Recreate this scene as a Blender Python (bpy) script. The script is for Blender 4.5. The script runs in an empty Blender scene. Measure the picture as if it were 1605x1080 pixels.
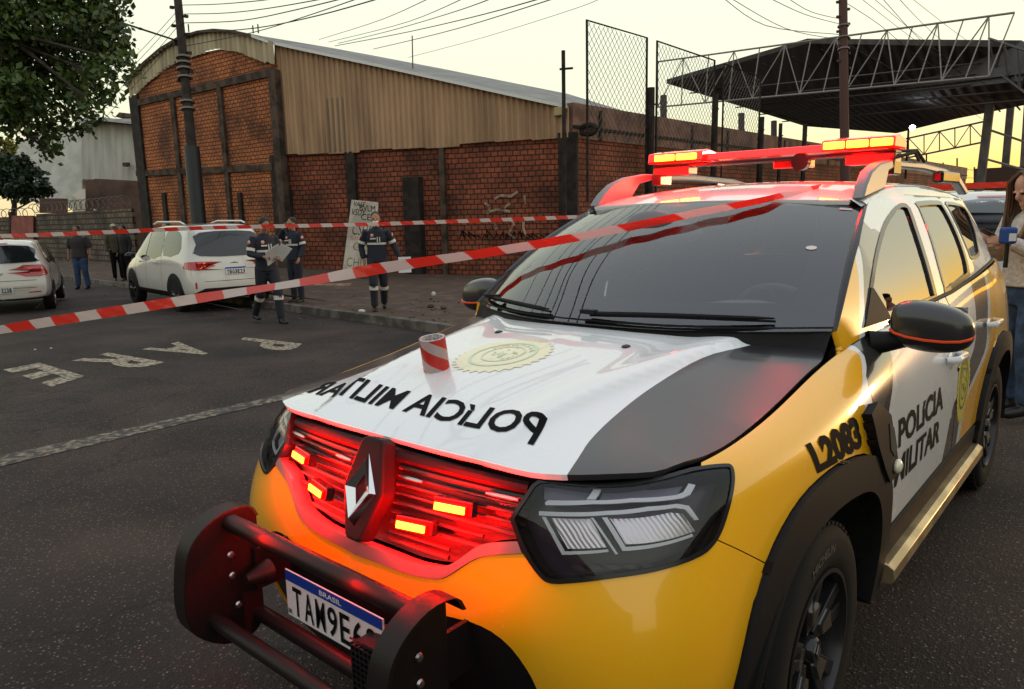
import bpy, bmesh, math, random
import numpy as np
from mathutils import Vector, Matrix
from mathutils.geometry import delaunay_2d_cdt
from mathutils.bvhtree import BVHTree
random.seed(7); rng=np.random.default_rng(7)
scn=bpy.context.scene; COL=scn.collection
R=math.radians
# ------------------------------------------------------------------ camera
CAM=np.array([1.45360184859578,-1.0497413995034237,1.5160556594470451,-0.7137149411258993,-0.17359365334759988,-0.022581671717136473,1161.243778239031])
def cam_axes(yaw,pit,rol):
    f=np.array([np.sin(yaw)*np.cos(pit),np.cos(yaw)*np.cos(pit),np.sin(pit)])
    r=np.array([np.cos(yaw),-np.sin(yaw),0]); u=np.cross(r,f)
    c,s=np.cos(rol),np.sin(rol)
    return c*r+s*u,-s*r+c*u,f
cR,cU,cF=cam_axes(*CAM[3:6]); cC=CAM[:3]
cd=bpy.data.cameras.new('camera'); co=bpy.data.objects.new('camera',cd); COL.objects.link(co)
co.matrix_world=Matrix(((cR[0],cU[0],-cF[0],cC[0]),(cR[1],cU[1],-cF[1],cC[1]),(cR[2],cU[2],-cF[2],cC[2]),(0,0,0,1)))
cd.sensor_width=36; cd.lens=CAM[6]/1605*36; cd.clip_end=900; cd.clip_start=.05
scn.camera=co
FH=np.array([math.sin(CAM[3]),math.cos(CAM[3])]); SH=np.array([math.cos(CAM[3]),-math.sin(CAM[3])])
def at(px,py,depth):
    """point seen at a pixel of the 1605x1080 photograph, `depth` metres ahead of the camera"""
    return Vector(cC+depth*(cF+cR*(px-802.5)/CAM[6]-cU*(py-540)/CAM[6]))
def gz(x,y):
    """height of the street: it falls gently away beyond the patrol car"""
    d=(x-cC[0])*FH[0]+(y-cC[1])*FH[1]
    return -.0195*(min(max(d-4.5,0),26)) if d>4.5 else 0.0
def ground(px,py,h=0):
    p=at(px,py,1); d=(np.array(p)-cC); t=5.
    for _ in range(60):
        q=cC+d*t; t+=(q[2]-gz(q[0],q[1])-h)/max(-d[2],.01)*.7
    return Vector(cC+d*t)
# ------------------------------------------------------------------ sky, sun, exposure
SUN_AZ=R(26); SUN_EL=R(3.0)      # azimuth from +Y towards +X
W=bpy.data.worlds.new('World'); scn.world=W; W.use_nodes=True
nt=W.node_tree; nt.nodes.clear()
def N(t,typ,**k):
    n=t.nodes.new(typ)
    for a,b in k.items(): setattr(n,a,b)
    return n
out=N(nt,'ShaderNodeOutputWorld'); bg=N(nt,'ShaderNodeBackground'); bg2=N(nt,'ShaderNodeBackground'); addn=N(nt,'ShaderNodeAddShader')
sky=N(nt,'ShaderNodeTexSky',sky_type='NISHITA',sun_disc=False,sun_elevation=SUN_EL,sun_rotation=SUN_AZ,dust_density=0.6)
nt.links.new(sky.outputs[0],bg.inputs[0]); bg.inputs[1].default_value=.05
tc=N(nt,'ShaderNodeTexCoord'); nrm=N(nt,'ShaderNodeVectorMath',operation='NORMALIZE'); nt.links.new(tc.outputs['Generated'],nrm.inputs[0])
sep=N(nt,'ShaderNodeSeparateXYZ'); nt.links.new(nrm.outputs[0],sep.inputs[0])
ramp=N(nt,'ShaderNodeValToRGB'); nt.links.new(sep.outputs['Z'],ramp.inputs[0])
def setramp(rp,st):
    while len(rp.elements)>1: rp.elements.remove(rp.elements[-1])
    rp.elements[0].position=st[0][0]; rp.elements[0].color=(*st[0][1],1)
    for p,c in st[1:]:
        e=rp.elements.new(p); e.color=(*c,1)
setramp(ramp.color_ramp,[(0,(.84,.66,.36)),(.05,(.87,.80,.50)),(.12,(.87,.88,.64)),(.30,(.90,.94,.76)),(.48,(.80,.86,.78)),(.70,(.82,.86,.88)),(1,(.80,.86,.96))])
glow=N(nt,'ShaderNodeValToRGB')   # warm band low around the sunset
dotn=N(nt,'ShaderNodeVectorMath',operation='DOT_PRODUCT'); dotn.inputs[1].default_value=(math.sin(SUN_AZ)*math.cos(SUN_EL),math.cos(SUN_AZ)*math.cos(SUN_EL),math.sin(SUN_EL))
nt.links.new(nrm.outputs[0],dotn.inputs[0]); nt.links.new(dotn.outputs['Value'],glow.inputs[0])
setramp(glow.color_ramp,[(0,(1,1,1)),(.45,(1,1,1)),(.68,(1.08,.98,.74)),(.82,(1.22,.93,.36)),(.95,(1.28,.88,.26)),(1,(1.3,.90,.28))])
mul=N(nt,'ShaderNodeMixRGB',blend_type='MULTIPLY')
low=N(nt,'ShaderNodeMapRange'); low.interpolation_type='SMOOTHSTEP'; low.inputs[1].default_value=.01; low.inputs[2].default_value=.15; low.inputs[3].default_value=1; low.inputs[4].default_value=.06
nt.links.new(sep.outputs['Z'],low.inputs[0]); nt.links.new(low.outputs[0],mul.inputs[0])
nt.links.new(ramp.outputs[0],mul.inputs[1]); nt.links.new(glow.outputs[0],mul.inputs[2])
nt.links.new(mul.outputs[0],bg2.inputs[0]); bg2.inputs[1].default_value=.92
nt.links.new(bg.outputs[0],addn.inputs[0]); nt.links.new(bg2.outputs[0],addn.inputs[1]); nt.links.new(addn.outputs[0],out.inputs[0])
sl=bpy.data.lights.new('sun','SUN'); sl.energy=.5; sl.angle=R(6); sl.color=(1,.62,.30)
so=bpy.data.objects.new('sun',sl); COL.objects.link(so)
so.rotation_euler=Vector((-math.sin(SUN_AZ)*math.cos(SUN_EL),-math.cos(SUN_AZ)*math.cos(SUN_EL),-math.sin(SUN_EL))).to_track_quat('-Z','Y').to_euler()
scn.view_settings.view_transform='Standard'; scn.view_settings.look='None'; scn.view_settings.exposure=.2; scn.view_settings.gamma=1
# ------------------------------------------------------------------ materials
MATS={}
def mat(name,col=(.5,.5,.5),rough=.5,metal=0,coat=0,spec=.5,emit=None,es=0,noise=0,nscale=30,bump=0,bscale=60,trans=0,ior=1.45,coatr=.03,dust=0,col2=None,cmix=(.4,.6)):
    if name in MATS: return MATS[name]
    m=bpy.data.materials.new(name); m.use_nodes=True; t=m.node_tree; b=t.nodes['Principled BSDF']
    b.inputs['Base Color'].default_value=(*col,1); b.inputs['Roughness'].default_value=rough; b.inputs['Metallic'].default_value=metal
    b.inputs['Coat Weight'].default_value=coat; b.inputs['Coat Roughness'].default_value=coatr; b.inputs['Specular IOR Level'].default_value=spec; b.inputs['IOR'].default_value=ior
    b.inputs['Transmission Weight'].default_value=trans
    if emit: b.inputs['Emission Color'].default_value=(*emit,1); b.inputs['Emission Strength'].default_value=es
    tcn=N(t,'ShaderNodeTexCoord')
    if noise or col2:
        n=N(t,'ShaderNodeTexNoise'); n.inputs['Scale'].default_value=nscale; n.inputs['Detail'].default_value=5
        t.links.new(tcn.outputs['Object'],n.inputs['Vector'])
        r=N(t,'ShaderNodeValToRGB'); t.links.new(n.outputs[0],r.inputs[0])
        a=col2 if col2 else tuple(c*(1-noise) for c in col); c2=col if col2 else tuple(min(1,c*(1+noise*.6)) for c in col)
        setramp(r.color_ramp,[(cmix[0],a),(cmix[1],c2)]); t.links.new(r.outputs[0],b.inputs['Base Color'])
    if dust:
        n=N(t,'ShaderNodeTexNoise'); n.inputs['Scale'].default_value=7; n.inputs['Detail'].default_value=8
        t.links.new(tcn.outputs['Object'],n.inputs['Vector'])
        mr=N(t,'ShaderNodeMapRange'); mr.inputs[3].default_value=rough-dust; mr.inputs[4].default_value=rough+dust
        t.links.new(n.outputs[0],mr.inputs[0]); t.links.new(mr.outputs[0],b.inputs['Roughness'])
    if bump:
        n=N(t,'ShaderNodeTexNoise'); n.inputs['Scale'].default_value=bscale; n.inputs['Detail'].default_value=6
        t.links.new(tcn.outputs['Object'],n.inputs['Vector'])
        bp=N(t,'ShaderNodeBump'); bp.inputs['Strength'].default_value=bump; bp.inputs['Distance'].default_value=.01
        t.links.new(n.outputs[0],bp.inputs['Height']); t.links.new(bp.outputs[0],b.inputs['Normal'])
    MATS[name]=m; return m
def glassmat(name,tint,ior=1.5,rough=0.0):
    m=bpy.data.materials.new(name); m.use_nodes=True; t=m.node_tree; t.nodes.clear()
    o=N(t,'ShaderNodeOutputMaterial'); mx=N(t,'ShaderNodeMixShader'); tr=N(t,'ShaderNodeBsdfTransparent'); gl=N(t,'ShaderNodeBsdfGlossy'); fr=N(t,'ShaderNodeFresnel')
    tr.inputs[0].default_value=(*tint,1); gl.inputs['Roughness'].default_value=rough; fr.inputs[0].default_value=ior; gl.inputs[0].default_value=(.95,.95,.95,1)
    t.links.new(fr.outputs[0],mx.inputs[0]); t.links.new(tr.outputs[0],mx.inputs[1]); t.links.new(gl.outputs[0],mx.inputs[2]); t.links.new(mx.outputs[0],o.inputs[0])
    MATS[name]=m; return m
YEL=mat('yellow_paint',(.90,.43,.008),.28,0,1,.5,dust=.04)
WHT=mat('white_paint',(.74,.74,.76),.28,0,1,.5,dust=.04)
BLK=mat('black_vinyl',(.022,.021,.024),.30,0,.6,.5,coatr=.12,dust=.05)
GRY=mat('grey_vinyl',(.035,.032,.032),.22,0,1,.5,dust=.04)
LET=mat('black_lettering',(.006,.006,.007),.7,spec=.08)
CLAD=mat('textured_black_plastic',(.009,.008,.009),.58,spec=.22,bump=.15,bscale=900)
PLA=mat('gloss_black_plastic',(.012,.012,.013),.16)
GAP=mat('dark_gap',(.004,.004,.004),.9)
RUB=mat('tyre_rubber',(.012,.011,.011),.8,spec=.2,bump=.2,bscale=200)
CHR=mat('chrome',(.72,.72,.74),.12,1)
CHRS=mat('satin_chrome',(.55,.55,.57),.28,1)
STEEL=mat('black_powder_coated_steel',(.012,.008,.008),.42,0,0,spec=.22,bump=.08,bscale=300)
LAMPW=mat('white_lamp_trim',(.84,.85,.88),.4,0)
AIRP=mat('rim_dark_alloy',(.035,.033,.035),.3,.6)
GOLD=mat('machined_alloy',(.60,.57,.52),.25,1)
ORG=mat('orange_trim',(.75,.07,.01),.4)
EMY=mat('strobe_led',(1,.6,.1),.4,emit=(1,.30,.012),es=9)
EMR=mat('red_lens_lit',(.6,.0,.0),.15,emit=(1,.004,.0),es=1.3,coat=1)
EMR2=mat('red_reflector_glow',(.4,.0,.0),.3,emit=(1,.0,.0),es=1.2)
REDL=mat('red_lens',(.45,.008,.008),.12,coat=1)
SCREEN=glassmat('windscreen_glass',(.88,.91,.90),1.95)
SIDEG=glassmat('tinted_side_glass',(.32,.32,.33),4.2)
CLEAR=glassmat('headlamp_glass',(.86,.86,.88),1.42)
# ------------------------------------------------------------------ object helpers
def thing(name,label,cat,loc=(0,0,0),rotz=0,group=None):
    o=bpy.data.objects.new(name,None); COL.objects.link(o); o.empty_display_size=.2
    o.location=loc; o.rotation_euler=(0,0,rotz); o['label']=label; o['category']=cat
    if group: o['group']=group
    return o
def tag(o,label=None,cat=None,group=None,kind=None):
    if label: o['label']=label
    if cat: o['category']=cat
    if group: o['group']=group
    if kind: o['kind']=kind
    return o
def world_of(o):
    return (world_of(o.parent) if o.parent else Matrix())@o.matrix_basis
def link(name,me,mats=(),parent=None,local=False):
    for m in mats: me.materials.append(m)
    o=bpy.data.objects.new(name,me); COL.objects.link(o)
    if parent:
        o.parent=parent
        if not local: o.matrix_local=world_of(parent).inverted()
    return o
def mk(name,V,F,mats,parent=None,smooth=False,mi=None,normals=None,local=False):
    me=bpy.data.meshes.new(name); me.from_pydata([tuple(map(float,v)) for v in V],[],[tuple(map(int,f)) for f in F])
    if smooth: me.polygons.foreach_set('use_smooth',[True]*len(me.polygons))
    if mi is not None: me.polygons.foreach_set('material_index',[int(i) for i in mi])
    me.update()
    if normals is not None: me.normals_split_custom_set_from_vertices([tuple(map(float,n)) for n in normals])
    if not isinstance(mats,(list,tuple)): mats=[mats]
    return link(name,me,mats,parent,local)
class MB:
    """collects shapes that become one mesh"""
    def __init__(s): s.V=[];s.F=[];s.M=[];s.m=0
    def add(s,V,F):
        b=len(s.V); s.V+= [tuple(map(float,v)) for v in V]; s.F+=[tuple(int(i)+b for i in f) for f in F]; s.M+=[s.m]*len(F); return s
    def box(s,c,d,rot=None):
        x,y,z=[k/2 for k in d]; P=[Vector(p) for p in [(-x,-y,-z),(x,-y,-z),(x,y,-z),(-x,y,-z),(-x,-y,z),(x,-y,z),(x,y,z),(-x,y,z)]]
        if rot is not None: P=[rot@p for p in P]
        return s.add([p+Vector(c) for p in P],[(0,3,2,1),(4,5,6,7),(0,1,5,4),(1,2,6,5),(2,3,7,6),(3,0,4,7)])
    def tube(s,pts,r,n=10,cap=True,sx=1.0):
        pts=[Vector(p) for p in pts]; rs=r if isinstance(r,(list,tuple)) else [r]*len(pts)
        V=[];F=[]; t0=(pts[1]-pts[0]).normalized(); a=t0.orthogonal().normalized() if abs(t0.z)>.9 else t0.cross(Vector((0,0,1))).normalized()
        for i,p in enumerate(pts):
            t=(pts[min(i+1,len(pts)-1)]-pts[max(i-1,0)]).normalized(); a=(a-t*a.dot(t)).normalized(); b=t.cross(a)
            for k in range(n):
                w=2*math.pi*k/n; V.append(p+(a*math.cos(w)*sx+b*math.sin(w))*rs[i])
        for i in range(len(pts)-1):
            for k in range(n): F.append((i*n+k,i*n+(k+1)%n,(i+1)*n+(k+1)%n,(i+1)*n+k))
        if cap: F.append(tuple(range(n))[::-1]); F.append(tuple((len(pts)-1)*n+k for k in range(n)))
        return s.add(V,F)
    def lathe(s,prof,c,axis='x',n=48,sgn=1):
        V=[];F=[]
        for (r,h) in prof:
            for k in range(n):
                w=2*math.pi*k/n; a,b=r*math.cos(w),r*math.sin(w)
                V.append((c[0]+h*sgn,c[1]+a,c[2]+b) if axis=='x' else ((c[0]+a,c[1]+h,c[2]+b) if axis=='y' else (c[0]+a,c[1]+b,c[2]+h)))
        for i in range(len(prof)-1):
            for k in range(n): F.append((i*n+k,i*n+(k+1)%n,(i+1)*n+(k+1)%n,(i+1)*n+k))
        return s.add(V,F)
    def ell(s,c,r,n=16,m=10,rot=None):
        V=[];F=[]
        for i in range(m+1):
            p=math.pi*i/m
            for k in range(n):
                w=2*math.pi*k/n; v=Vector((r[0]*math.sin(p)*math.cos(w),r[1]*math.sin(p)*math.sin(w),r[2]*math.cos(p)))
                if rot is not None: v=rot@v
                V.append(v+Vector(c))
        for i in range(m):
            for k in range(n): F.append((i*n+k,(i+1)*n+k,(i+1)*n+(k+1)%n,i*n+(k+1)%n))
        return s.add(V,F)
    def prism(s,poly,fn,h0,h1):
        """poly 2d -> fn(a,b,h) 3d, between h0 and h1"""
        n=len(poly); V=[fn(a,b,h0) for a,b in poly]+[fn(a,b,h1) for a,b in poly]
        return s.add(V,[tuple(range(n))[::-1],tuple(range(n,2*n))]+[(i,(i+1)%n,n+(i+1)%n,n+i) for i in range(n)])
    def build(s,name,mats,parent=None,smooth=False,local=False,bevel=0):
        o=mk(name,s.V,s.F,mats,parent,False,s.M,local=local)
        me=o.data; bm=bmesh.new(); bm.from_mesh(me); bmesh.ops.recalc_face_normals(bm,faces=bm.faces); bm.to_mesh(me); bm.free()
        if smooth:
            me.polygons.foreach_set('use_smooth',[True]*len(me.polygons)); me.set_sharp_from_angle(angle=R(smooth if smooth>1 else 40))
        if bevel:
            md=o.modifiers.new('bevel','BEVEL'); md.width=bevel; md.segments=2; md.limit_method='ANGLE'; md.angle_limit=R(35)
        return o
def flat_text(txt,bold=.02,space=1.0):
    """2d outline mesh of a word, box-normalised to width 1 and height 1"""
    cu=bpy.data.curves.new('t','FONT'); cu.body=txt; cu.offset=bold; cu.space_character=space; cu.resolution_u=3
    ob=bpy.data.objects.new('t',cu); COL.objects.link(ob)
    dg=bpy.context.evaluated_depsgraph_get(); me=bpy.data.meshes.new_from_object(ob.evaluated_get(dg))
    bpy.data.objects.remove(ob); bm=bmesh.new(); bm.from_mesh(me); bmesh.ops.triangulate(bm,faces=bm.faces)
    V=np.array([v.co[:2] for v in bm.verts]); F=[[v.index for v in f.verts] for f in bm.faces]; bm.free(); bpy.data.meshes.remove(me)
    lo=V.min(0); hi=V.max(0); asp=(hi[0]-lo[0])/(hi[1]-lo[1]); return (V-lo)/(hi-lo),F,asp
def refine(V,F,maxlen,scale=(1,1)):
    bm=bmesh.new(); vs=[bm.verts.new((v[0]*scale[0],v[1]*scale[1],0)) for v in V]
    for f in F:
        try: bm.faces.new([vs[i] for i in f])
        except ValueError: pass
    for _ in range(5):
        ed=[e for e in bm.edges if e.calc_length()>maxlen]
        if not ed: break
        bmesh.ops.subdivide_edges(bm,edges=ed,cuts=1); bmesh.ops.triangulate(bm,faces=[f for f in bm.faces if len(f.verts)>3])
    bm.verts.index_update(); V2=np.array([(v.co.x/scale[0],v.co.y/scale[1]) for v in bm.verts]); F2=[[v.index for v in f.verts] for f in bm.faces]; bm.free()
    return V2,F2
# ------------------------------------------------------------------ patrol car body surfaces

# ---- car body surfaces, metres, car frame: x to the car's left, y rearwards, z up ----
def bspl(n,u):
    """clamped uniform cubic b-spline basis: n control points, u in [0,n-1] -> (len(u), n)"""
    k=3; m=n-k
    kn=np.concatenate([[0]*k,np.arange(m+1),[m]*k]).astype(float)
    u=np.clip(np.asarray(u,float)/(n-1)*m,0,m-1e-9)
    B=np.zeros((len(u),len(kn)-1))
    for i in range(len(kn)-1): B[:,i]=(kn[i]<=u)&(u<kn[i+1])
    for d in range(1,k+1):
        N=np.zeros((len(u),len(kn)-1-d))
        for i in range(len(kn)-1-d):
            a=kn[i+d]-kn[i]; b=kn[i+d+1]-kn[i+1]
            if a>0: N[:,i]+=(u-kn[i])/a*B[:,i]
            if b>0: N[:,i]+=(kn[i+d+1]-u)/b*B[:,i+1]
        B=N
    return B
def lev(z,*xy): return [(a,b,z) for a,b in xy]
rear_=lambda a,b,c,d,e:(a,b,c,d,e)
SIDE=[
 lev(.24,(0,.10),(.25,.11),(.45,.13),(.64,.18),(.78,.30),(.83,.50),(.86,.80),(.86,1.25),(.86,1.8),(.86,2.5),(.86,3.1),(.86,3.5),(.86,3.9),(.80,4.2),(.5,4.3),(0,4.33)),
 lev(.42,(0,.03),(.25,.04),(.46,.06),(.69,.09),(.83,.21),(.865,.48),(.885,.82),(.885,1.25),(.885,1.8),(.885,2.5),(.885,3.1),(.885,3.5),(.87,3.9),(.82,4.22),(.5,4.34),(0,4.37)),
 lev(.60,(0,.0),(.25,.01),(.46,.03),(.69,.07),(.83,.19),(.865,.45),(.895,.82),(.895,1.25),(.89,1.8),(.885,2.5),(.89,3.1),(.90,3.5),(.89,3.95),(.84,4.24),(.5,4.35),(0,4.38)),
 lev(.74,(0,.02),(.25,.04),(.46,.07),(.665,.115),(.80,.23),(.85,.47),(.89,.82),(.89,1.25),(.89,1.8),(.89,2.5),(.895,3.1),(.905,3.5),(.885,3.95),(.83,4.24),(.5,4.33),(0,4.36)),
 lev(.86,(0,.06),(.25,.07),(.45,.10),(.63,.15),(.755,.26),(.83,.48),(.87,.82),(.885,1.25),(.885,1.8),(.885,2.5),(.89,3.1),(.90,3.5),(.88,3.95),(.81,4.22),(.5,4.30),(0,4.33)),
 [(0,.08,.925),(.25,.09,.925),(.45,.125,.92),(.61,.18,.915),(.73,.31,.92),(.80,.49,.945),(.845,.83,.98),(.868,1.25,1.055),(.865,1.8,1.05),(.87,2.5,1.06),(.87,3.1,1.08),(.875,3.5,1.10),(.85,3.95,1.10),(.78,4.19,1.10),(.5,4.26,1.10),(0,4.3,1.10)],
 [(0,.11,.965),(.25,.12,.96),(.45,.15,.95),(.58,.20,.94),(.69,.33,.945),(.740,.50,.962),(.742,.83,1.0),(.738,1.2,1.085),(.80,1.65,1.135),(.83,2.5,1.15),(.83,3.1,1.18),(.82,3.5,1.20),(.79,3.95,1.21),(.73,4.13,1.21),(.45,4.2,1.21),(0,4.22,1.21)],
]
SIDE=np.array(SIDE,float).transpose(1,0,2)   # [s][t]
# extra middle rows keep the spline close to the control net
_c=SIDE[:,:,:].reshape(16,-1)
def side_S():
    s=np.linspace(0,15,601); P=side(np.stack([s,np.full(601,3.)],1),raw=True)
    L=np.concatenate([[0],np.cumsum(np.linalg.norm(np.diff(P,axis=0),axis=1))]); return s,L
def side(q,raw=False):
    """q (n,2) = (S metres along, T 0..6) -> xyz"""
    q=np.asarray(q,float); s=q[:,0] if raw else np.interp(np.abs(q[:,0]),_L,_s)
    B=bspl(16,s); D=bspl(7,q[:,1]); P=np.einsum('ni,nj,ijk->nk',B,D,SIDE)
    P[:,0]*=np.where(q[:,0]<0,-1,1)
    return P
_s,_L=side_S()
SMAX=_L[-1]
HX=[0,.15,.30,.42,.52,.60,.68,.76,.84]; HY=[.05,.16,.26,.42,.62,.85,1.05,1.25,1.45]
HZ=np.array([
[.945,.985,1.015,1.055,1.09,1.118,1.138,1.15,1.155],
[.943,.983,1.013,1.053,1.088,1.116,1.137,1.15,1.155],
[.94,.975,1.007,1.045,1.08,1.11,1.132,1.147,1.152],
[.935,.967,.993,1.025,1.06,1.093,1.12,1.138,1.145],
[.935,.965,.988,1.008,1.032,1.067,1.10,1.128,1.135],
[.93,.96,.98,.992,1.01,1.042,1.08,1.118,1.128],
[.92,.948,.962,.972,.988,1.015,1.055,1.105,1.115],
[.89,.92,.938,.950,.965,.985,1.025,1.085,1.10],
[.86,.89,.91,.925,.935,.95,.99,1.05,1.07]])
def _inv(xs,n):
    u=np.linspace(0,n-1,400); v=bspl(n,u)@np.array(xs); return u,v
_hxu,_hxv=_inv(HX,9); _hyu,_hyv=_inv(HY,9)
def crease(x,y):
    xr=np.interp(y,[.0,.2,.6,1.1],[.30,.33,.40,.50])   # two ridges that open towards the windscreen
    d=np.abs(x)-xr; h=.020*np.clip((y-.12)/.2,0,1)
    return h*np.where(d<0,np.exp(-(d/.09)**2),np.exp(-(d/.022)**2))
def hood(q):
    q=np.asarray(q,float); x=q[:,0]; y=q[:,1]
    bx=bspl(9,np.interp(np.abs(x),_hxv,_hxu)); by=bspl(9,np.interp(y,_hyv,_hyu))
    z=np.einsum('ni,nj,ij->n',bx,by,HZ)+crease(x,y)
    xe=np.interp(y,_ey,_ex); k=np.clip((np.abs(x)-.50)/(xe-.50),0,1.1)
    z=z+np.interp(y,_ey,_ed)*k*k*np.clip((y-.36)/.3,0,1)
    return np.stack([x,y,z],1)
def _edge():
    T=side(np.stack([np.linspace(.80,2.0,80),np.full(80,6.)],1)); bx=bspl(9,np.interp(T[:,0],_hxv,_hxu)); by=bspl(9,np.interp(T[:,1],_hyv,_hyu))
    z0=np.einsum('ni,nj,ij->n',bx,by,HZ)+crease(T[:,0],T[:,1]); return T[:,1],T[:,0],T[:,2]-z0
_ey,_ex,_ed=np.array([0.,1.]),np.array([.74,.74]),np.array([0.,0.])
_ey,_ex,_ed=_edge()
# windscreen: u -1..1 across, v 0 base .. 1 header
def wscreen(q):
    q=np.asarray(q,float); u=q[:,0]; v=q[:,1]
    xb,xt=.735,.612
    x=u*(xb+(xt-xb)*v)
    yb=1.0+.27*np.abs(u)**2.3; zb=1.145+.0*u
    yt=1.80+.12*np.abs(u)**2.2; zt=1.553-.038*u**2
    bul=.028*np.sin(np.pi*v)
    return np.stack([x,yb+(yt-yb)*v-bul*.5,zb+(zt-zb)*v+bul],1)
def roofz(x,y):
    zc=np.interp(y,_ry,_rz); zc=_rs(y)
    a=np.abs(x); return zc-.038*(a/.6)**2-1.6*np.clip(a-.60,0,1)**2*4
_RY=[1.7,1.8,2.0,2.3,2.7,3.1,3.5,3.9,4.2,4.35]; _RZ=[1.53,1.553,1.60,1.638,1.650,1.645,1.625,1.59,1.55,1.52]
_ry=np.linspace(0,9,400); _ruy=bspl(10,_ry)@np.array(_RY); _ruz=bspl(10,_ry)@np.array(_RZ); _ry,_rz=_ruy,_ruz
def _rs(y): return np.interp(y,_ruy,_ruz)
def roof(q):
    q=np.asarray(q,float); x=q[:,0]; y=q[:,1]
    return np.stack([x,y,roofz(x,y)],1)
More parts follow.
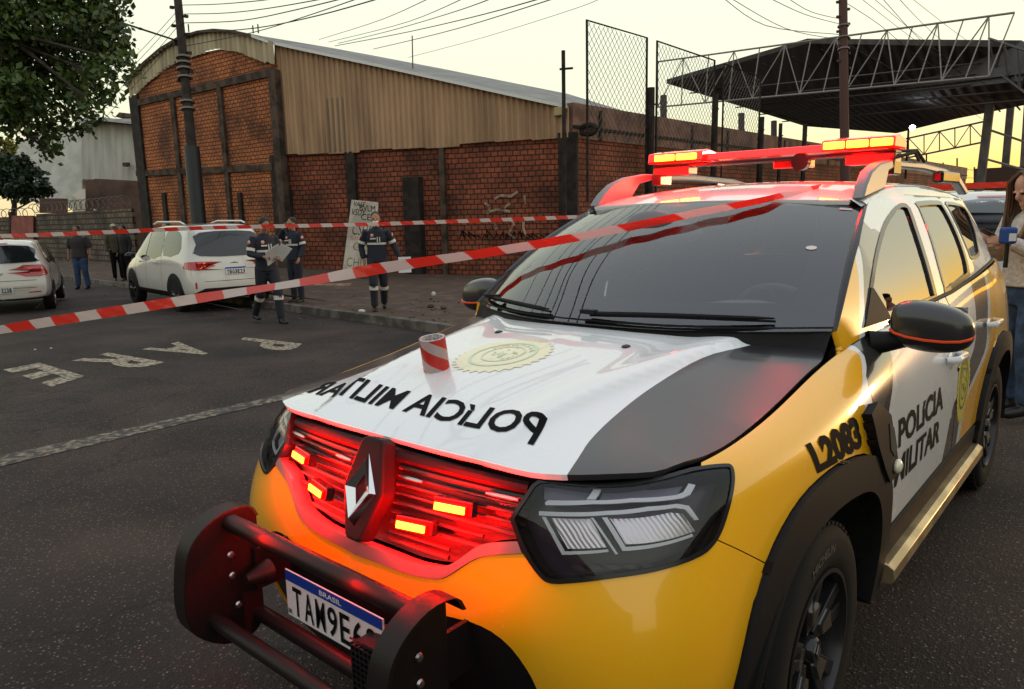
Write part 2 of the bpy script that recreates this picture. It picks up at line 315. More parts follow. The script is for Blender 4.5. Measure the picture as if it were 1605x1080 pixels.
# greenhouse side: q=(y,z)
def gx(y,z):
    xb=np.interp(y,[1.0,1.65,2.5,3.1,3.5,3.95,4.2],[.72,.80,.835,.835,.825,.80,.74])
    h=z-1.13
    x=xb-.30*h-.42*h*h-.9*np.clip(z-1.52,0,1)**2*6
    return x-np.clip(y-3.7,0,1)**2*.35
def house(q):
    q=np.asarray(q,float); y=q[:,0]; z=q[:,1]
    return np.stack([gx(y,z),y,z],1)
SURF=dict(side=side,hood=hood,wscreen=wscreen,roof=roof,house=house)
TR={'headlight': [(0.5114, 5.8587), (0.615, 6.0), (0.7347, 6.0), (0.8533, 6.0), (0.9695, 5.8589), (1.047, 5.6687), (1.0615, 5.5611), (1.055, 5.3845), (1.0182, 4.8558), (0.9736, 4.2002), (0.94, 3.895), (0.8998, 3.7232), (0.8058, 3.6015), (0.7029, 3.459), (0.6141, 3.244), (0.5626, 3.131), (0.5351, 3.2336), (0.4948, 3.687), (0.4552, 4.461), (0.4548, 4.6487), (0.4769, 5.2093)],
'chrome_out': [(0.4899, 3.6921), (0.4104, 3.4537), (0.3694, 3.2514), (0.3324, 2.9269), (0.3011, 2.6512), (0.267, 2.4802), (0.1796, 2.3655), (0.0816, 2.3707)],
'chrome_in': [(0.4763, 3.977), (0.4155, 3.8003), (0.3774, 3.6212), (0.3502, 3.3665), (0.313, 3.0042), (0.2742, 2.8169), (0.1863, 2.6894), (0.096, 2.7104)],
'lower_edge': [(0.2977, 1.7345), (0.366, 1.796), (0.4261, 1.7521), (0.4742, 1.5813), (0.5107, 1.3037), (0.5298, 1.0613)],
'seam': [(0.9414, 3.9857), (1.0028, 3.6296), (1.13, 2.7399), (1.2257, 2.0743)],
'doorcut': [(2.0024, 6.0), (2.0438, 6.0), (2.0116, 5.9207), (1.8603, 5.4785), (1.8249, 4.8742), (1.9259, 3.8888), (2.0179, 2.5928), (2.0585, 1.4426), (2.0897, 0.634)],
'stripe_a': [(5.635, 3.2122), (1.9642, 5.7462), (1.7641, 5.1948), (1.7757, 4.8307), (1.8033, 4.3803), (1.8332, 3.6013)],
'stripe_b': [(5.635, 3.2123), (1.9846, 5.7084), (1.8002, 5.1793), (1.8157, 4.8246), (1.8508, 4.2801), (1.8851, 3.4467)],
'grey_b': [(2.1772, 5.5336), (2.1058, 5.2503), (2.0556, 4.9583), (2.0001, 4.5602), (1.9674, 3.985)],
'rear_a': [(3.4438, 5.1551), (3.3802, 4.4491), (3.2281, 3.8968), (2.9835, 2.6699), (2.8967, 1.4619)],
'rear_b': [(3.7132, 4.9504), (3.6569, 4.1205), (3.4825, 3.4402), (3.188, 2.2239), (3.1308, 1.0784)],
'rear_c': [(3.7769, 4.902), (3.7216, 4.0366), (3.5469, 3.3157), (3.2503, 2.0994), (3.195, 0.9868)],
'ap_a': [(1.5831, 1.3759), (1.5565, 1.3272), (1.5311, 1.2854), (1.4659, 1.2014)],
'ap_b': [(1.6384, 1.4118), (1.6277, 1.3716), (1.6021, 1.3286), (1.5302, 1.2403), (1.5016, 1.1979)],
'winF': [(1.5879, 1.25), (1.6578, 1.3018), (1.7841, 1.3662), (1.9541, 1.435), (2.0909, 1.4749), (2.2665, 1.5128), (2.3796, 1.5225), (2.4292, 1.5035), (2.3719, 1.423), (2.3184, 1.3224), (2.2794, 1.209), (2.2676, 1.1399)],
'winR': [(2.6252, 1.5325), (3.0744, 1.538), (3.0598, 1.4918), (3.0287, 1.4104), (3.0157, 1.318), (2.9288, 1.214), (2.8709, 1.1979), (2.3998, 1.1554), (2.4206, 1.265), (2.5045, 1.4085), (2.5868, 1.4965)],
'winQ': [(3.2501, 1.5445), (3.6885, 1.5313), (3.6203, 1.4558), (3.4206, 1.3087), (3.1844, 1.2576), (3.1207, 1.3009), (3.1132, 1.402), (3.1673, 1.4908)],
'hoodblack': [(0.5567, 0.1571), (0.5289, 0.2306), (0.5028, 0.3177), (0.4821, 0.4438), (0.4688, 0.6173), (0.4719, 0.8023), (0.4969, 0.9697), (0.5457, 1.1302), (0.5524, 1.1871)],
'hoodedge': [(0.7252, 0.4217), (0.7246, 0.5186), (0.7277, 0.6341), (0.7389, 0.7625), (0.7448, 0.9665), (0.7513, 1.1383), (0.7447, 1.1846), (0.7157, 1.2417), (0.6747, 1.2987)],
'hoodtext': [(0.3871, 0.2558), (0.376, 0.3246), (-0.5415, 0.2529), (-0.84, 0.576)],
'hoodtext2': [(0.3871, 0.2558), (-0.0372, 0.2485), (-0.0677, 0.2548), (-0.5415, 0.2529)],
'crest': [(-0.1026, 0.5023), (-0.1537, 0.7825), (0.015, 0.8074), (0.1102, 0.668), (0.0824, 0.5098), (-0.028, 0.4797)],
'washer': [(0.2028, 0.8547), (-0.3136, 0.8693)],
'roll': [(-0.2191, 0.4471), (-0.1177, 0.4818), (-0.1554, 0.446)],
'sticker': [(0.8555, 0.5399), (0.9746, 0.9657), (0.9454, 0.9052)],
'Ltext': [(1.4043, 4.327), (1.7311, 4.1828), (1.6965, 4.985), (1.3707, 5.1313)],
'Ptext': [(2.1039, 3.092), (2.7696, 2.9759), (2.7525, 4.0544), (2.0841, 4.0723)],
'Mtext': [(2.0652, 1.8476), (2.7289, 1.7246), (2.7471, 2.6021), (2.0228, 2.8079)],
'seal': [(3.1427, 4.3978), (3.2939, 4.4233), (3.3467, 3.5684), (3.172, 1.5895), (3.0163, 1.5469), (3.0096, 3.007)],
'handF': [(2.7432, 4.9521), (2.9421, 4.8003), (2.9156, 4.0586), (2.752, 4.313)],
'handR': [(3.5861, 5.3261), (3.8597, 5.1047), (3.7053, 4.6958), (3.581, 4.8531)]}
HLPX_={'drl': [[(0.529, 5.238), (0.537, 5.332), (0.645, 5.51), (0.754, 5.569), (0.868, 5.433), (0.889, 5.46), (0.916, 5.659), (0.934, 5.549), (0.907, 5.326), (0.883, 5.293), (0.752, 5.45), (0.657, 5.395), (0.532, 5.155)], [(0.643, 5.54), (0.673, 5.966), (0.695, 6.0), (0.667, 5.551)], [(0.516, 4.926), (0.692, 5.196), (0.788, 5.258), (0.864, 5.176), (0.896, 5.027), (0.921, 4.573), (0.909, 4.588), (0.885, 4.952), (0.857, 5.073), (0.787, 5.129), (0.691, 5.069), (0.517, 4.791)]],
'frame': [[(0.522, 4.76), (0.532, 4.781), (0.584, 3.909), (0.689, 4.105), (0.69, 4.04), (0.578, 3.807)], [(0.65, 4.963), (0.657, 4.968), (0.712, 3.999), (0.706, 3.982)], [(0.678, 4.998), (0.691, 5.011), (0.731, 4.181), (0.902, 4.257), (0.904, 4.186), (0.723, 4.074)]],
'cell': [[(0.517, 5.795), (0.666, 5.99), (0.639, 5.537), (0.521, 5.338)], [(0.699, 6.0), (0.906, 5.718), (0.878, 5.49), (0.675, 5.572)]],
'refl': [[(0.538, 4.767), (0.648, 4.962), (0.685, 4.153), (0.587, 3.967)], [(0.697, 5.022), (0.852, 5.021), (0.891, 4.863), (0.925, 4.264), (0.733, 4.256)]],
'block': [[(0.594, 3.558), (0.621, 3.61), (0.635, 3.506), (0.609, 3.442)], [(0.637, 3.638), (0.663, 3.677), (0.677, 3.577), (0.652, 3.527)], [(0.68, 3.695), (0.705, 3.719), (0.718, 3.622), (0.693, 3.589)], [(0.721, 3.727), (0.746, 3.733), (0.759, 3.639), (0.734, 3.623)], [(0.762, 3.73), (0.787, 3.717), (0.801, 3.624), (0.776, 3.628)]]}
# ------------------------------------------------------------------ trimmed panels on those surfaces
SC=dict(side=(1,.115),hood=(1,1),wscreen=(.7,.85),roof=(1,1),house=(1,1))
def pinside(P,poly):
    P=np.asarray(P,float); poly=np.asarray(poly,float); x,y=P[:,0],P[:,1]; r=np.zeros(len(P),bool); n=len(poly)
    for i in range(n):
        x1,y1=poly[i]; x2,y2=poly[(i+1)%n]
        c=((y1>y)!=(y2>y))&(x<(x2-x1)*(y-y1)/((y2-y1) or 1e-12)+x1); r^=c
    return r
def smooth_poly(p,closed=False,k=4):
    """Catmull-Rom through traced points"""
    p=np.asarray(p,float); n=len(p); o=[]
    for i in range(n if closed else n-1):
        a=p[i-1] if (closed or i>0) else p[0]; b=p[i]; c=p[(i+1)%n]; d=p[(i+2)%n] if (closed or i<n-2) else p[-1]
        for t in np.arange(k)/k:
            o.append(.5*((2*b)+(-a+c)*t+(2*a-5*b+4*c-d)*t*t+(-a+3*b-3*c+d)*t**3))
    if not closed: o.append(p[-1])
    return [tuple(v) for v in o]
def shrink(poly,d,sc=(1,1)):
    p=np.asarray(poly,float)*sc; n=len(p); A=.5*sum(p[i][0]*p[(i+1)%n][1]-p[(i+1)%n][0]*p[i][1] for i in range(n)); sg=1 if A>0 else -1
    o=[]
    for i in range(n):
        a=p[i]-p[i-1]; b=p[(i+1)%n]-p[i]; a=a/(np.linalg.norm(a)+1e-12); b=b/(np.linalg.norm(b)+1e-12)
        na=np.array([-a[1],a[0]])*sg; nb=np.array([-b[1],b[0]])*sg; m=na+nb; m/= (np.linalg.norm(m)+1e-9); c=max(.5,m@na)
        o.append(tuple((p[i]+m*d/c)/np.array(sc)))
    return o
def normals_of(fn,q,ref):
    h=1e-3; a=fn(q+[h,0])-fn(q-[h,0]); b=fn(q+[0,h*6])-fn(q-[0,h*6]); n=np.cross(a,b); n/=np.linalg.norm(n,axis=1)[:,None]+1e-12
    s=np.where(np.einsum('ij,ij->i',n,ref)<0,-1,1); return n*s[:,None]
def outward(X): 
    r=X-np.array([0,2.1,.45]); r[:,1]*=.55; return r
def trim(sname,outer,holes=(),cuts=(),cls=None,cell=.035,off=0.0,flange=.012,flip=False,bulge=None):
    """panel cut from a surface: returns V,F,normals,material indices. flip mirrors it to the other side"""
    fn=SURF[sname]; sc=np.array(SC[sname]); verts=[]; edges=[]
    def addloop(pl,closed=True):
        pl=[np.asarray(p,float) for p in pl]; n=len(pl); idx=[]
        for i in range(n if closed else n-1):
            a,b=pl[i],pl[(i+1)%n]; L=np.linalg.norm((b-a)*sc); k=max(1,int(math.ceil(L/(cell*.6))))
            for j in range(k): idx.append(len(verts)); verts.append(a+(b-a)*j/k)
        if not closed: idx.append(len(verts)); verts.append(pl[-1])
        m=len(idx)
        for i in range(m if closed else m-1): edges.append((idx[i],idx[(i+1)%m]))
    addloop(outer)
    for h in holes: addloop(h)
    for c in cuts: addloop(c,False)
    B=np.array(verts)*sc; lo=B.min(0); hi=B.max(0); o=np.array(outer)*sc
    gx_,gy_=np.meshgrid(np.arange(lo[0],hi[0],cell),np.arange(lo[1],hi[1],cell*.87)); gx_[1::2]+=cell/2
    G=np.stack([gx_.ravel(),gy_.ravel()],1); keep=pinside(G,o)
    for h in holes: keep&=~pinside(G,np.array(h)*sc)
    G=G[keep]
    if len(G):
        E0=B[[e[0] for e in edges]]; E1=B[[e[1] for e in edges]]; D=E1-E0; LL=(D**2).sum(1)+1e-12; ok=[]
        for g in G:
            t=np.clip(((g-E0)*D).sum(1)/LL,0,1); ok.append((((E0+D*t[:,None]-g)**2).sum(1).min())>(cell*.45)**2)
        G=G[np.array(ok)]
    allv=np.concatenate([B,G]) if len(G) else B
    r=delaunay_2d_cdt([Vector(v) for v in allv],edges,[],0,1e-5)
    V2=np.array([tuple(v) for v in r[0]]); F=[f for f in r[2]]
    Cn=np.array([V2[list(f)].mean(0) for f in F]); k=pinside(Cn,o)
    for h in holes: k&=~pinside(Cn,np.array(h)*sc)
    F=[f for f,kk in zip(F,k) if kk]; Cn=Cn[k]/sc
    q=V2/sc; X=fn(q); Nn=normals_of(fn,q,outward(X))
    if off or bulge is not None: X=X+Nn*(off if bulge is None else (off+bulge(q)))[...,None] if bulge is not None else X+Nn*off
    mi=list(cls(Cn)) if cls is not None else [0]*len(F)
    # orient
    F2=[]
    for f in F:
        a,b,c=X[f[0]],X[f[1]],X[f[2]]; F2.append(tuple(f) if np.cross(b-a,c-a)@Nn[f[0]]>0 else tuple(f[::-1]))
    F=F2
    if flange:
        cnt={}
        for fi,f in enumerate(F):
            for i in range(len(f)):
                e=(f[i],f[(i+1)%len(f)]); cnt.setdefault(tuple(sorted(e)),[]).append((e,fi))
        X=list(X); NN=list(Nn)
        for _,l in cnt.items():
            if len(l)==1:
                (a,b),fi=l[0]; Xa,Xb=X[a],X[b]; na,nb=Nn[a],Nn[b]; sd=np.cross(Xb-Xa,na); sd/=np.linalg.norm(sd)+1e-9
                i=len(X); X+=[Xa,Xb,Xb-nb*flange-sd*flange*.15,Xa-na*flange-sd*flange*.15]; NN+=[sd*.8+na*.2]*2+[sd]*2; F.append((i+1,i,i+3,i+2)); mi.append(mi[fi])
        X=np.array(X); Nn=np.array(NN)
    if flip: X=X*[-1,1,1]; Nn=Nn*[-1,1,1]; F=[tuple(f[::-1]) for f in F]
    return X,F,Nn,mi
def merge(parts):
    V=[];F=[];Nn=[];M=[]
    for X,f,n,m in parts:
        b=len(V); V+=list(X); F+=[tuple(i+b for i in g) for g in f]; Nn+=list(n); M+=list(m)
    return V,F,Nn,M
def panel(name,mats,parent,*parts,label=None):
    V,F,Nn,M=merge(parts); o=mk(name,V,F,mats,parent,True,M,Nn)
    if label: o['label']=label
    return o
def decal(name,m,parent,sname,V2,F2,off=.0018,flip=False,label=None):
    q=np.asarray(V2,float); fn=SURF[sname]; X=fn(q); n=normals_of(fn,q,outward(X)); X=X+n*off
    if flip: X=X*[-1,1,1]; n=n*[-1,1,1]
    F=[]
    for f in F2:
        a,b,c=X[f[0]],X[f[1]],X[f[2]]; F.append(f if np.cross(b-a,c-a)@n[f[0]]>0 else f[::-1])
    return mk(name,X,F,m,parent,True,None,n)
def word_on(sname,txt,quad,bold=.02,off=.0018,m=None,parent=None,flip=False,name='lettering',maxlen=.03,space=1.0,shear=0):
    """quad: BL,BR,TR,TL in surface parameters (or a function of (a,b))"""
    V,F,asp=flat_text(txt,bold,space); V,F=refine(V,F,.07,(asp,1))
    f=quad if callable(quad) else (lambda a,b:(1-a)*(1-b)*np.array(quad[0])+a*(1-b)*np.array(quad[1])+a*b*np.array(quad[2])+(1-a)*b*np.array(quad[3]))
    V=np.array([f(a,b) for a,b in V]); return decal(name,m or LET,parent,sname,V,F,off,flip)
# (y,z) -> (S,T) on the body side
_gS,_gT=np.meshgrid(np.linspace(.6,5.3,300),np.linspace(0,6,90)); _gq=np.stack([_gS.ravel(),_gT.ravel()],1); _gX=side(_gq)
def ST(y,z):
    i=np.argmin((_gX[:,1]-y)**2+(_gX[:,2]-z)**2); v=_gq[i].copy()
    for _ in range(6):
        g=lambda w:side(w[None])[0][1:]
        r=g(v)-[y,z]; h=1e-4; J=np.stack([(g(v+[h,0])-g(v))/h,(g(v+[0,h])-g(v))/h],1)
        v=v+np.clip(np.linalg.lstsq(J.T@J+np.eye(2)*1e-4,-J.T@r,rcond=None)[0],-.1,.1); v[1]=min(max(v[1],0),6)
    return (float(v[0]),float(v[1]))
def STs(l): return [ST(*p) for p in l]
# ================================================================== PATROL CAR
car=thing('police_car','yellow, white and black police SUV with lit red strobes parked close in front','police car',(0,2.2,0))
def both(fnc):
    for flip in (False,True): fnc(flip)
HL=smooth_poly(TR['headlight'],True,3)
HL=[(a,min(b,5.93)) for a,b in HL]
# wheel arch outlines in (y,z)
AO=[(.355,.27),(.36,.42),(.385,.53),(.45,.66),(.55,.755),(.69,.82),(.86,.845),(1.02,.84),(1.15,.815),(1.26,.765),(1.345,.69),(1.375,.60),(1.38,.45),(1.375,.30)]
AI=[(.455,.27),(.455,.42),(.49,.54),(.58,.655),(.70,.72),(.85,.745),(1.0,.74),(1.13,.715),(1.22,.66),(1.27,.57),(1.285,.45),(1.28,.30)]
RO=[(2.975,.33),(2.98,.45),(3.02,.585),(3.10,.70),(3.22,.79),(3.38,.845),(3.55,.855),(3.72,.82),(3.86,.745),(3.96,.63),(4.01,.5),(4.03,.33)]
RI=[(3.08,.33),(3.09,.45),(3.135,.56),(3.21,.655),(3.33,.725),(3.5,.755),(3.67,.735),(3.80,.67),(3.89,.57),(3.94,.45),(3.95,.33)]
AO,AI,RO,RI=[smooth_poly(a,False,3) for a in (AO,AI,RO,RI)]
aoST,aiST,roST,riST=[STs(a) for a in (AO,AI,RO,RI)]
COUT=smooth_poly([(0,2.36)]+TR['chrome_out'][::-1],False,3)      # centre -> headlight
CIN=smooth_poly([(0,2.73)]+TR['chrome_in'][::-1],False,3)
LOW=[(0,1.72),(.15,1.72)]+TR['lower_edge']+[(.56,.5),(.575,0.0)]
LOW=smooth_poly(LOW,False,2)
SEAM=TR['seam']
def mir(l): return [(-a,b) for a,b in l]
def cut_at(poly,pt):  # index of vertex closest
    return min(range(len(poly)),key=lambda i:(poly[i][0]-pt[0])**2+((poly[i][1]-pt[1])*.115)**2)
i0=cut_at(HL,TR['chrome_out'][0]); i1=cut_at(HL,SEAM[0]); i2=cut_at(HL,(.9676,5.871))
n=len(HL)
def walk(a,b,step):
    o=[HL[a]]; 
    while a!=b: a=(a+step)%n; o.append(HL[a])
    return o
lowHL=walk(i0,i1,-1); alt=walk(i0,i1,1)
if np.mean([p[1] for p in alt])<np.mean([p[1] for p in lowHL]): lowHL=alt
outHL=walk(i1,i2,-1); alt=walk(i1,i2,1)
if len(alt)<len(outHL): outHL=alt
j0=min(range(len(aoST)),key=lambda i:abs(aoST[i][1]-SEAM[-1][1])+(5 if aoST[i][0]>1.5 else 0))
# bumper skin (both sides as one part)
half=COUT+lowHL[1:]+[tuple(p) for p in SEAM[1:-1]]+[aoST[j0]]+aoST[:j0][::-1]+[(aoST[0][0],0.02),(.7,0.02)]+LOW[::-1]
g=.004
half=[p for k,p in enumerate(half) if k==0 or abs(p[0]-half[k-1][0])+abs(p[1]-half[k-1][1])>1e-4]
bump=half[:-1]+[LOW[0]]
loop=[p for p in bump if p[0]>1e-6]
full=[COUT[0]]+loop+[LOW[0]]+mir(loop[::-1])
panel('front_bumper',[YEL],car,trim('side',shrink(full,.0015,SC['side']),cell=.03,flange=.02))
# black lower intake
lowp=[p for p in LOW if p[0]>1e-6]; lowf=[LOW[0]]+lowp+mir(lowp[::-1])
panel('lower_grille',[CLAD],car,trim('side',lowf,cell=.035,off=-.008,flange=.03))
# dark liner under everything, so panel gaps read dark
sg=[( -1.3,.3),(1.3,.3),(1.3,5.85),(-1.3,5.85)]
ln=MB()
# fender, doors, quarter
dc=[(p[0],p[1]) for p in TR['doorcut'][2:7]]
DCUT=[(1.93,6.0),(1.905,5.75),(1.875,5.45),(1.85,5.0),(1.84,4.4),(1.845,3.6)]
k1=min(range(len(aoST)),key=lambda i:abs(aoST[i][0]-1.845)+abs(aoST[i][1]-3.5)*.1)
def livery_front(P):   # 0 yellow 1 white 2 grey
    sa=[(1.98,6.05),(1.975,5.76),(1.80,5.23),(1.797,4.86),(1.81,4.4),(1.835,3.6),(1.85,3.0)]
    return sa
def fender(flip):
    ol=[ (p[0],p[1]) for p in outHL[::-1]]   # from top to seam
    top=[(s,5.97) for s in np.linspace(1.93,.985,16)]
    o=top+ol+[tuple(p) for p in SEAM[1:-1]]+aoST[j0:k1+1]+DCUT[::-1]
    o=shrink(o,.002,SC['side'])
    sb=[(2.1,6.2),(1.981,5.761),(1.7797,5.228),(1.7847,4.86),(1.807,4.4),(1.83,3.6),(1.86,2.9)]
    def cls(C): return [1 if c[0]>np.interp(c[1],[b for a,b in sb[::-1]],[a for a,b in sb[::-1]]) else 0 for c in C]
    panel('front_fender',[YEL,WHT],car,trim('side',o,cuts=[sb],cls=cls,cell=.032,flip=flip))
    if not flip:
        word_on('side','L2083',[TR['Ltext'][0],TR['Ltext'][1],TR['Ltext'][2],TR['Ltext'][3]],.055,parent=car)
both(fender)
SILLT=.95   # door bottoms (T)
def polyline_cls(curves):
    """curves: list of (pts sorted by T, label to the right of it)"""
    def f(C):
        o=[]
        for c in C:
            lab=curves[0][1]
            for pts,l in curves[1:]:
                if c[0]>np.interp(c[1],[p[1] for p in pts],[p[0] for p in pts]): lab=l
            o.append(lab)
        return o
    return f
gb=[(1.90,.5),(1.93,2.5)]+[(a,b) for a,b in TR['grey_b'][::-1]]+[(2.28,6.1)]
ra=[(2.80,.5)]+TR['rear_a'][::-1]+[(3.50,6.2)]; ra=[(a,b) for a,b in ra]
rb=[(3.08,.5)]+TR['rear_b'][::-1]+[(3.86,6.2)]
rc=[(3.135,.5)]+TR['rear_c'][::-1]+[(3.93,6.2)]
sa_=[(1.70,.5),(1.75,4.5),(1.7797,5.228),(1.981,5.761),(2.03,6.2)]; sb_=[(1.75,.5),(1.78,4.5),(1.8166,5.2134),(2.0026,5.7255),(2.065,6.2)]
LIV=polyline_cls([(None,0),(sa_,1),(sb_,2),(gb,1),(ra,2),(rb,1),(rc,0)])
LIVM=[YEL,WHT,GRY]
def bcut(T): return 3.02+.0*T
kr0=0
def door_front(flip):
    lo=[(s,SILLT) for s in np.linspace(2.0,3.0,12)]
    o=[(1.925,6),(1.90,5.75),(1.872,5.45),(1.85,5.0),(1.842,4.4),(1.85,3.6),(1.92,2.6),(1.97,1.6),(1.985,SILLT)]+lo+[(3.02,SILLT),(3.02,6)]
    cuts=[smooth_poly(c,False,3) for c in (gb,ra,sa_,sb_)]
    o=shrink(o,.002,SC['side'])
    panel('front_door',LIVM,car,trim('side',o,cuts=[c for c in cuts if len(c)>1],cls=LIV,cell=.036,flip=flip))
both(door_front)
rs0=[p for p in roST if p[0]<4.6]
def door_rear(flip):
    # rear edge follows the rear arch, then rises to the belt
    arc=[p for p in roST if p[1]>1.0 and p[0]<3.93]
    arc=[(a-.03,b) for a,b in arc]
    o=[(3.03,6),(3.03,SILLT),(arc[0][0],SILLT)]+arc+[(3.96,5.2),(4.0,6)]
    cuts=[smooth_poly(c,False,3) for c in (ra,rb,rc)]
    o=shrink(o,.002,SC['side'])
    panel('rear_door',LIVM,car,trim('side',o,cuts=[c for c in cuts if len(c)>1],cls=LIV,cell=.036,flip=flip))
both(door_rear)
def quarter(flip):
    arc=[p for p in roST if p[1]>1.0 and p[0]>3.86]
    o=[(4.01,6),(3.97,5.2),(3.94,arc[0][1])]+arc+[(4.62,.1),(SMAX,.1),(SMAX,6)]
    panel('rear_quarter',[YEL],car,trim('side',shrink(o,.002,SC['side']),cell=.045,flip=flip))
both(quarter)
def flares(flip):
    for (a,b) in ((aoST,aiST),(roST,riST)):
        o=a+b[::-1]
        panel('wheel_arch_flare',[CLAD],car,trim('side',o,cell=.03,off=.02,flange=.06,flip=flip))
both(flares)
# sill cladding and running board
def sill(flip):
    o=[(1.99,.15),(3.55,.15),(3.55,SILLT-.03),(1.99,SILLT-.03)]
    sk=panel('sill_cladding',[CLAD],car,trim('side',o,cell=.05,off=.006,flange=.03,flip=flip))
    s=-1 if flip else 1; m=MB()
    pr=[(.80,.315),(.80,.375),(.845,.388),(.905,.385),(.925,.372),(.928,.335),(.915,.318)]
    m.prism([(a,b) for a,b in pr],lambda a,b,h:(a*s,h,b),1.40,2.98); m.build('running_board',[SATN],car,smooth=30,bevel=.004)
SATN=mat('brushed_step_metal',(.50,.38,.22),.33,.75,dust=.08,noise=.25,nscale=9)  # gold of the sunset reflection is put into the base colour
both(sill)
# ---- bonnet
_te=side(np.stack([np.linspace(.93,1.82,12),np.full(12,6.)],1))
HE=[(0,.112),(.2,.118),(.38,.133),(.50,.150),(.60,.205),(.68,.300)]+[(float(p[0])-.004,float(p[1])) for p in _te]+[(.728,1.215),(.70,1.222),(.68,1.215)]
back=[(.60,1.155),(.50,1.095),(.40,1.05),(.2,1.01),(0,1.0)]
hb=smooth_poly(HE,False,3)+back
hfull=hb+[(-a,b) for a,b in hb[::-1] if a>1e-6][:]
hb_=[p for p in hfull]
HBL=smooth_poly([(.575,.06)]+TR['hoodblack'][1:]+[(.57,1.3)],False,3)
def hcls(C): return [1 if abs(c[0])>np.interp(c[1],[p[1] for p in HBL],[p[0] for p in HBL]) else 0 for c in C]
hc=[p for p in HBL if pinside([p],hfull)[0]][2:-2]
hood_o=panel('bonnet',[WHT,BLK],car,trim('hood',hfull,cuts=[HBL,[(-a,b) for a,b in HBL]],cls=hcls,cell=.02,flange=.016))
# mirrored front lettering
def hq(x0,x1,y0,y1,curve=0.0,shear=0.0):
    return lambda a,b:np.array([x0+(x1-x0)*a+shear*b,y0+(y1-y0)*b+curve*((x0+(x1-x0)*a)/.5)**2])
word_on('hood','POLíCIA MILITAR',hq(.405,-.52,.215,.315,.02,-.035),.022,parent=hood_o,name='lettering')
# state police crest on the bonnet, pale yellow vinyl star with a green ring
CRY=mat('crest_yellow',(.76,.70,.44),.3,0,.8); CRG=mat('crest_green',(.50,.58,.40),.3,0,.8); CRB=mat('crest_yellow_strong',(.75,.60,.05),.3,0,.8); CRG2=mat('crest_dark_green',(.05,.12,.04),.3,0,.8)
def crest(sname,c,rx,ry,my,mg,parent,flip=False,tilt=0,text='PARANÁ'):
    k=64; V=[c]; 
    for i in range(k):
        w=2*math.pi*i/k; r=1 if i%2 else .90; V.append((c[0]+rx*r*math.cos(w),c[1]+ry*r*math.sin(w)))
    F=[(0,i+1,(i+1)%k+1) for i in range(k)]; V,F=refine(V,F,.03,SC[sname])
    o=decal('crest',my,parent,sname,V,F,.0014,flip)
    for a0,a1 in ((.68,.62),(.44,.40)):
        V=[];F=[]
        for i in range(k):
            w=2*math.pi*i/k
            for r in (a0,a1): V.append((c[0]+rx*r*math.cos(w),c[1]+ry*r*math.sin(w)))
        F=[(2*i,2*i+1,(2*i+3)%(2*k),(2*i+2)%(2*k)) for i in range(k)]; decal('crest_ring',mg,parent,sname,V,F,.0024,flip)
    rnd=random.Random(3); V=[];F=[]
    for i in range(26):   # small engraved marks in the middle
        a=rnd.uniform(0,6.28); r=rnd.uniform(.02,.34); x,y=c[0]+rx*r*math.cos(a),c[1]+ry*r*math.sin(a); b=len(V); w=rx*.05; h=ry*.05; t=rnd.uniform(0,3)
        V+=[(x-w*math.cos(t),y-h*math.sin(t)),(x+w*math.cos(t),y+h*math.sin(t)),(x+w*.5*math.sin(t),y+h*2*math.cos(t))]; F.append((b,b+1,b+2))
    decal('crest_engraving',mg,parent,sname,V,F,.0024,flip)
    def arc(a,b): 
        w=math.pi*(.86-.72*a); r=.50+.11*b
        return np.array([c[0]+rx*r*math.cos(w),c[1]+ry*r*math.sin(w)])
    word_on(sname,text,arc,.01,.0028,mg,parent,flip,'crest_lettering')
crest('hood',(-.045,.64),.155,.17,CRY,CRG,hood_o)
# screen-washer nozzles
for x in (-.26,.26):
    m=MB(); z=float(hood(np.array([[x,.86]]))[0,2]); m.ell((x,.86,z),(.013,.018,.007)); m.build('washer_nozzle',[PLA],hood_o,smooth=True)
# ---- grille recess, chrome lip
hedge=[(s,5.93) for s in np.linspace(0,.53,8)]
def hl_inner():
    a=walk(i0,cut_at(HL,(.5114,5.8587)),1); b=walk(i0,cut_at(HL,(.5114,5.8587)),-1); return min((a,b),key=len)
hin=hl_inner()
gh=hedge[1:]+hin[::-1]+CIN[::-1][1:-1]
gfull=[hedge[0]]+gh+[CIN[0]]+mir(gh[::-1])
GRL=mat('grille_plastic',(.022,.019,.019),.30)
gr=panel('grille',[GRL],car,trim('side',gfull,cell=.04,off=-.05,flange=.0))
chp=COUT[1:]+CIN[::-1][:-1]
cfull=[COUT[0]]+chp+[CIN[0]]+mir(chp[::-1])
panel('chrome_lip',[mat('brushed_lip',(.36,.33,.33),.30,.7)],car,trim('side',cfull,cell=.02,off=.004,flange=.05,bulge=None))
def gpt(x,T,off=0):
    """point on the nose surface at lateral x"""
    S=np.interp(abs(x),np.linspace(0,.75,60),np.linspace(0,.75,60)); q=np.array([[math.copysign(S*1.02,x),T]]); X=side(q); n=normals_of(side,q,outward(X)); return Vector(X[0]+n[0]*off)
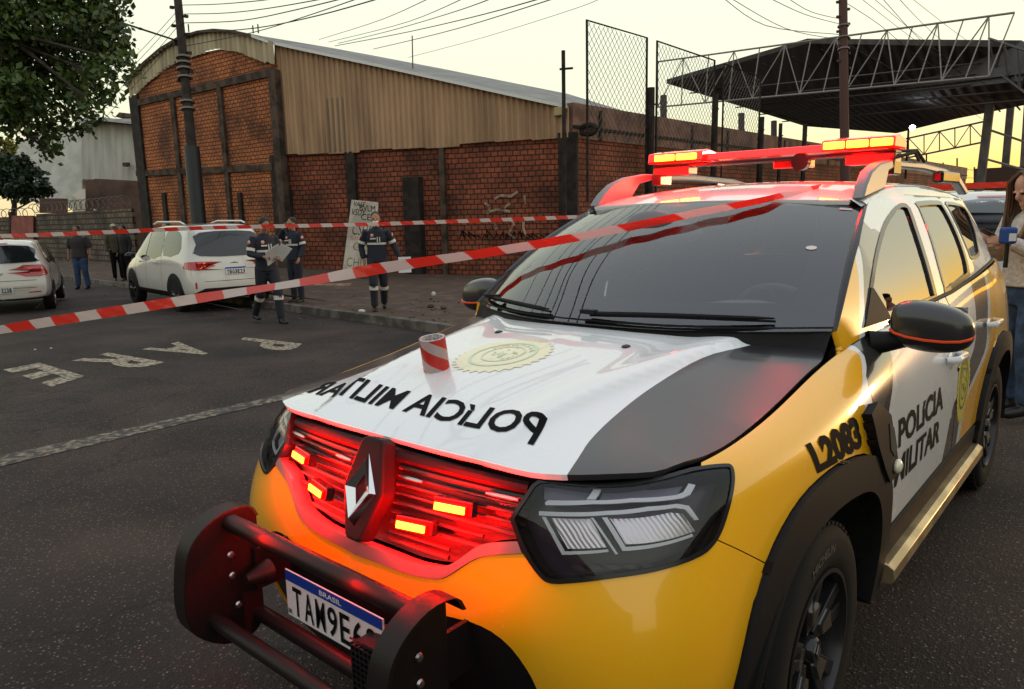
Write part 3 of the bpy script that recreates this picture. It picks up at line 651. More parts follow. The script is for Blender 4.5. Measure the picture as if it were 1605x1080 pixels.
# horizontal bars with stepped ends, left and right of the badge
for T,w in ((5.30,.016),(5.0,.009),(4.7,.012),(4.4,.009),(4.1,.012),(3.8,.009),(3.5,.012),(3.2,.009),(2.98,.012)):
    for s in (1,-1):
        m=MB(); m.m=0; xs=np.linspace(.075,.47 if T>3.9 else (.36 if T>3.4 else .27),12)
        P=[gpt(s*x,T,-.028) for x in xs]; m.tube(P,[w*.5]*len(P),8); m.build('grille_bar',[GRL],gr,smooth=True)
m=MB(); P=[gpt(x,5.62,-.02) for x in np.linspace(-.47,.47,30)]; m.tube(P,.014,8); m.build('grille_bar',[CLAD],gr,smooth=True)
for s in (1,-1):   # bright insert strips high in the grille
    for (xa,xb,T) in ((.10,.17,4.98),(.36,.45,5.15)):
        m=MB(); P=[gpt(s*x,T,-.012) for x in np.linspace(xa,xb,5)]; m.tube(P,[.003,.005,.005,.005,.003],8); m.build('grille_insert',[CHRS],gr,smooth=True)
# strobes in the grille
for (x,y,z,w) in ((.297,.075,.861,.090),(-.297,.075,.861,.090),(.189,.05,.796,.090),(-.189,.05,.796,.090)):
    q=math.copysign(.28,x)
    rot=Matrix.Rotation(q*.8,3,'Z')@Matrix.Rotation(-.25,3,'X')
    c=Vector((x,y-.012,z)); m=MB(); m.box(c+Vector((0,.012,0)),(w+.016,.026,.036),rot); h=m.build('strobe_light',[PLA],car,bevel=.004)
    m=MB(); m.box(c+rot@Vector((0,-.004,0)),(w,.010,.024),rot); m.build('strobe_lens',[EMR2],h,bevel=.004)
    m=MB(); m.box(c+rot@Vector((0,-.011,0)),(w*.90,.004,.017),rot); m.build('strobe_led',[EMY],h,bevel=.0015)
    pd=bpy.data.lights.new('strobe_spill','POINT'); pd.energy=0.75; pd.color=(1,.0,.0); pd.shadow_soft_size=.03
    po=bpy.data.objects.new('strobe_spill',pd); COL.objects.link(po); po.parent=car; po.matrix_local=world_of(car).inverted()@Matrix.Translation(c+Vector((0,-.19,-.06)))
    ld=bpy.data.lights.new('strobe_lamp','AREA'); ld.shape='RECTANGLE'; ld.size=w; ld.size_y=.03; ld.energy=9; ld.color=(1,.0,.0)
    lo=bpy.data.objects.new('strobe_lamp',ld); COL.objects.link(lo); lo.parent=car
    lo.matrix_local=world_of(car).inverted()@Matrix.LocRotScale(c+rot@Vector((0,-.03,0)),(rot@Matrix.Rotation(math.pi/2,3,'X')),None)
# badge
bc=Vector((0.018,.045,.845)); br=Matrix.Rotation(-.33,3,'X')
def bp_(a,b,h): return bc+br@Vector((a*.80,-h*.7,b*.88))
sur=[(-.052,.138),(-.036,.150),(.036,.150),(.052,.138),(.095,0),(.040,-.135),(.025,-.145),(-.025,-.145),(-.040,-.135),(-.095,0)]
m=MB(); m.prism(sur,bp_,-.04,.030); bs=m.build('badge_surround',[CLAD],car,bevel=.008)
o1=[(0,.104),(.068,0),(0,-.104),(-.068,0)]; 
m=MB(); mid=[(0,.088),(.054,0),(0,-.088),(-.054,0)]; inn=[(.006,.045),(.024,0),(-.006,-.045),(-.024,0)]
V=[bp_(a,b,.031) for a,b in o1]+[bp_(a*.86,b*.86,.052) for a,b in o1]+[bp_(a,b,.036) for a,b in inn]
V[4]=bp_(.012,.084,.052); V[6]=bp_(-.012,-.084,.052)
F=[]
for i in range(4): j=(i+1)%4; F+=[(i,j,4+j,4+i),(4+i,4+j,8+j,8+i)]
m.add(V,F); m.build('badge_diamond',[CHR],bs)
# ---- headlamps
def headlamp(flip):
    s=-1 if flip else 1
    p=panel('headlamp',[mat('lamp_housing',(.035,.022,.038),.25)],car,trim('side',HL,cell=.03,off=-.055,flange=0,flip=flip))
    rim=shrink(HL,.011,SC['side'])
    panel('headlamp_rim',[PLA],p,trim('side',HL,holes=[rim],cell=.02,off=.004,flange=.06,flip=flip))
    panel('headlamp_glass',[CLEAR],p,trim('side',shrink(HL,.010,SC['side']),cell=.03,off=.0005,flange=0,flip=flip))
    for key,m_,of,nm in HLP:
        for pl in key:
            c0=np.mean(np.array(pl),0); bl=None
            if False: bl=lambda q,c0=c0: -.030*np.clip(1-(((q[:,0]-c0[0])/.075)**2+((q[:,1]-c0[1])/.55)**2),0,1)+.0016*np.sin(q[:,0]*900)
            panel(nm,[m_],p,trim('side',pl,cell=.006 if bl else .012,off=of,flange=.006,flip=flip,bulge=bl))
            if bl:
                X=side(c0[None])[0]; m=MB(); m.ell((-X[0] if flip else X[0],X[1]+.030,X[2]),(.014,.014,.014)); m.build('bulb',[mat('bulb_glass',(.5,.45,.45),.1,.3,1)],p,smooth=True)
RFL=mat('reflector',(.74,.69,.74),.32,.85)
t_r=RFL.node_tree; wv=N(t_r,'ShaderNodeTexWave'); wv.bands_direction='DIAGONAL'; wv.inputs['Scale'].default_value=38; wv.inputs['Distortion'].default_value=1.5; wv.inputs['Detail'].default_value=0; tq=N(t_r,'ShaderNodeTexCoord'); t_r.links.new(tq.outputs['Object'],wv.inputs['Vector'])
bq=N(t_r,'ShaderNodeBump'); bq.inputs['Strength'].default_value=.28; bq.inputs['Distance'].default_value=.004; t_r.links.new(wv.outputs['Fac'],bq.inputs['Height']); t_r.links.new(bq.outputs[0],t_r.nodes['Principled BSDF'].inputs['Normal'])
HLPX=dict(HLPX_)
HLP=[(HLPX['drl'],LAMPW,-.016,'running_light'),(HLPX['frame'],LAMPW,-.022,'reflector_frame'),(HLPX['cell'],mat('lamp_dark_cells',(.16,.15,.20),.3),-.03,'lamp_cell'),(HLPX['refl'],RFL,-.038,'reflector'),(HLPX['block'],mat('lamp_smoked_block',(.055,.035,.045),.25),-.03,'lamp_cell')]
both(headlamp)
# ---- windscreen, frit, cowl, wipers
wo=[(u,.0) for u in np.linspace(-1,1,25)]+[(1,v) for v in np.linspace(.05,.95,12)]+[(u,.992) for u in np.linspace(1,-1,25)]+[(-1,v) for v in np.linspace(.95,.05,12)]
wi=smooth_poly([(-.84,.17),(-.4,.165),(0,.16),(.4,.165),(.80,.17),(.845,.22),(.845,.80),(.80,.885),(.4,.90),(.25,.885),(-.25,.885),(-.4,.90),(-.80,.885),(-.86,.80),(-.865,.24)],True,2)
ws=panel('windscreen',[SCREEN],car,trim('wscreen',wo,cell=.06,flange=.006))
panel('windscreen_frit',[mat('black_frit',(.012,.011,.013),.35)],ws,trim('wscreen',wo,holes=[wi],cell=.05,off=-.005,flange=0))
def wsp(u,v,off=0):
    q=np.array([[u,v]]); X=wscreen(q); n=normals_of(wscreen,q,np.array([[0,-1,1.]])); return Vector(X[0]+n[0]*off)
for (ua,va,ub,vb) in ((-.93,.05,-.22,.035),(.02,.035,.80,.045)):
    P=[wsp(ua+(ub-ua)*t,va+(vb-va)*t,.022+.01*math.sin(3.1*t)) for t in np.linspace(0,1,12)]
    m=MB(); m.tube(P,[.007]+[.006]*10+[.003],6); m.tube([p+Vector((0,.010,-.010)) for p in P],.004,5); m.box(P[3 if ua<0 else 0]+Vector((0,0,.004)),(.06,.022,.014)); m.build('wiper',[CLAD],car,smooth=True)
V=[];F=[]; us=np.linspace(-1,1,41)
for u in us:
    b=wsp(u,.02,.004); yb=float(np.interp(abs(b.x),[0,.2,.4,.5,.6,.68,.74],[1.0,1.01,1.05,1.095,1.155,1.215,1.21])); z=float(hood(np.array([[b.x*.97,yb]]))[0,2])
    V+=[(b.x*.985,yb-.03,z-.03),(b.x*.99,yb+.012,z-.022),b]
for i in range(40): F+=[(3*i,3*i+1,3*i+4,3*i+3),(3*i+1,3*i+2,3*i+5,3*i+4)]
mk('cowl',V,F,[CLAD],car,True)
# ---- greenhouse
def zt(y): return float(np.interp(y,[1.90,2.0,2.15,2.4,3.4,3.8,4.0,4.1],[1.515,1.54,1.555,1.565,1.555,1.53,1.50,1.46]))
T6=[ (float(p[1]),float(p[2])) for p in side(np.stack([np.linspace(1.90,4.72,60),np.full(60,6.)],1))]
T6=[p for p in T6 if 1.26<p[0]<4.12]
wedge=[(float(wsp(1,v).y),float(wsp(1,v).z)) for v in np.linspace(0.0,1,14)]
HOU=wedge+[(y,zt(y)) for y in np.linspace(1.98,4.0,40)]+[(4.05,1.42),(4.12,1.28)]+T6[::-1]+[(1.275,1.10)]
WF=smooth_poly(TR['winF'],False,2)+[(2.262,1.152)]+[(y,1.150) for y in np.linspace(2.1,1.52,5)]+[(1.49,1.165)]
WRr=smooth_poly([(2.60,1.528),(3.03,1.532),(3.075,1.515),(3.075,1.46),(3.045,1.36),(3.0,1.26),(2.955,1.205),(2.90,1.190),(2.44,1.160),(2.405,1.18),(2.425,1.27),(2.505,1.41),(2.57,1.505)],True,2)
WQ=smooth_poly([(3.20,1.528),(3.60,1.510),(3.66,1.47),(3.58,1.40),(3.42,1.29),(3.34,1.258),(3.12,1.255),(3.10,1.29),(3.12,1.40),(3.16,1.49)],True,2)
aa=[(1.40,1.10)]+[(a,b) for a,b in TR['ap_a'][::-1]]; ab=[(1.44,1.10)]+[(a,b) for a,b in TR['ap_b'][::-1]]
def hcl(C):
    o=[]
    for y,z in C:
        a=np.interp(z,[p[1] for p in aa],[p[0] for p in aa]); b=np.interp(z,[p[1] for p in ab],[p[0] for p in ab])
        if z<1.385 and y<a: o.append(0)
        elif z<1.425 and y<b+.0: o.append(1)
        elif y<2.02 and z<1.47-.3*max(0,y-1.75): o.append(2)
        elif y>3.9 and z<1.33: o.append(0)
        else: o.append(1)
    return o
def house_side(flip):
    s=-1 if flip else 1
    cuts=[[p for p in c if p[1]>1.19 and pinside([p],HOU)[0] and not pinside([p],shrink(WF,-.02))[0]] for c in (smooth_poly(aa,False,2),smooth_poly(ab,False,2))]
    fr=panel('window_frame',LIVM,car,trim('house',HOU,holes=[WF,WRr,WQ],cuts=[smooth_poly(aa,False,2),smooth_poly(ab,False,2)],cls=hcl,cell=.04,flange=.02,flip=flip))
    for wn,sh_ in ((WF,.013),(WRr,.016),(WQ,.012)):
        inn=shrink(wn,sh_)
        if wn is WF: inn=[(a-(.022 if (a>2.2) else 0),b) for a,b in inn]
        if wn is WRr: inn=[(a-(.020 if (a>2.9) else 0),b) for a,b in inn]
        gl=panel('side_window',[SIDEG],car,trim('house',shrink(wn,.002),cell=.06,off=-.006,flange=0,flip=flip))
        panel('window_seal',[PLA],gl,trim('house',shrink(wn,-.004),holes=[inn],cell=.03,off=.0025,flange=.008,flip=flip))
    # cant rail up to the roof
    V=[];F=[]; ys=np.linspace(1.93,4.05,50); K=9
    for y in ys:
        a=house(np.array([[y,zt(y)]]))[0]; b=np.array([.575,y,roofz(.575,y)]); b0=np.array([.60,y,b[2]-.004]); c=np.array([a[0]-.006,y,max(zt(y)+.035,b[2]-.03)]); c=np.array([min(a[0]-.008,.628),y,b[2]-.008])
        for t in np.linspace(0,1,K): p=(1-t)**2*a+2*t*(1-t)*c+t*t*b; V.append((p[0]*s,p[1],p[2]))
    for i in range(len(ys)-1):
        for k in range(K-1): F.append((i*K+k,i*K+k+1,(i+1)*K+k+1,(i+1)*K+k) if flip else (i*K+k,(i+1)*K+k,(i+1)*K+k+1,i*K+k+1))
    mk('cant_rail',V,F,[WHT],fr,True)
    # a-pillar trim between glass and bodywork
    V=[];F=[]; vs=np.linspace(0,1,24)
    for v in vs:
        a=wsp(1,v,.001); y,z=a.y,a.z; b=house(np.array([[y+.004,z+.002]]))[0]
        for q in (a,(Vector(a)+Vector(b))/2+Vector((.004,-.006,.004)),Vector(b)): V.append((q[0]*s,q[1],q[2]))
    for i in range(23):
        for k in range(2): F.append((i*3+k,i*3+k+1,(i+1)*3+k+1,(i+1)*3+k))
    mk('pillar_trim',V,F,[PLA],fr,True)
    # dark belt strip
    m=MB(); m.tube([(s*(float(gx(y,z+.012))+.004),y,z+.004) for y,z in T6 if 1.62<y<4.0],.009,6); m.build('belt_strip',[CLAD],fr,smooth=True)
    # mirror sail
    panel('mirror_sail',[CLAD],car,trim('house',[(1.45,1.135),(1.585,1.25),(1.60,1.245),(1.665,1.14)],cell=.04,off=.006,flange=.012,flip=flip))
both(house_side)
hd=[(float(wsp(u,1).x),float(wsp(u,1).y)+.004) for u in np.linspace(-.94,.94,21)]
def roof_h(q): return 0
ro=hd+[(.575,1.96),(.575,4.05)]+[(x,4.12+.03*(1-(x/.575)**2)) for x in np.linspace(.55,-.55,9)]+[(-.575,4.05),(-.575,1.96)]
rf=panel('roof',[WHT],car,trim('roof',ro,cell=.05,flange=.02))
for s in (1,-1):   # front roof corner filler
    V=[(s*.574,1.91,roofz(.574,1.93)),(s*.574,1.97,roofz(.574,1.97)),(s*.60,1.97,1.553),(s*.628,1.95,1.527),(s*.614,1.915,1.517)]
    mk('roof_corner',V,[(0,1,2,3,4)],[WHT],rf,True)
# tailgate glass and upper tail
V=[];F=[]
for i,z in enumerate(np.linspace(1.19,1.55,9)):
    y=4.19-(z-1.19)*.55*(1+0*z); 
    for x in np.linspace(-1,1,13):
        w=.76-(z-1.15)*.42; V.append((x*w,y+.04*(1-x*x)-.09*abs(x)**3,z))
for i in range(8):
    for k in range(12): F.append((i*13+k,i*13+k+1,(i+1)*13+k+1,(i+1)*13+k))
mk('tailgate',V,F,[YEL],car,True)
V2=[(v[0]*.86,v[1]+.006,v[2]) for v in V[13:-13]]; mk('rear_window',V2,F[:-24],[SIDEG],car,True)
for s in (1,-1):
    m=MB(); m.box((s*.66,4.245,.98),(.16,.08,.26)); m.build('tail_light',[REDL],car,bevel=.02)
# ---- roof rails
for s in (1,-1):
    pr=[(1.925,1.545),(1.98,1.60),(2.06,1.65),(2.18,1.685),(2.36,1.705),(2.9,1.712),(3.4,1.700),(3.75,1.668),(3.98,1.585),(3.90,1.570),(3.70,1.635),(3.4,1.668),(2.9,1.680),(2.42,1.675),(2.30,1.655),(2.23,1.585)]
    m=MB(); m.prism(pr,lambda a,b,h:(s*(.600+(1.70-b)*.12-h),a,b),0,.046); m.build('roof_rail',[mat('satin_grey_rail',(.20,.195,.20),.38,.3)],car,smooth=35,bevel=.008)
    m=MB(); m.box((s*.60,3.42,1.655),(.05,.42,.06)); m.build('rail_clamp',[PLA],car,bevel=.012)
m=MB(); m.tube([(.60,2.35,1.71),(.64,2.55,1.74),(.60,2.8,1.72)],.008,6); m.tube([(.56,2.4,1.74),(.60,2.75,1.76),(.59,2.95,1.72)],.008,6); m.build('light_bar_cable',[RUB],car,smooth=True)
# ---- light bar (rests on the rails)
LBX=.035
lb=thing('light_bar','slim red light bar glowing across the roof rails of the police SUV','light bar',(LBX,2.42,1.70))
def bx(nm,c,d,m_,p,bev=.006):
    m=MB(); m.box((c[0]+LBX,c[1],c[2]),d); return m.build(nm,[m_],p,bevel=bev)
m=MB(); m.prism([(2.37,1.757),(2.385,1.787),(2.46,1.791),(2.50,1.768),(2.49,1.754)],lambda a,b,h:(h+LBX,a,b),-.30,.30); m.build('centre_lens',[EMR],lb,bevel=.003)
bx('base_rail',(0,2.43,1.738),(1.14,.10,.018),PLA,lb)
for s in (1,-1):
    m=MB(); m.prism([(2.335,1.752),(2.345,1.800),(2.42,1.812),(2.52,1.800),(2.53,1.752)],lambda a,b,h:(h*s+LBX,a,b),.28,.575); e=m.build('end_lens',[EMR],lb,bevel=.008)
    bx('mount',(s*.47,2.43,1.715),(.20,.10,.045),mat('red_lit_bracket',(.05,.03,.03),.3),lb)
    bx('foot',(s*.545,2.43,1.675),(.05,.12,.06),PLA,lb)
    for k in range(3 if s>0 else 2):
        x=s*(.335+.095*k) if s>0 else -(.36+.12*k)
        m=MB(); m.box((x+LBX,2.336,1.777),(.086 if s>0 else .108,.012,.030)); m.build('strobe_led',[EMY],e,bevel=.004)
    for (yy,zz,en) in ((2.22,1.79,11),(2.42,1.715,5)):
        pd=bpy.data.lights.new('strobe_spill','POINT'); pd.energy=en; pd.color=(1,.0,.0); pd.shadow_soft_size=.06
        po=bpy.data.objects.new('strobe_spill',pd); COL.objects.link(po); po.parent=lb; po.matrix_local=world_of(lb).inverted()@Matrix.Translation((s*.40+LBX,yy,zz))
    ld=bpy.data.lights.new('strobe_lamp','AREA'); ld.shape='RECTANGLE'; ld.size=.28; ld.size_y=.04; ld.energy=26; ld.color=(1,.0,.0)
    lo=bpy.data.objects.new('strobe_lamp',ld); COL.objects.link(lo); lo.parent=lb
    lo.matrix_local=world_of(lb).inverted()@Matrix.LocRotScale(Vector((s*.43+LBX,2.315,1.785)),Matrix.Rotation(R(78),3,'X'),None)
bx('siren_speaker',(.13,2.44,1.715),(.16,.09,.04),REDL,lb)
m=MB(); m.lathe([(.0,0),(.030,0),(.038,-.01),(.038,-.05),(0,-.05)],(.18+LBX,2.42,1.72),'y',24); m.build('siren_horn',[PLA],lb,smooth=True)
# ---- door mirror
def mirror(flip):
    s=-1 if flip else 1; V=[];F=[]; n=28
    st=[(.842,.030,.030),(.848,.048,.050),(.862,.060,.066),(.90,.070,.078),(.95,.072,.080),(1.0,.066,.074),(1.04,.052,.060),(1.062,.034,.040),(1.070,.012,.014)]
    for x,hy,hz in st:
        for k in range(n):
            w=2*math.pi*k/n; c,d=math.cos(w),math.sin(w); e=.72
            yy=math.copysign(abs(c)**e,c)*hy; zz=math.copysign(abs(d)**e,d)*hz
            if yy>0: yy*=.55
            V.append((s*x,1.515+yy+.10*(x-.842)*.6,1.155+zz-.10*(x-.842)))
    for i in range(len(st)-1):
        for k in range(n): F.append((i*n+k,i*n+(k+1)%n,(i+1)*n+(k+1)%n,(i+1)*n+k))
    F+=[tuple(range(n)),tuple((len(st)-1)*n+k for k in range(n))]
    o=mk('door_mirror',V,F,[BLK],car,True); bm=bmesh.new(); bm.from_mesh(o.data); bmesh.ops.recalc_face_normals(bm,faces=bm.faces); bm.to_mesh(o.data); bm.free()
    sb=o.modifiers.new('s','SUBSURF'); sb.levels=1; sb.render_levels=2
    P=[]
    for x,hy,hz in st[1:-1]: P.append(Vector((s*x,1.515-hy*1.0+.06*(x-.842),1.155-.10*(x-.842)-hz*.42)))
    P=[P[0]+Vector((-s*.002,.05,0))]+P+[Vector((s*1.068,1.53,1.125))]
    m=MB(); m.tube(P,[.0045]*len(P),6); m.build('orange_strip',[ORG],o,smooth=True)
    m=MB(); m.tube([(s*.79,1.47,1.085),(s*.83,1.485,1.09),(s*.875,1.50,1.10),(s*.91,1.51,1.105)],[.040,.034,.028,.024],10); m.build('mirror_arm',[CLAD],o,smooth=True)
    m=MB(); m.box((s*.955,1.56,1.15),(.17,.004,.11)); m.build('mirror_glass',[CHR],o)
both(mirror)
# ---- fender garnish with its little lamp, door handles, lock
def garnish(flip):
    f=lambda l:STs(l)
    o=f([(1.13,.935),(1.20,.955),(1.30,.90),(1.345,.80),(1.37,.745),(1.36,.70),(1.29,.695),(1.235,.75),(1.17,.84)])
    g_=panel('fender_garnish',[CLAD],car,trim('side',o,cell=.02,off=.030,flange=.035,flip=flip))
    i=f([(1.27,.88),(1.315,.86),(1.345,.79),(1.32,.77),(1.28,.80)])
    panel('garnish_grille',[mat('fine_mesh',(.05,.05,.05),.6,bump=1,bscale=700)],g_,trim('side',i,cell=.02,off=.033,flange=.003,flip=flip))
    p=side(np.array([ST(1.345,.735)]))[0]; s=-1 if flip else 1
    m=MB(); m.ell((s*(p[0]+.035),p[1],p[2]),(.014,.026,.022)); m.build('garnish_lamp',[mat('amber_clear',(.8,.72,.55),.15,0,1)],g_,smooth=True)
both(garnish)
def handles(flip):
    s=-1 if flip else 1
    for (y,z) in ((2.29,.905),(3.13,.94)):
        q=ST(y,z); p=side(np.array([q]))[0]
        m=MB(); m.ell((s*(p[0]-.012),y,z-.01),(.020,.062,.045)); cup=m.build('handle_cup',[WHT],car,smooth=True)
        m=MB(); m.tube([(s*(p[0]+.002),y-.095,z+.012),(s*(p[0]+.040),y-.07,z+.014),(s*(p[0]+.044),y+.05,z+.014),(s*(p[0]+.004),y+.10,z+.012)],[.012,.016,.016,.013],10,sx=.7); m.build('door_handle',[WHT],car,smooth=True)
    p=side(np.array([ST(2.45,.84)]))[0]; m=MB(); m.ell((s*(p[0]+.001),2.43,.845),(.004,.012,.012)); m.build('door_lock',[PLA],car,smooth=True)
both(handles)
word_on('side','POLíCIA',[(2.10,3.10),(2.76,2.98),(2.76,4.05),(2.10,4.12)],.03,parent=car)
word_on('side','MILITAR',[(2.07,1.83),(2.74,1.72),(2.74,2.62),(2.07,2.78)],.03,parent=car)
crest('side',(3.16,3.25),.135,1.75,CRB,CRG2,car)
# ---- wheels
def wheel(y,s):
    c=(0,y,.345); w=thing('wheel','','') if False else None
    xo=.885
    m=MB(); pr=[(.222,-.20),(.300,-.205),(.333,-.19),(.3445,-.165),(.3445,-.05),(.338,-.025),(.325,-.008),(.300,.0),(.262,-.002),(.232,-.008),(.222,-.018)]
    m.lathe(pr,(s*xo,y,.345),'x',72,s)
    ty=m.build('wheel',[RUB],car,smooth=50)
    m=MB()
    for (h,t) in ((-.036,0),(-.18,.05)):   # tread blocks
        for k in range(60):
            a=2*math.pi*k/60
            m.box((s*(xo+h),y+.343*math.cos(a+t),.345+.343*math.sin(a+t)),(.030,.022,.010),Matrix.Rotation(a+t-math.pi/2,3,'X'))
    m.build('tread',[RUB],ty)
    m=MB(); m.lathe([(.222,-.20),(.222,-.02),(.226,-.010),(.226,-.004),(.214,-.003),(.208,-.02),(.205,-.19)],(s*xo,y,.345),'x',64,s); rim=m.build('rim',[AIRP],ty,smooth=40)
    m=MB()
    for k in range(5):
        for d in (-.20,.20):
            a=2*math.pi*k/5+d+.35
            e=Vector((0,math.cos(a),math.sin(a))); t=Vector((0,-math.sin(a),math.cos(a))); o=Vector((s*xo,y,.345)); X=Vector((s,0,0))
            a2=2*math.pi*k/5+d*.35+.35; e2=Vector((0,math.cos(a2),math.sin(a2)))
            P0=o+e2*.045-X*.035; P1=o+e*.213-X*.018
            V=[P0-t*.016,P0+t*.016,P1+t*.022,P1-t*.022]; V+=[v-X*.035 for v in V]; V[0]-=X*.0
            m.add(V,[(0,1,2,3),(4,7,6,5),(0,4,5,1),(1,5,6,2),(2,6,7,3),(3,7,4,0)])
    m.build('spokes',[AIRP],ty,bevel=.004)
    for k in range(5):
        m=MB()
        a=2*math.pi*(k)/5+.35; e=Vector((0,math.cos(a),math.sin(a))); t=Vector((0,-math.sin(a),math.cos(a))); o=Vector((s*xo,y,.345)); X=Vector((s,0,0))
        V=[o+e*.075-t*.016-X*.022,o+e*.075+t*.016-X*.022,o+e*.125+t*.030-X*.016,o+e*.125-t*.030-X*.016]; V+=[v-X*.02 for v in V]
        m.add(V,[(0,1,2,3),(4,7,6,5),(0,4,5,1),(1,5,6,2),(2,6,7,3),(3,7,4,0)])
        m.build('spoke_insert',[GOLD],ty)
    m=MB(); m.lathe([(0,-.012),(.030,-.012),(.036,-.02),(.036,-.06)],(s*xo,y,.345),'x',24,s); hub=m.build('hub_cap',[PLA],ty,smooth=40)
    m=MB(); m.lathe([(.0,-.11),(.14,-.11),(.15,-.12)],(s*xo,y,.345),'x',32,s); m.build('brake_disc',[mat('brake_iron',(.12,.11,.10),.4,.9)],ty,smooth=40)
    m=MB(); d=[(0,.022),(.014,0),(0,-.022),(-.014,0)]; m.prism(d,lambda a,b,h:(s*(xo-.010+h),y+a,.345+b),0,.002); m.build('hub_badge',[CHRS],ty)
    return ty
for y in (.842,3.515):
    for s in (1,-1): wheel(y,s)
def tyre_word(txt,a0,a1,y,s):
    V,F,asp=flat_text(txt,.02); V,F=refine(V,F,.2,(asp,1))
    X=[]; 
    for a,b in V:
        w=a0+(a1-a0)*a; r=.272+.026*b; X.append((s*(.885+.0015),y+r*math.cos(w),.345+r*math.sin(w)))
    mk('tyre_lettering',X,F,[mat('tyre_lettering',(.07,.065,.06),.6)],car)
tyre_word('MICHELIN',R(112),R(78),.842,1)
# wheel wells, underbody, cabin
for y in (.85,3.515):
    for s in (1,-1):
        m=MB(); pts=[]; V=[];F=[]; 
        for k in range(25):
            a=math.pi*k/24*1.1-.15
            for x in (.50,.885): V.append((s*x,y+.455*math.cos(a)*(1.0),.345+.41*math.sin(a)))
        for k in range(24): F.append((2*k,2*k+1,2*k+3,2*k+2))
        m.add(V,F); m.box((s*.5,y,.5),(.01,.95,.55)); m.build('arch_liner',[GAP],car)
m=MB(); m.box((0,2.2,.36),(1.5,1.8,.16)); m.box((0,2.2,.33),(.98,3.7,.12)); m.box((0,.72,.55),(.96,.86,.60)); m.box((0,3.7,.7),(.96,.9,.7)); m.build('underbody',[GAP],car)
m=MB(); m.box((0,.22,.72),(1.0,.05,.42)); m.build('radiator',[GAP],car)
INT=mat('cabin_trim',(.16,.16,.17),.6); SEAT=mat('seat_fabric',(.12,.12,.13),.8)
m=MB()
for s in (1,-1): m.box((s*.765,2.75,.76),(.02,2.2,.62))
m.box((0,2.6,.46),(1.48,2.6,.03)); m.build('cabin_lining',[INT],car)
V=[];F=[]; dp=[(1.24,1.12),(1.34,1.155),(1.48,1.165),(1.60,1.15),(1.67,1.10),(1.68,.95),(1.60,.62)]
for x in np.linspace(-.60,.60,17):
    for (y,z) in dp: V.append((x,y,z+(.035*math.exp(-((x-.37)/.16)**2) if 1.4<y<1.65 else 0)))
k=len(dp)
for i in range(16):
    for j in range(k-1): F.append((i*k+j,i*k+j+1,(i+1)*k+j+1,(i+1)*k+j))
mk('dashboard',V,F,[mat('dashboard_grey',(.26,.27,.275),.55)],car,True)
m=MB(); rot=Matrix.Rotation(R(-62),3,'X'); P=[Vector((.37,1.82,1.06))+rot@Vector((.185*math.cos(a),.185*math.sin(a),0)) for a in np.linspace(0,2*math.pi,41)]
m.tube(P,.016,8); m.tube([P[0],P[20]],.018,6); m.tube([Vector((.37,1.82,1.06)),P[30]],.018,6); m.build('steering_wheel',[mat('wheel_leather',(.09,.09,.10),.4)],car,smooth=True)
for x in (.38,-.38):
    m=MB(); m.box((x,2.2,.72),(.5,.5,.16)); m.box((x,2.46,1.02),(.46,.13,.56),Matrix.Rotation(R(14),3,'X').inverted()); m.box((x,2.54,1.37),(.26,.09,.17)); m.build('front_seat',[SEAT],car,bevel=.04)
m=MB(); m.box((0,3.2,.95),(1.3,.18,.6)); m.build('rear_seat',[SEAT],car,bevel=.04)
m=MB(); m.ell((-.02,1.66,1.43),(.13,.03,.045)); m.ell((-.10,1.62,1.46),(.12,.04,.06)); m.build('inside_mirror',[INT],car,smooth=True)
for (u,v,w,h,mm) in ((.845,.545,.034,.014,mat('sticker_pale',(.55,.56,.50),.5)),(.93,.955,.045,.012,mat('sticker_pink',(.55,.42,.42),.5))):
    V=[(u+w*math.cos(t)*.7,v+h*math.sin(t)*1.2) for t in np.linspace(0,2*math.pi,24)[:-1]] if u<.9 else [(u-w*.7,v-h),(u+w*.7,v-h),(u+w*.7,v+h),(u-w*.7,v+h)]
    decal('sticker',mm,ws,'wscreen',V,[tuple(range(len(V)))],.002)
# ---- bull bar and number plate
bb=thing('bull_bar','black steel push bar bolted to the nose of the police SUV','push bar',(0,-.12,.37))
PP=smooth_poly([(-.045,.705),(-.07,.742),(-.14,.745),(-.205,.715),(-.245,.665),(-.262,.58),(-.266,.50),(-.245,.435),(-.17,.375),(-.09,.365),(-.045,.40)],False,3)
for s in (1,-1):
    x0=.372
    m=MB(); m.prism(PP,lambda a,b,h:(s*(x0+h),a,b),0,.010); pl=m.build('side_plate',[STEEL],bb,bevel=.003)
    V=[];F=[]
    for (a,b) in PP: V+=[(s*x0,a-.001,b),(s*(x0+.060),a-.001,b),(s*(x0+.060),a+.010,b*.985+.008),(s*(x0+.01),a+.011,b*.985+.008)]
    for i in range(len(PP)-1):
        for k in range(4): F.append((4*i+k,4*i+(k+1)%4,4*i+4+(k+1)%4,4*i+4+k))
    m=MB(); m.add(V,F); m.build('plate_flange',[STEEL],pl,smooth=40)
    for (a,b) in ((-.13,.62),(-.13,.56),(-.12,.47)):
        for q in (0,.012):
            m=MB(); m.lathe([(0,.006),(.008,.005),(.011,0)],(s*(x0+q),a,b),'x',12,s if q else -s); m.build('bolt',[CHRS],pl,smooth=True)
for (y,z,r) in ((-.125,.715,.023),(-.19,.455,.021)):
    m=MB(); m.tube([(-x0,y,z),(x0,y,z)],r,20); m.build('cross_tube',[STEEL],bb,smooth=True)
m=MB(); m.tube([(-x0,-.06,.42),(x0,-.06,.42)],.022,14); m.build('cross_tube',[STEEL],bb,smooth=True)
for s in (1,-1):
    m=MB(); m.box((s*.36,.05,.56),(.012,.24,.12)); m.build('mounting_arm',[STEEL],bb)
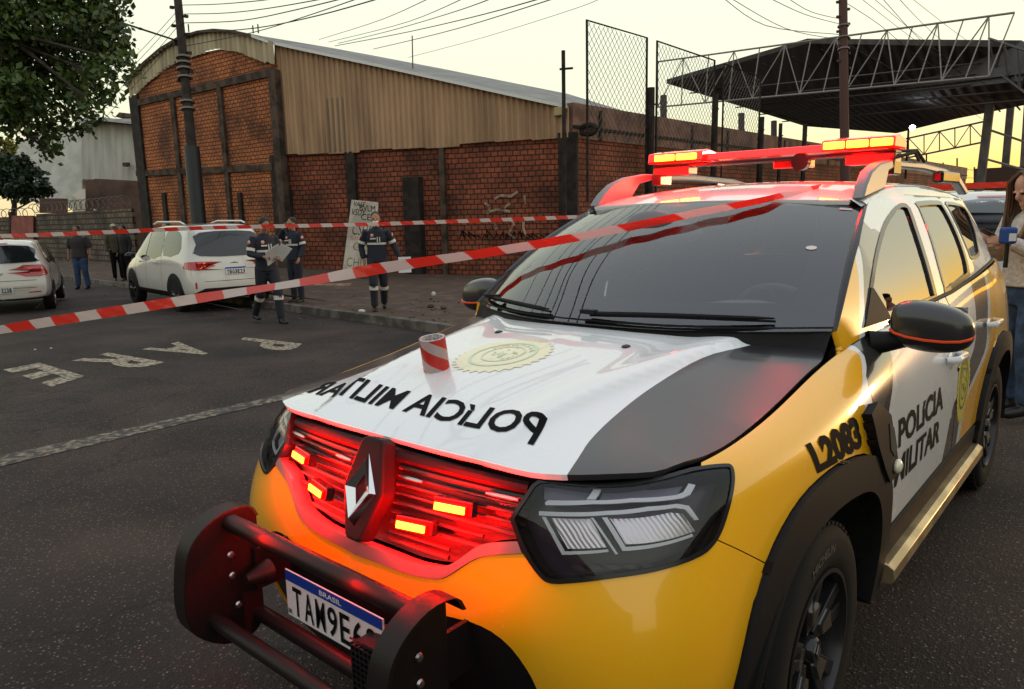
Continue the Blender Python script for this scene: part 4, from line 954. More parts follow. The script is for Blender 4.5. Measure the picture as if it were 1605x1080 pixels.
m=MB(); m.lathe([(0,-.02),(.012,-.02),(.02,0),(.03,.03),(.034,.05),(0,.05)],(-.30,-.11,.57),'y',20); m.build('siren_horn',[STEEL],bb,smooth=True)
hx=[(.15,.565),(.36,.60),(.36,.26),(.15,.26)]
m=MB(); m.prism(hx,lambda a,b,h:(a,h,b),-.13,-.03); hb_o=m.build('perforated_box',[STEEL],bb,bevel=.004)
m=MB()
for i in range(14): m.box((.158+i*.0153,-.133,.42),(.003,.006,.30))
for j in range(22): m.box((.255,-.134,.275+j*.0145),(.20,.005,.003))
m.build('perforation_grid',[PLA],hb_o)
pl=thing('licence_plate','white and blue number plate reading TAM9E6 behind the push bar','number plate',(0,-.07,.49))
PW=mat('plate_white',(.66,.66,.68),.35,noise=.12,nscale=400); PBL=mat('plate_blue',(.01,.04,.30),.35)
tz=.548; ty_=-.072
m=MB(); m.box((0,ty_,tz),(.40,.004,.13)); m.build('plate_board',[PW],pl,bevel=.0015)
m=MB(); m.box((0,ty_-.0032,tz+.050),(.394,.001,.028)); m.build('plate_band',[PBL],pl)
def ptext(txt,x0,x1,z0,z1,m_,b=.02,nm='plate_lettering'):
    V,F,_=flat_text(txt,b); mk(nm,[(x0+(x1-x0)*a,ty_-.0042,z0+(z1-z0)*c) for a,c in V],F,[m_],pl)
for i,ch in enumerate('TAM9E68'):
    ptext(ch,-.168+i*.0505,-.168+i*.0505+.039,tz-.054,tz+.026,LET,.012)
ptext('BRASIL',-.045,.045,tz+.043,tz+.057,PW,.02)
ptext('BR',-.193,-.176,tz-.056,tz-.043,LET,.02)
def stripe_mat():
    m=bpy.data.materials.new('red_white_barrier_film'); m.use_nodes=True; t=m.node_tree; b=t.nodes['Principled BSDF']; uv=N(t,'ShaderNodeUVMap'); sx=N(t,'ShaderNodeSeparateXYZ'); t.links.new(uv.outputs[0],sx.inputs[0])
    ad=N(t,'ShaderNodeMath',operation='ADD'); t.links.new(sx.outputs[0],ad.inputs[0]); t.links.new(sx.outputs[1],ad.inputs[1]); fr=N(t,'ShaderNodeMath',operation='FRACT'); t.links.new(ad.outputs[0],fr.inputs[0])
    r=N(t,'ShaderNodeValToRGB'); setramp(r.color_ramp,[(.0,(.70,.035,.022)),(.52,(.70,.035,.022)),(.54,(.62,.50,.48)),(.975,(.62,.50,.48)),(1,(.70,.035,.022))]); t.links.new(fr.outputs[0],r.inputs[0]); t.links.new(r.outputs[0],b.inputs['Base Color']); b.inputs['Roughness'].default_value=.33; b.inputs['Coat Weight'].default_value=.4
    tr_=N(t,'ShaderNodeBsdfTranslucent'); t.links.new(r.outputs[0],tr_.inputs[0]); mxs=N(t,'ShaderNodeMixShader'); mxs.inputs[0].default_value=.45; oo=t.nodes['Material Output']; t.links.new(b.outputs[0],mxs.inputs[1]); t.links.new(tr_.outputs[0],mxs.inputs[2]); t.links.new(mxs.outputs[0],oo.inputs[0])
    return m
STRIPE=stripe_mat()
# roll of barrier tape standing on the bonnet
rc=Vector(hood(np.array([[-.168,.47]]))[0]); RD=mat('tape_red',(.75,.035,.02),.3,coat=.5,emit=None); TW=mat('tape_white',(.72,.68,.68),.3,coat=.5)
rl=thing('tape_roll','roll of red and white barrier tape standing on the white bonnet','tape roll',rc)
V=[];F=[]; n=64; K=14; rr=.040; hh=.100; ax=(Vector((.02,-.16,1))).normalized(); u_=ax.orthogonal().normalized(); w_=ax.cross(u_)
for k in range(K+1):
    for i in range(n+1): a=2*math.pi*i/n; V.append(rc+ax*(hh*k/K)+(u_*math.cos(a)+w_*math.sin(a))*rr*(1+.004*math.sin(5*a+k)))
for k in range(K):
    for i in range(n): F.append((k*(n+1)+i,k*(n+1)+i+1,(k+1)*(n+1)+i+1,(k+1)*(n+1)+i))
rw=mk('tape_winding',V,F,[STRIPE],rl,True); uvl=rw.data.uv_layers.new(name='UVMap')
for lp in rw.data.loops: vi=lp.vertex_index; uvl.data[lp.index].uv=((vi%(n+1))/n*2.0+.30,(vi//(n+1))/K*1.3)
m=MB(); V=[];F=[]
for r_ in (rr*.99,rr*.80,rr*.78):
    for i in range(n): a=2*math.pi*i/n; V.append(rc+ax*(hh-(0 if r_>rr*.785 else .06))+(u_*math.cos(a)+w_*math.sin(a))*r_)
for j in range(2):
    for i in range(n): F.append((j*n+i,j*n+(i+1)%n,(j+1)*n+(i+1)%n,(j+1)*n+i))
m.add(V,F); m.build('cardboard_core',[mat('core_card',(.45,.42,.42),.7,noise=.4,nscale=120)],rl,smooth=30)
m=MB(); P=[]; V=[];F=[]
for k in range(14):
    a=2.5; t=k/13; p=rc+ax*(hh*(1-t))-u_*0+(u_*math.cos(a)+w_*math.sin(a))*(rr+.003+.004*math.sin(t*9)); d=(w_*math.cos(a)-u_*math.sin(a))*.008
    V+=[p-d,p+d]
for k in range(13): F.append((2*k,2*k+1,2*k+3,2*k+2))
m.add(V,F); m.build('loose_end',[RD],rl,smooth=True)
# ================================================================== THE STREET
def ramp_noise(m,stops,scale,detail=6,coord='Object',rough=None,bump=None,bscale=None,dist=.01,vor=None):
    m.use_nodes=True; t=m.node_tree; b=t.nodes['Principled BSDF']; tcn=N(t,'ShaderNodeTexCoord')
    n=N(t,'ShaderNodeTexNoise'); n.inputs['Scale'].default_value=scale; n.inputs['Detail'].default_value=detail; t.links.new(tcn.outputs[coord],n.inputs['Vector'])
    r=N(t,'ShaderNodeValToRGB'); setramp(r.color_ramp,stops); t.links.new(n.outputs[0],r.inputs[0])
    return t,b,tcn,r
# asphalt: pale aggregate grains in a dark binder, patches, cracks
AS=bpy.data.materials.new('asphalt'); t,b,tcn,r=ramp_noise(AS,[(.35,(.017,.0105,.0095)),(.65,(.042,.028,.0245))],1.1,9)
v=N(t,'ShaderNodeTexVoronoi'); v.inputs['Scale'].default_value=62; t.links.new(tcn.outputs['Object'],v.inputs['Vector'])
v2=N(t,'ShaderNodeTexVoronoi'); v2.inputs['Scale'].default_value=170; t.links.new(tcn.outputs['Object'],v2.inputs['Vector'])
g1=N(t,'ShaderNodeValToRGB'); setramp(g1.color_ramp,[(.10,(.80,.74,.68)),(.34,(.0,.0,.0))]); t.links.new(v.outputs['Distance'],g1.inputs[0])
sp=N(t,'ShaderNodeSeparateColor'); t.links.new(v.outputs['Color'],sp.inputs[0])
th=N(t,'ShaderNodeMath',operation='POWER'); t.links.new(sp.outputs[0],th.inputs[0]); th.inputs[1].default_value=1.5
gm=N(t,'ShaderNodeMath',operation='MULTIPLY'); t.links.new(th.outputs[0],gm.inputs[0]); t.links.new(g1.outputs[0],gm.inputs[1])
gm2=N(t,'ShaderNodeMath',operation='MULTIPLY'); t.links.new(gm.outputs[0],gm2.inputs[0]); gm2.inputs[1].default_value=1.0
mx=N(t,'ShaderNodeMixRGB'); t.links.new(gm2.outputs[0],mx.inputs[0])
# broad patches, stains and hairline cracks
nb_=N(t,'ShaderNodeTexNoise'); nb_.inputs['Scale'].default_value=.35; nb_.inputs['Detail'].default_value=7; nb_.inputs['Distortion'].default_value=.6; t.links.new(tcn.outputs['Object'],nb_.inputs['Vector'])
rb_=N(t,'ShaderNodeValToRGB'); setramp(rb_.color_ramp,[(.36,(.50,.50,.52)),(.50,(1,1,1)),(.66,(1.5,1.4,1.3))]); t.links.new(nb_.outputs[0],rb_.inputs[0])
m1_=N(t,'ShaderNodeMixRGB',blend_type='MULTIPLY'); m1_.inputs[0].default_value=.9; t.links.new(r.outputs[0],m1_.inputs[1]); t.links.new(rb_.outputs[0],m1_.inputs[2])
vc=N(t,'ShaderNodeTexVoronoi',feature='DISTANCE_TO_EDGE'); vc.inputs['Scale'].default_value=.42
nw=N(t,'ShaderNodeTexNoise'); nw.inputs['Scale'].default_value=1.6; nw.inputs['Detail'].default_value=6; t.links.new(tcn.outputs['Object'],nw.inputs['Vector'])
aw=N(t,'ShaderNodeMixRGB',blend_type='ADD'); aw.inputs[0].default_value=.9; t.links.new(tcn.outputs['Object'],aw.inputs[1]); t.links.new(nw.outputs['Color'],aw.inputs[2]); t.links.new(aw.outputs[0],vc.inputs['Vector'])
rc_=N(t,'ShaderNodeValToRGB'); setramp(rc_.color_ramp,[(0,(.25,.25,.25)),(.010,(1,1,1))]); t.links.new(vc.outputs['Distance'],rc_.inputs[0])
m2_=N(t,'ShaderNodeMixRGB',blend_type='MULTIPLY'); m2_.inputs[0].default_value=.75; t.links.new(m1_.outputs[0],m2_.inputs[1]); t.links.new(rc_.outputs[0],m2_.inputs[2])
t.links.new(m2_.outputs[0],mx.inputs[1]); mx.inputs[2].default_value=(.36,.27,.215,1)
t.links.new(mx.outputs[0],b.inputs['Base Color']); b.inputs['Roughness'].default_value=.8; b.inputs['Specular IOR Level'].default_value=.3
ad=N(t,'ShaderNodeMath',operation='ADD'); t.links.new(v.outputs['Distance'],ad.inputs[0]); t.links.new(v2.outputs['Distance'],ad.inputs[1])
bp=N(t,'ShaderNodeBump'); bp.inputs['Strength'].default_value=.9; bp.inputs['Distance'].default_value=.006; bp.invert=True; t.links.new(ad.outputs[0],bp.inputs['Height']); t.links.new(bp.outputs[0],b.inputs['Normal'])
DIRT=bpy.data.materials.new('dirt_verge'); t,b,_,r=ramp_noise(DIRT,[(.3,(.030,.018,.012)),(.55,(.070,.038,.024)),(.8,(.12,.085,.06))],3,8); t.links.new(r.outputs[0],b.inputs['Base Color']); b.inputs['Roughness'].default_value=.9
CONC=mat('old_concrete',(.10,.085,.075),.85,noise=.5,nscale=4,bump=.3,bscale=20)
# ground sheet
C0=Vector((cC[0],cC[1],0)); 
def dl(d,l,h=0):
    x=cC[0]+FH[0]*d+SH[0]*l; y=cC[1]+FH[1]*d+SH[1]*l; return Vector((x,y,gz(x,y)+h))
ds=[-300,-60,-10,0,3,4.5,6,8,10,13,16,19,22,26,30.5,34,50,90,200,600]; ls=[-500,-150,-60,-30,-20,-14,-10,-7,-4,-2,0,2,4,7,10,14,20,30,60,150,500]
V=[dl(d,l) for d in ds for l in ls]; F=[(i*21+j,i*21+j+1,(i+1)*21+j+1,(i+1)*21+j) for i in range(len(ds)-1) for j in range(20)]
tag(mk('road',V,F,[AS]),kind='structure')
# painted words and line on the asphalt (worn thermoplastic)
PNT=bpy.data.materials.new('worn_road_paint'); t,b,tcn,r=ramp_noise(PNT,[(.40,(.035,.028,.024)),(.56,(.36,.29,.20))],22,10); t.links.new(r.outputs[0],b.inputs['Base Color']); b.inputs['Roughness'].default_value=.7
PN2=bpy.data.materials.new('very_worn_road_paint'); t,b,tcn,r=ramp_noise(PN2,[(.46,(.030,.024,.022)),(.66,(.26,.20,.14))],18,12); t.links.new(r.outputs[0],b.inputs['Base Color']); b.inputs['Roughness'].default_value=.75
def gword(ch,quad,m=PNT):
    """quad: ground points for the letter's BL,BR,TR,TL"""
    q=[ground(*p) for p in quad]; V,F,asp=flat_text(ch,.035); V,F=refine(V,F,.15,(asp,1)); X=[]
    for a,b_ in V:
        p=q[0]*(1-a)*(1-b_)+q[1]*a*(1-b_)+q[2]*a*b_+q[3]*(1-a)*b_; X.append((p.x,p.y,gz(p.x,p.y)+.004))
    tag(mk('road_lettering',X,F,[m]),kind='structure')
gword('E',[(78,606),(133,592),(60,570),(5,580)]) if False else None
# letters read from the far side: their feet are far, their tops near the camera
gword('P',[(471,543),(384,530),(378,549),(470,545)]) if False else None
def gletter(ch,bl,br,tr,tl): gword(ch,[bl,br,tr,tl])
gletter('E',(62,569),(5,580),(80,607),(133,590))
gletter('R',(170,553),(113,566),(196,584),(258,568))
gletter('A',(280,536),(222,548),(298,562),(345,549))
gletter('P',(382,529),(367,541),(455,552),(474,539))
a=ground(-60,728); b_=ground(442,618); a2=ground(-60,709); b2=ground(442,626)
def sheet(nm,px,m,h=.004,n=14):
    q=[ground(*p) for p in px]; V=[];F=[]
    for i in range(n+1):
        t_=i/n
        for e in (q[0].lerp(q[1],t_),q[3].lerp(q[2],t_)): V.append((e.x,e.y,gz(e.x,e.y)+h))
    F=[(2*i,2*i+1,2*i+3,2*i+2) for i in range(n)]
    return tag(mk(nm,V,F,[m]),kind='structure')
sheet('road_line',[(-120,742),(470,613),(470,621),(-120,762)],PN2)
# walls' plan
def plan(px,depth): p=at(px,340,depth); return Vector((p.x,p.y))
DA=23.0
PA=plan(431,DA); PB=plan(897,.87*DA); PL=plan(207,1.24*DA); PR=plan(1250,32.5); PRR=PB+(PR-PB)*3.2; PLL=plan(57,37); PLLL=plan(-140,44)
def on(px,py,P0,P1):
    """(s,z) where a photograph pixel meets the vertical plane P0-P1"""
    d=np.array(at(px,py,1))-cC; u=P1-P0; n=Vector((u.y,-u.x)); k=n.dot(P0-Vector(cC[:2]))/n.dot(Vector(d[:2])); p=cC+d*k
    return (Vector(p[:2])-P0).dot(u.normalized()),float(p[2])
def wallpt(P0,P1,s,z,off=0):
    u=(P1-P0).normalized(); n=Vector((u.y,-u.x)); 
    if n.dot(Vector(cC[:2])-P0)<0: n=-n
    p=P0+u*s+n*off; return Vector((p.x,p.y,z))
# brick: procedural courses in the wall's own (s,z), carried as uv
def brickmat(name,c1,c2,mort,sc,red=0):
    m=bpy.data.materials.new(name); m.use_nodes=True; t=m.node_tree; b=t.nodes['Principled BSDF']; uv=N(t,'ShaderNodeUVMap'); br=N(t,'ShaderNodeTexBrick')
    ns=N(t,'ShaderNodeTexNoise'); ns.inputs['Scale'].default_value=1.2; ns.inputs['Detail'].default_value=4; t.links.new(uv.outputs[0],ns.inputs['Vector'])
    mxv=N(t,'ShaderNodeMixRGB',blend_type='ADD'); mxv.inputs[0].default_value=.05; t.links.new(uv.outputs[0],mxv.inputs[1]); t.links.new(ns.outputs['Color'],mxv.inputs[2])
    t.links.new(mxv.outputs[0],br.inputs['Vector']); br.inputs['Scale'].default_value=1; br.inputs['Brick Width'].default_value=sc[0]; br.inputs['Row Height'].default_value=sc[1]; br.inputs['Mortar Size'].default_value=sc[2]; br.inputs['Mortar Smooth'].default_value=.3; br.inputs['Bias'].default_value=-.1
    br.inputs['Color1'].default_value=(*c1,1); br.inputs['Color2'].default_value=(*c2,1); br.inputs['Mortar'].default_value=(*mort,1)
    n=N(t,'ShaderNodeTexNoise'); n.inputs['Scale'].default_value=.8; n.inputs['Detail'].default_value=8; t.links.new(uv.outputs[0],n.inputs['Vector'])
    r=N(t,'ShaderNodeValToRGB'); setramp(r.color_ramp,[(.34,(.22,.19,.19)),(.48,(.75,.70,.68)),(.64,(1.15,1.1,1.05))]); t.links.new(n.outputs[0],r.inputs[0])
    mu=N(t,'ShaderNodeMixRGB',blend_type='MULTIPLY'); mu.inputs[0].default_value=.85; t.links.new(br.outputs['Color'],mu.inputs[1]); t.links.new(r.outputs[0],mu.inputs[2])
    n3=N(t,'ShaderNodeTexNoise'); n3.inputs['Scale'].default_value=9; n3.inputs['Detail'].default_value=5; t.links.new(uv.outputs[0],n3.inputs['Vector'])
    r3=N(t,'ShaderNodeValToRGB'); setramp(r3.color_ramp,[(.35,(.55,.5,.5)),(.6,(1.1,1.1,1.1))]); t.links.new(n3.outputs[0],r3.inputs[0])
    mu2=N(t,'ShaderNodeMixRGB',blend_type='MULTIPLY'); mu2.inputs[0].default_value=.7; t.links.new(mu.outputs[0],mu2.inputs[1]); t.links.new(r3.outputs[0],mu2.inputs[2])
    t.links.new(mu2.outputs[0],b.inputs['Base Color']); b.inputs['Roughness'].default_value=.88
    bp=N(t,'ShaderNodeBump'); bp.inputs['Strength'].default_value=.8; bp.inputs['Distance'].default_value=.03; bp.invert=True; t.links.new(br.outputs['Fac'],bp.inputs['Height']); t.links.new(bp.outputs[0],b.inputs['Normal'])
    MATS[name]=m; return m
BR1=brickmat('orange_block_masonry',(.50,.16,.050),(.34,.105,.034),(.045,.022,.014),(.205,.118,.014))
BR2=brickmat('red_block_masonry',(.30,.078,.034),(.19,.050,.024),(.026,.013,.010),(.215,.142,.017))
BR3=brickmat('stained_stone_blocks',(.15,.115,.085),(.075,.055,.040),(.02,.014,.011),(.42,.22,.03))
BEAM=mat('stained_concrete',(.060,.038,.028),.9,noise=.6,nscale=3,bump=.3,bscale=30)
DPOST=mat('sooty_concrete',(.022,.016,.014),.9,noise=.5,nscale=4)
def corr(name,c,c2,pitch=.12,horizontal=False):
    m=bpy.data.materials.new(name); m.use_nodes=True; t=m.node_tree; b=t.nodes['Principled BSDF']; uv=N(t,'ShaderNodeUVMap')
    w=N(t,'ShaderNodeTexWave'); w.wave_type='BANDS'; w.bands_direction='X'; w.inputs['Scale'].default_value=1/pitch/3.18; w.inputs['Distortion'].default_value=0; t.links.new(uv.outputs[0],w.inputs['Vector'])
    n=N(t,'ShaderNodeTexNoise'); n.inputs['Scale'].default_value=1.0; n.inputs['Detail'].default_value=8
    mp=N(t,'ShaderNodeMapping'); mp.inputs['Scale'].default_value=(2.2,.35,1); t.links.new(uv.outputs[0],mp.inputs[0]); t.links.new(mp.outputs[0],n.inputs['Vector'])
    r=N(t,'ShaderNodeValToRGB'); setramp(r.color_ramp,[(.35,c2),(.65,c)]); t.links.new(n.outputs[0],r.inputs[0]); t.links.new(r.outputs[0],b.inputs['Base Color'])
    bp=N(t,'ShaderNodeBump'); bp.inputs['Strength'].default_value=(0 if 'tan' in name or 'pale' in name else 1); bp.inputs['Distance'].default_value=.05; t.links.new(w.outputs['Fac'],bp.inputs['Height']); t.links.new(bp.outputs[0],b.inputs['Normal']); b.inputs['Roughness'].default_value=.6
    MATS[name]=m; return m
TIN=corr('tan_corrugated_sheet',(.42,.26,.155),(.26,.155,.09),.17); TINF=corr('pale_corrugated_fascia',(.48,.40,.27),(.28,.22,.14),.22); GREYS=corr('grey_sheet_cladding',(.42,.40,.37),(.30,.29,.27),.45); ROOF=corr('weathered_roof_sheet',(.20,.185,.18),(.11,.10,.10),.3)
def facing(P0,P1,poly,name,m,parent,off=0,thick=.12,label=None):
    """flat wall piece: poly in (s,z) on the plane P0-P1, uv = (s,z)"""
    n=len(poly); V=[wallpt(P0,P1,s,z,off) for s,z in poly]+[wallpt(P0,P1,s,z,off-thick) for s,z in poly]
    F=[tuple(range(n)),tuple(range(2*n-1,n-1,-1))]+[(i,(i+1)%n,n+(i+1)%n,n+i) for i in range(n)]
    o=mk(name,V,F,[m],parent); me=o.data; bm=bmesh.new(); bm.from_mesh(me); bmesh.ops.recalc_face_normals(bm,faces=bm.faces); bm.to_mesh(me); bm.free()
    uvl=me.uv_layers.new(name='UVMap'); c=list(poly)+[(s+.1,z) for s,z in poly]
    for lp in me.loops: uvl.data[lp.index].uv=c[lp.vertex_index]
    return o
def ons(l,P0,P1): return [on(a,b,P0,P1) for a,b in l]
# ---- vaulted brick warehouse
wh=thing('warehouse','brick warehouse with vaulted roof and tan corrugated side above the street','warehouse',(PA.x,PA.y,gz(PA.x,PA.y)))
GB=-.75
arch=[(204,134),(212,120),(235,98),(260,77),(290,59),(320,50),(345,47),(375,49),(405,56),(431,66)]
band=[(208,154),(235,127),(262,107),(290,92),(320,82),(345,77),(375,80),(400,88),(431,101)]
aS=ons(arch,PL,PA); bS=ons(band,PL,PA); LEN=(PA-PL).length
def corrugate(P0,P1,ts,tz,bs,bz,name,m,par,pitch,off,amp=.028):
    L=ts[-1]; n=int((L-ts[0])/pitch*6); V=[];F=[]; UV=[]
    for i in range(n+1):
        s=ts[0]+(L-ts[0])*i/n; k=math.sin(2*math.pi*s/pitch); o_=off+amp*(1+max(-1,min(1,k*1.4)))
        for z in (np.interp(s,bs,bz)-.03*((int(s/1.05))%3),np.interp(s,ts,tz)): V.append(wallpt(P0,P1,s,float(z),o_)); UV.append((s,float(z)))
    F=[(2*i,2*i+2,2*i+3,2*i+1) for i in range(n)]; o=mk(name,V,F,[m],par); uvl=o.data.uv_layers.new(name='UVMap')
    for lp in o.data.loops: uvl.data[lp.index].uv=UV[lp.vertex_index]
    return o
facing(PL,PA,[(bS[0][0],GB)]+bS+[(LEN,GB)],'brick_wall',BR1,wh)
corrugate(PL,PA,[p[0] for p in aS],[p[1] for p in aS],[p[0] for p in bS],[p[1] for p in bS],'arched_fascia',TINF,wh,.26,.06)
def bar(P0,P1,a,b,w,name,m,off=.08,th=.14,par=None):
    """straight member between two pixels, w metres wide"""
    s0,z0=on(*a,P0,P1); s1,z1=on(*b,P0,P1); d=Vector((s1-s0,z1-z0)); n=Vector((-d.y,d.x)).normalized()*w/2
    return facing(P0,P1,[(s0-n.x,z0-n.y),(s1-n.x,z1-n.y),(s1+n.x,z1+n.y),(s0+n.x,z0+n.y)],name,m,par or wh,off,th)
bar(PL,PA,(206,164),(430,113),.22,'beam',BEAM); bar(PL,PA,(216,272),(430,262),.2,'beam',BEAM)
def col(P0,P1,x0,x1,y0,y1,name='pillar',m=BEAM,off=.09,th=.2,par=None):
    xm=(x0+x1)/2; s0=on(x0,y0,P0,P1)[0]; s1=on(x1,y0,P0,P1)[0]; z0=on(xm,y0,P0,P1)[1]; z1=on(xm,y1,P0,P1)[1]
    return facing(P0,P1,[(s0,max(z1,GB)),(s1,max(z1,GB)),(s1,z0),(s0,z0)],name,m,par or wh,off,th)
for x0,x1,y0 in ((205,218,150),(269,275,152),(343,349,136),(423,434,110)): col(PL,PA,x0,x1,y0,480,m=BEAM if x0>210 else DPOST)
for x0,y0 in ((256,302),(375,302)): col(PL,PA,x0,x0+5,y0,480,m=DPOST)
LB=(PB-PA).length
top=ons([(431,67),(500,82),(600,103),(700,125),(800,147),(893,167)],PA,PB); bot=ons([(893,212),(830,217),(700,228),(545,237),(437,243),(431,243)],PA,PB)
facing(PA,PB,[(0,GB),(LB,GB),(LB,on(893,210,PA,PB)[1])]+[(0,on(431,240,PA,PB)[1])],'brick_wall',BR2,wh,off=-.03)
facing(PA,PB,top+bot,'corrugated_backing',BEAM,wh,off=.03,thick=.04)
corrugate(PA,PB,[p[0] for p in top],[p[1] for p in top],[p[0] for p in bot[::-1][1:]],[p[1] for p in bot[::-1][1:]],'corrugated_wall',TIN,wh,.17,.05)
facing(PA,PB,ons([(510,155),(545,153),(547,236),(512,238)],PA,PB),'patched_panel',corr('dull_sheet_patch',(.24,.16,.10),(.18,.115,.07),.17),wh,off=.075,thick=.02)
for k in range(1,9):   # sheet joints
    s=LB*k/9.3; z1=np.interp(s,[p[0] for p in top],[p[1] for p in top]); z0=np.interp(s,[p[0] for p in bot[::-1]],[p[1] for p in bot[::-1]])
    facing(PA,PB,[(s,z0+.03),(s+.03,z0+.03),(s+.03,z1-.05),(s,z1-.05)],'sheet_joint',BEAM,wh,off=.056,thick=.02)
for x0,x1,y0,y1,mm in ((425,449,243,470,BEAM),(543,557,238,470,DPOST),(637,662,278,470,DPOST),(689,697,232,470,BEAM),(876,905,208,470,DPOST),(453,457,297,420,DPOST)): col(PA,PB,x0,x1,y0,y1,m=mm,off=.10)
col(PA,PB,636,661,278,470,'pillar',DPOST,off=.25,th=.2)
# roof: front edges on the two facades, back edges further away
fr=[wallpt(PL,PA,s,z,.25) for s,z in aS[:-1]]+[wallpt(PA,PB,s,z,.25) for s,z in top]
bk_px=[(215,150,42),(222,140,42),(245,120,42),(268,104,42),(300,88,42),(335,76,42),(370,70,42),(410,68,42),(470,69,41),(520,75,40),(585,87,40),(690,107,39),(790,127,38),(890,147,37),(985,176,36)]
bk=[at(*p) for p in bk_px]; n=len(fr); V=fr+bk+[p-Vector((0,0,.08)) for p in fr]
F=[(i,i+1,n+i+1,n+i) for i in range(n-1)]; F2=[(i,i+1,2*n+i+1,2*n+i) for i in range(n-1)]
o=mk('roof',V,F,[ROOF],wh); uvl=o.data.uv_layers.new(name='UVMap')
for lp in o.data.loops: vi=lp.vertex_index; uvl.data[lp.index].uv=((vi%n)*1.4,(vi//n)*18)
_fl=sorted({i for f in F2[8:] for i in f}); _mp={v:i for i,v in enumerate(_fl)}; mk('roof_flashing',[V[i] for i in _fl],[tuple(_mp[i] for i in f) for f in F2[8:]],[mat('white_flashing',(.62,.62,.62),.5)],wh); _fl=sorted({i for f in F2[:8] for i in f}); _mp={v:i for i,v in enumerate(_fl)}; mk('roof_edge',[V[i] for i in _fl],[tuple(_mp[i] for i in f) for f in F2[:8]],[BEAM],wh)
# ridge strip seen beyond
for x,y,dy in ((647,108,52),(405,52,14),(296,50,12),(397,52,12)):
    m=MB(); p=at(x,y,22 if x<600 else 24); q=at(x-1,y-dy,22 if x<600 else 24); m.tube([p,q],.02,5); m.build('lightning_rod',[BEAM],wh)
# flaking white graffiti on the brick
GW=mat('faded_white_paint',(.30,.20,.15),.9,noise=.5,nscale=6)
rnd=random.Random(5); m=MB()
def stroke(P0,P1,pts,w,m,off=.012):
    for a,b in zip(pts[:-1],pts[1:]):
        s0,z0=on(*a,P0,P1); s1,z1=on(*b,P0,P1); d=Vector((s1-s0,z1-z0)); 
        if d.length<1e-5: continue
        n_=Vector((-d.y,d.x)).normalized()*w/2
        m.add([wallpt(P0,P1,s0-n_.x,z0-n_.y,off),wallpt(P0,P1,s1-n_.x,z1-n_.y,off),wallpt(P0,P1,s1+n_.x,z1+n_.y,off),wallpt(P0,P1,s0+n_.x,z0+n_.y,off)],[(0,1,2,3)])
for pts in ([(775,312),(785,306),(800,308),(812,300),(822,306),(824,320),(812,330)],[(766,332),(780,328),(800,332),(820,330)],[(775,345),(778,360),(776,378)],[(795,342),(806,350),(798,366),(808,374)],[(822,340),(820,356),(826,372)],[(760,318),(768,324),(764,336)],[(800,318),(790,326)]):
    for k in range(len(pts)-1):
        if rnd.random()<.85: stroke(PA,PB,[pts[k],pts[k+1]],.07,m)
m.build('wall_graffiti',[GW],wh)
m=MB()
for k in range(16):
    x=720+k*9; stroke(PA,PB,[(x,375),(x+rnd.uniform(-5,6),368-rnd.random()*8),(x+7,372)],.03,m)
m.build('wall_scribble',[LET],wh)
# ---- right-hand brick boundary wall
bw=thing('boundary_wall','red block wall with plastered top band running back from the corner pillar','wall',(PB.x,PB.y,gz(PB.x,PB.y)))
zb_=on(950,222,PB,PR)[1]; zt_=on(1000,178,PB,PR)[1]; LR=(PRR-PB).length
facing(PB,PR,[(0,GB),(LR,GB),(LR,zb_),(0,zb_)],'brick_wall',BR2,bw)
facing(PB,PR,[(0,zb_),(LR,zb_),(LR,zt_),(0,zt_)],'plaster_band',mat('pinkish_plaster',(.20,.11,.085),.9,noise=.35,nscale=2),bw,off=.05,thick=.2)
for i in range(9):
    s=1.2+i*2.7; facing(PB,PR,[(s,zb_),(s+.12,zb_),(s+.12,zt_-.1),(s,zt_-.1)],'band_stub',DPOST,bw,off=.08,thick=.1)
facing(PB,PR,[(0,zb_+.25),(LR,zb_+.25),(LR,zb_+.33),(0,zb_+.33)],'band_rail',DPOST,bw,off=.09,thick=.05)
# tall posts and chain-link screens on the wall
WIRE=mat('dark_galvanised_wire',(.12,.10,.09),.6,.3)
def screen(x0,x1,yt0,yt1,yb,label):
    s0,z0=on(x0,yt0,PB,PR); s1,z1=on(x1,yt1,PB,PR); zb=min(z0,z1)-4.6
    f=thing('mesh_screen',label,'wire screen',wallpt(PB,PR,s0,zb,.3),group='chain-link screens above the brick wall')
    m=MB(); P=[wallpt(PB,PR,s0,zb,.3),wallpt(PB,PR,s0,z0,.3),wallpt(PB,PR,s1,z1,.3),wallpt(PB,PR,s1,zb,.3)]; m.tube(P,.035,6); m.build('screen_frame',[DPOST],f)
    m=MB(); w=s1-s0; zlo=zb+1.6; p=.16
    for sg_ in (1,-1):
        c=-8.
        while c<8:
            # line z=zlo+ (s-s0)*sg*1.1 + c
            seg=[]
            for k in range(41):
                s=s0+w*k/40; z=zlo+(s-s0)*sg_*1.1+c; zt2=z0+(z1-z0)*k/40
                if zlo<=z<=zt2: seg.append(wallpt(PB,PR,s,z,.3))
            if len(seg)>1: m.tube([seg[0],seg[-1]],.007,3,cap=False)
            c+=p*1.5
    m.build('chain_link',[WIRE],f)
screen(905,1000,35,62,210,'tall chain-link screen on the wall nearest the warehouse corner')
screen(1016,1107,67,97,230,'middle chain-link screen between the two red-lit posts')
screen(1122,1180,102,122,240,'furthest chain-link screen, smallest of the row over the wall')
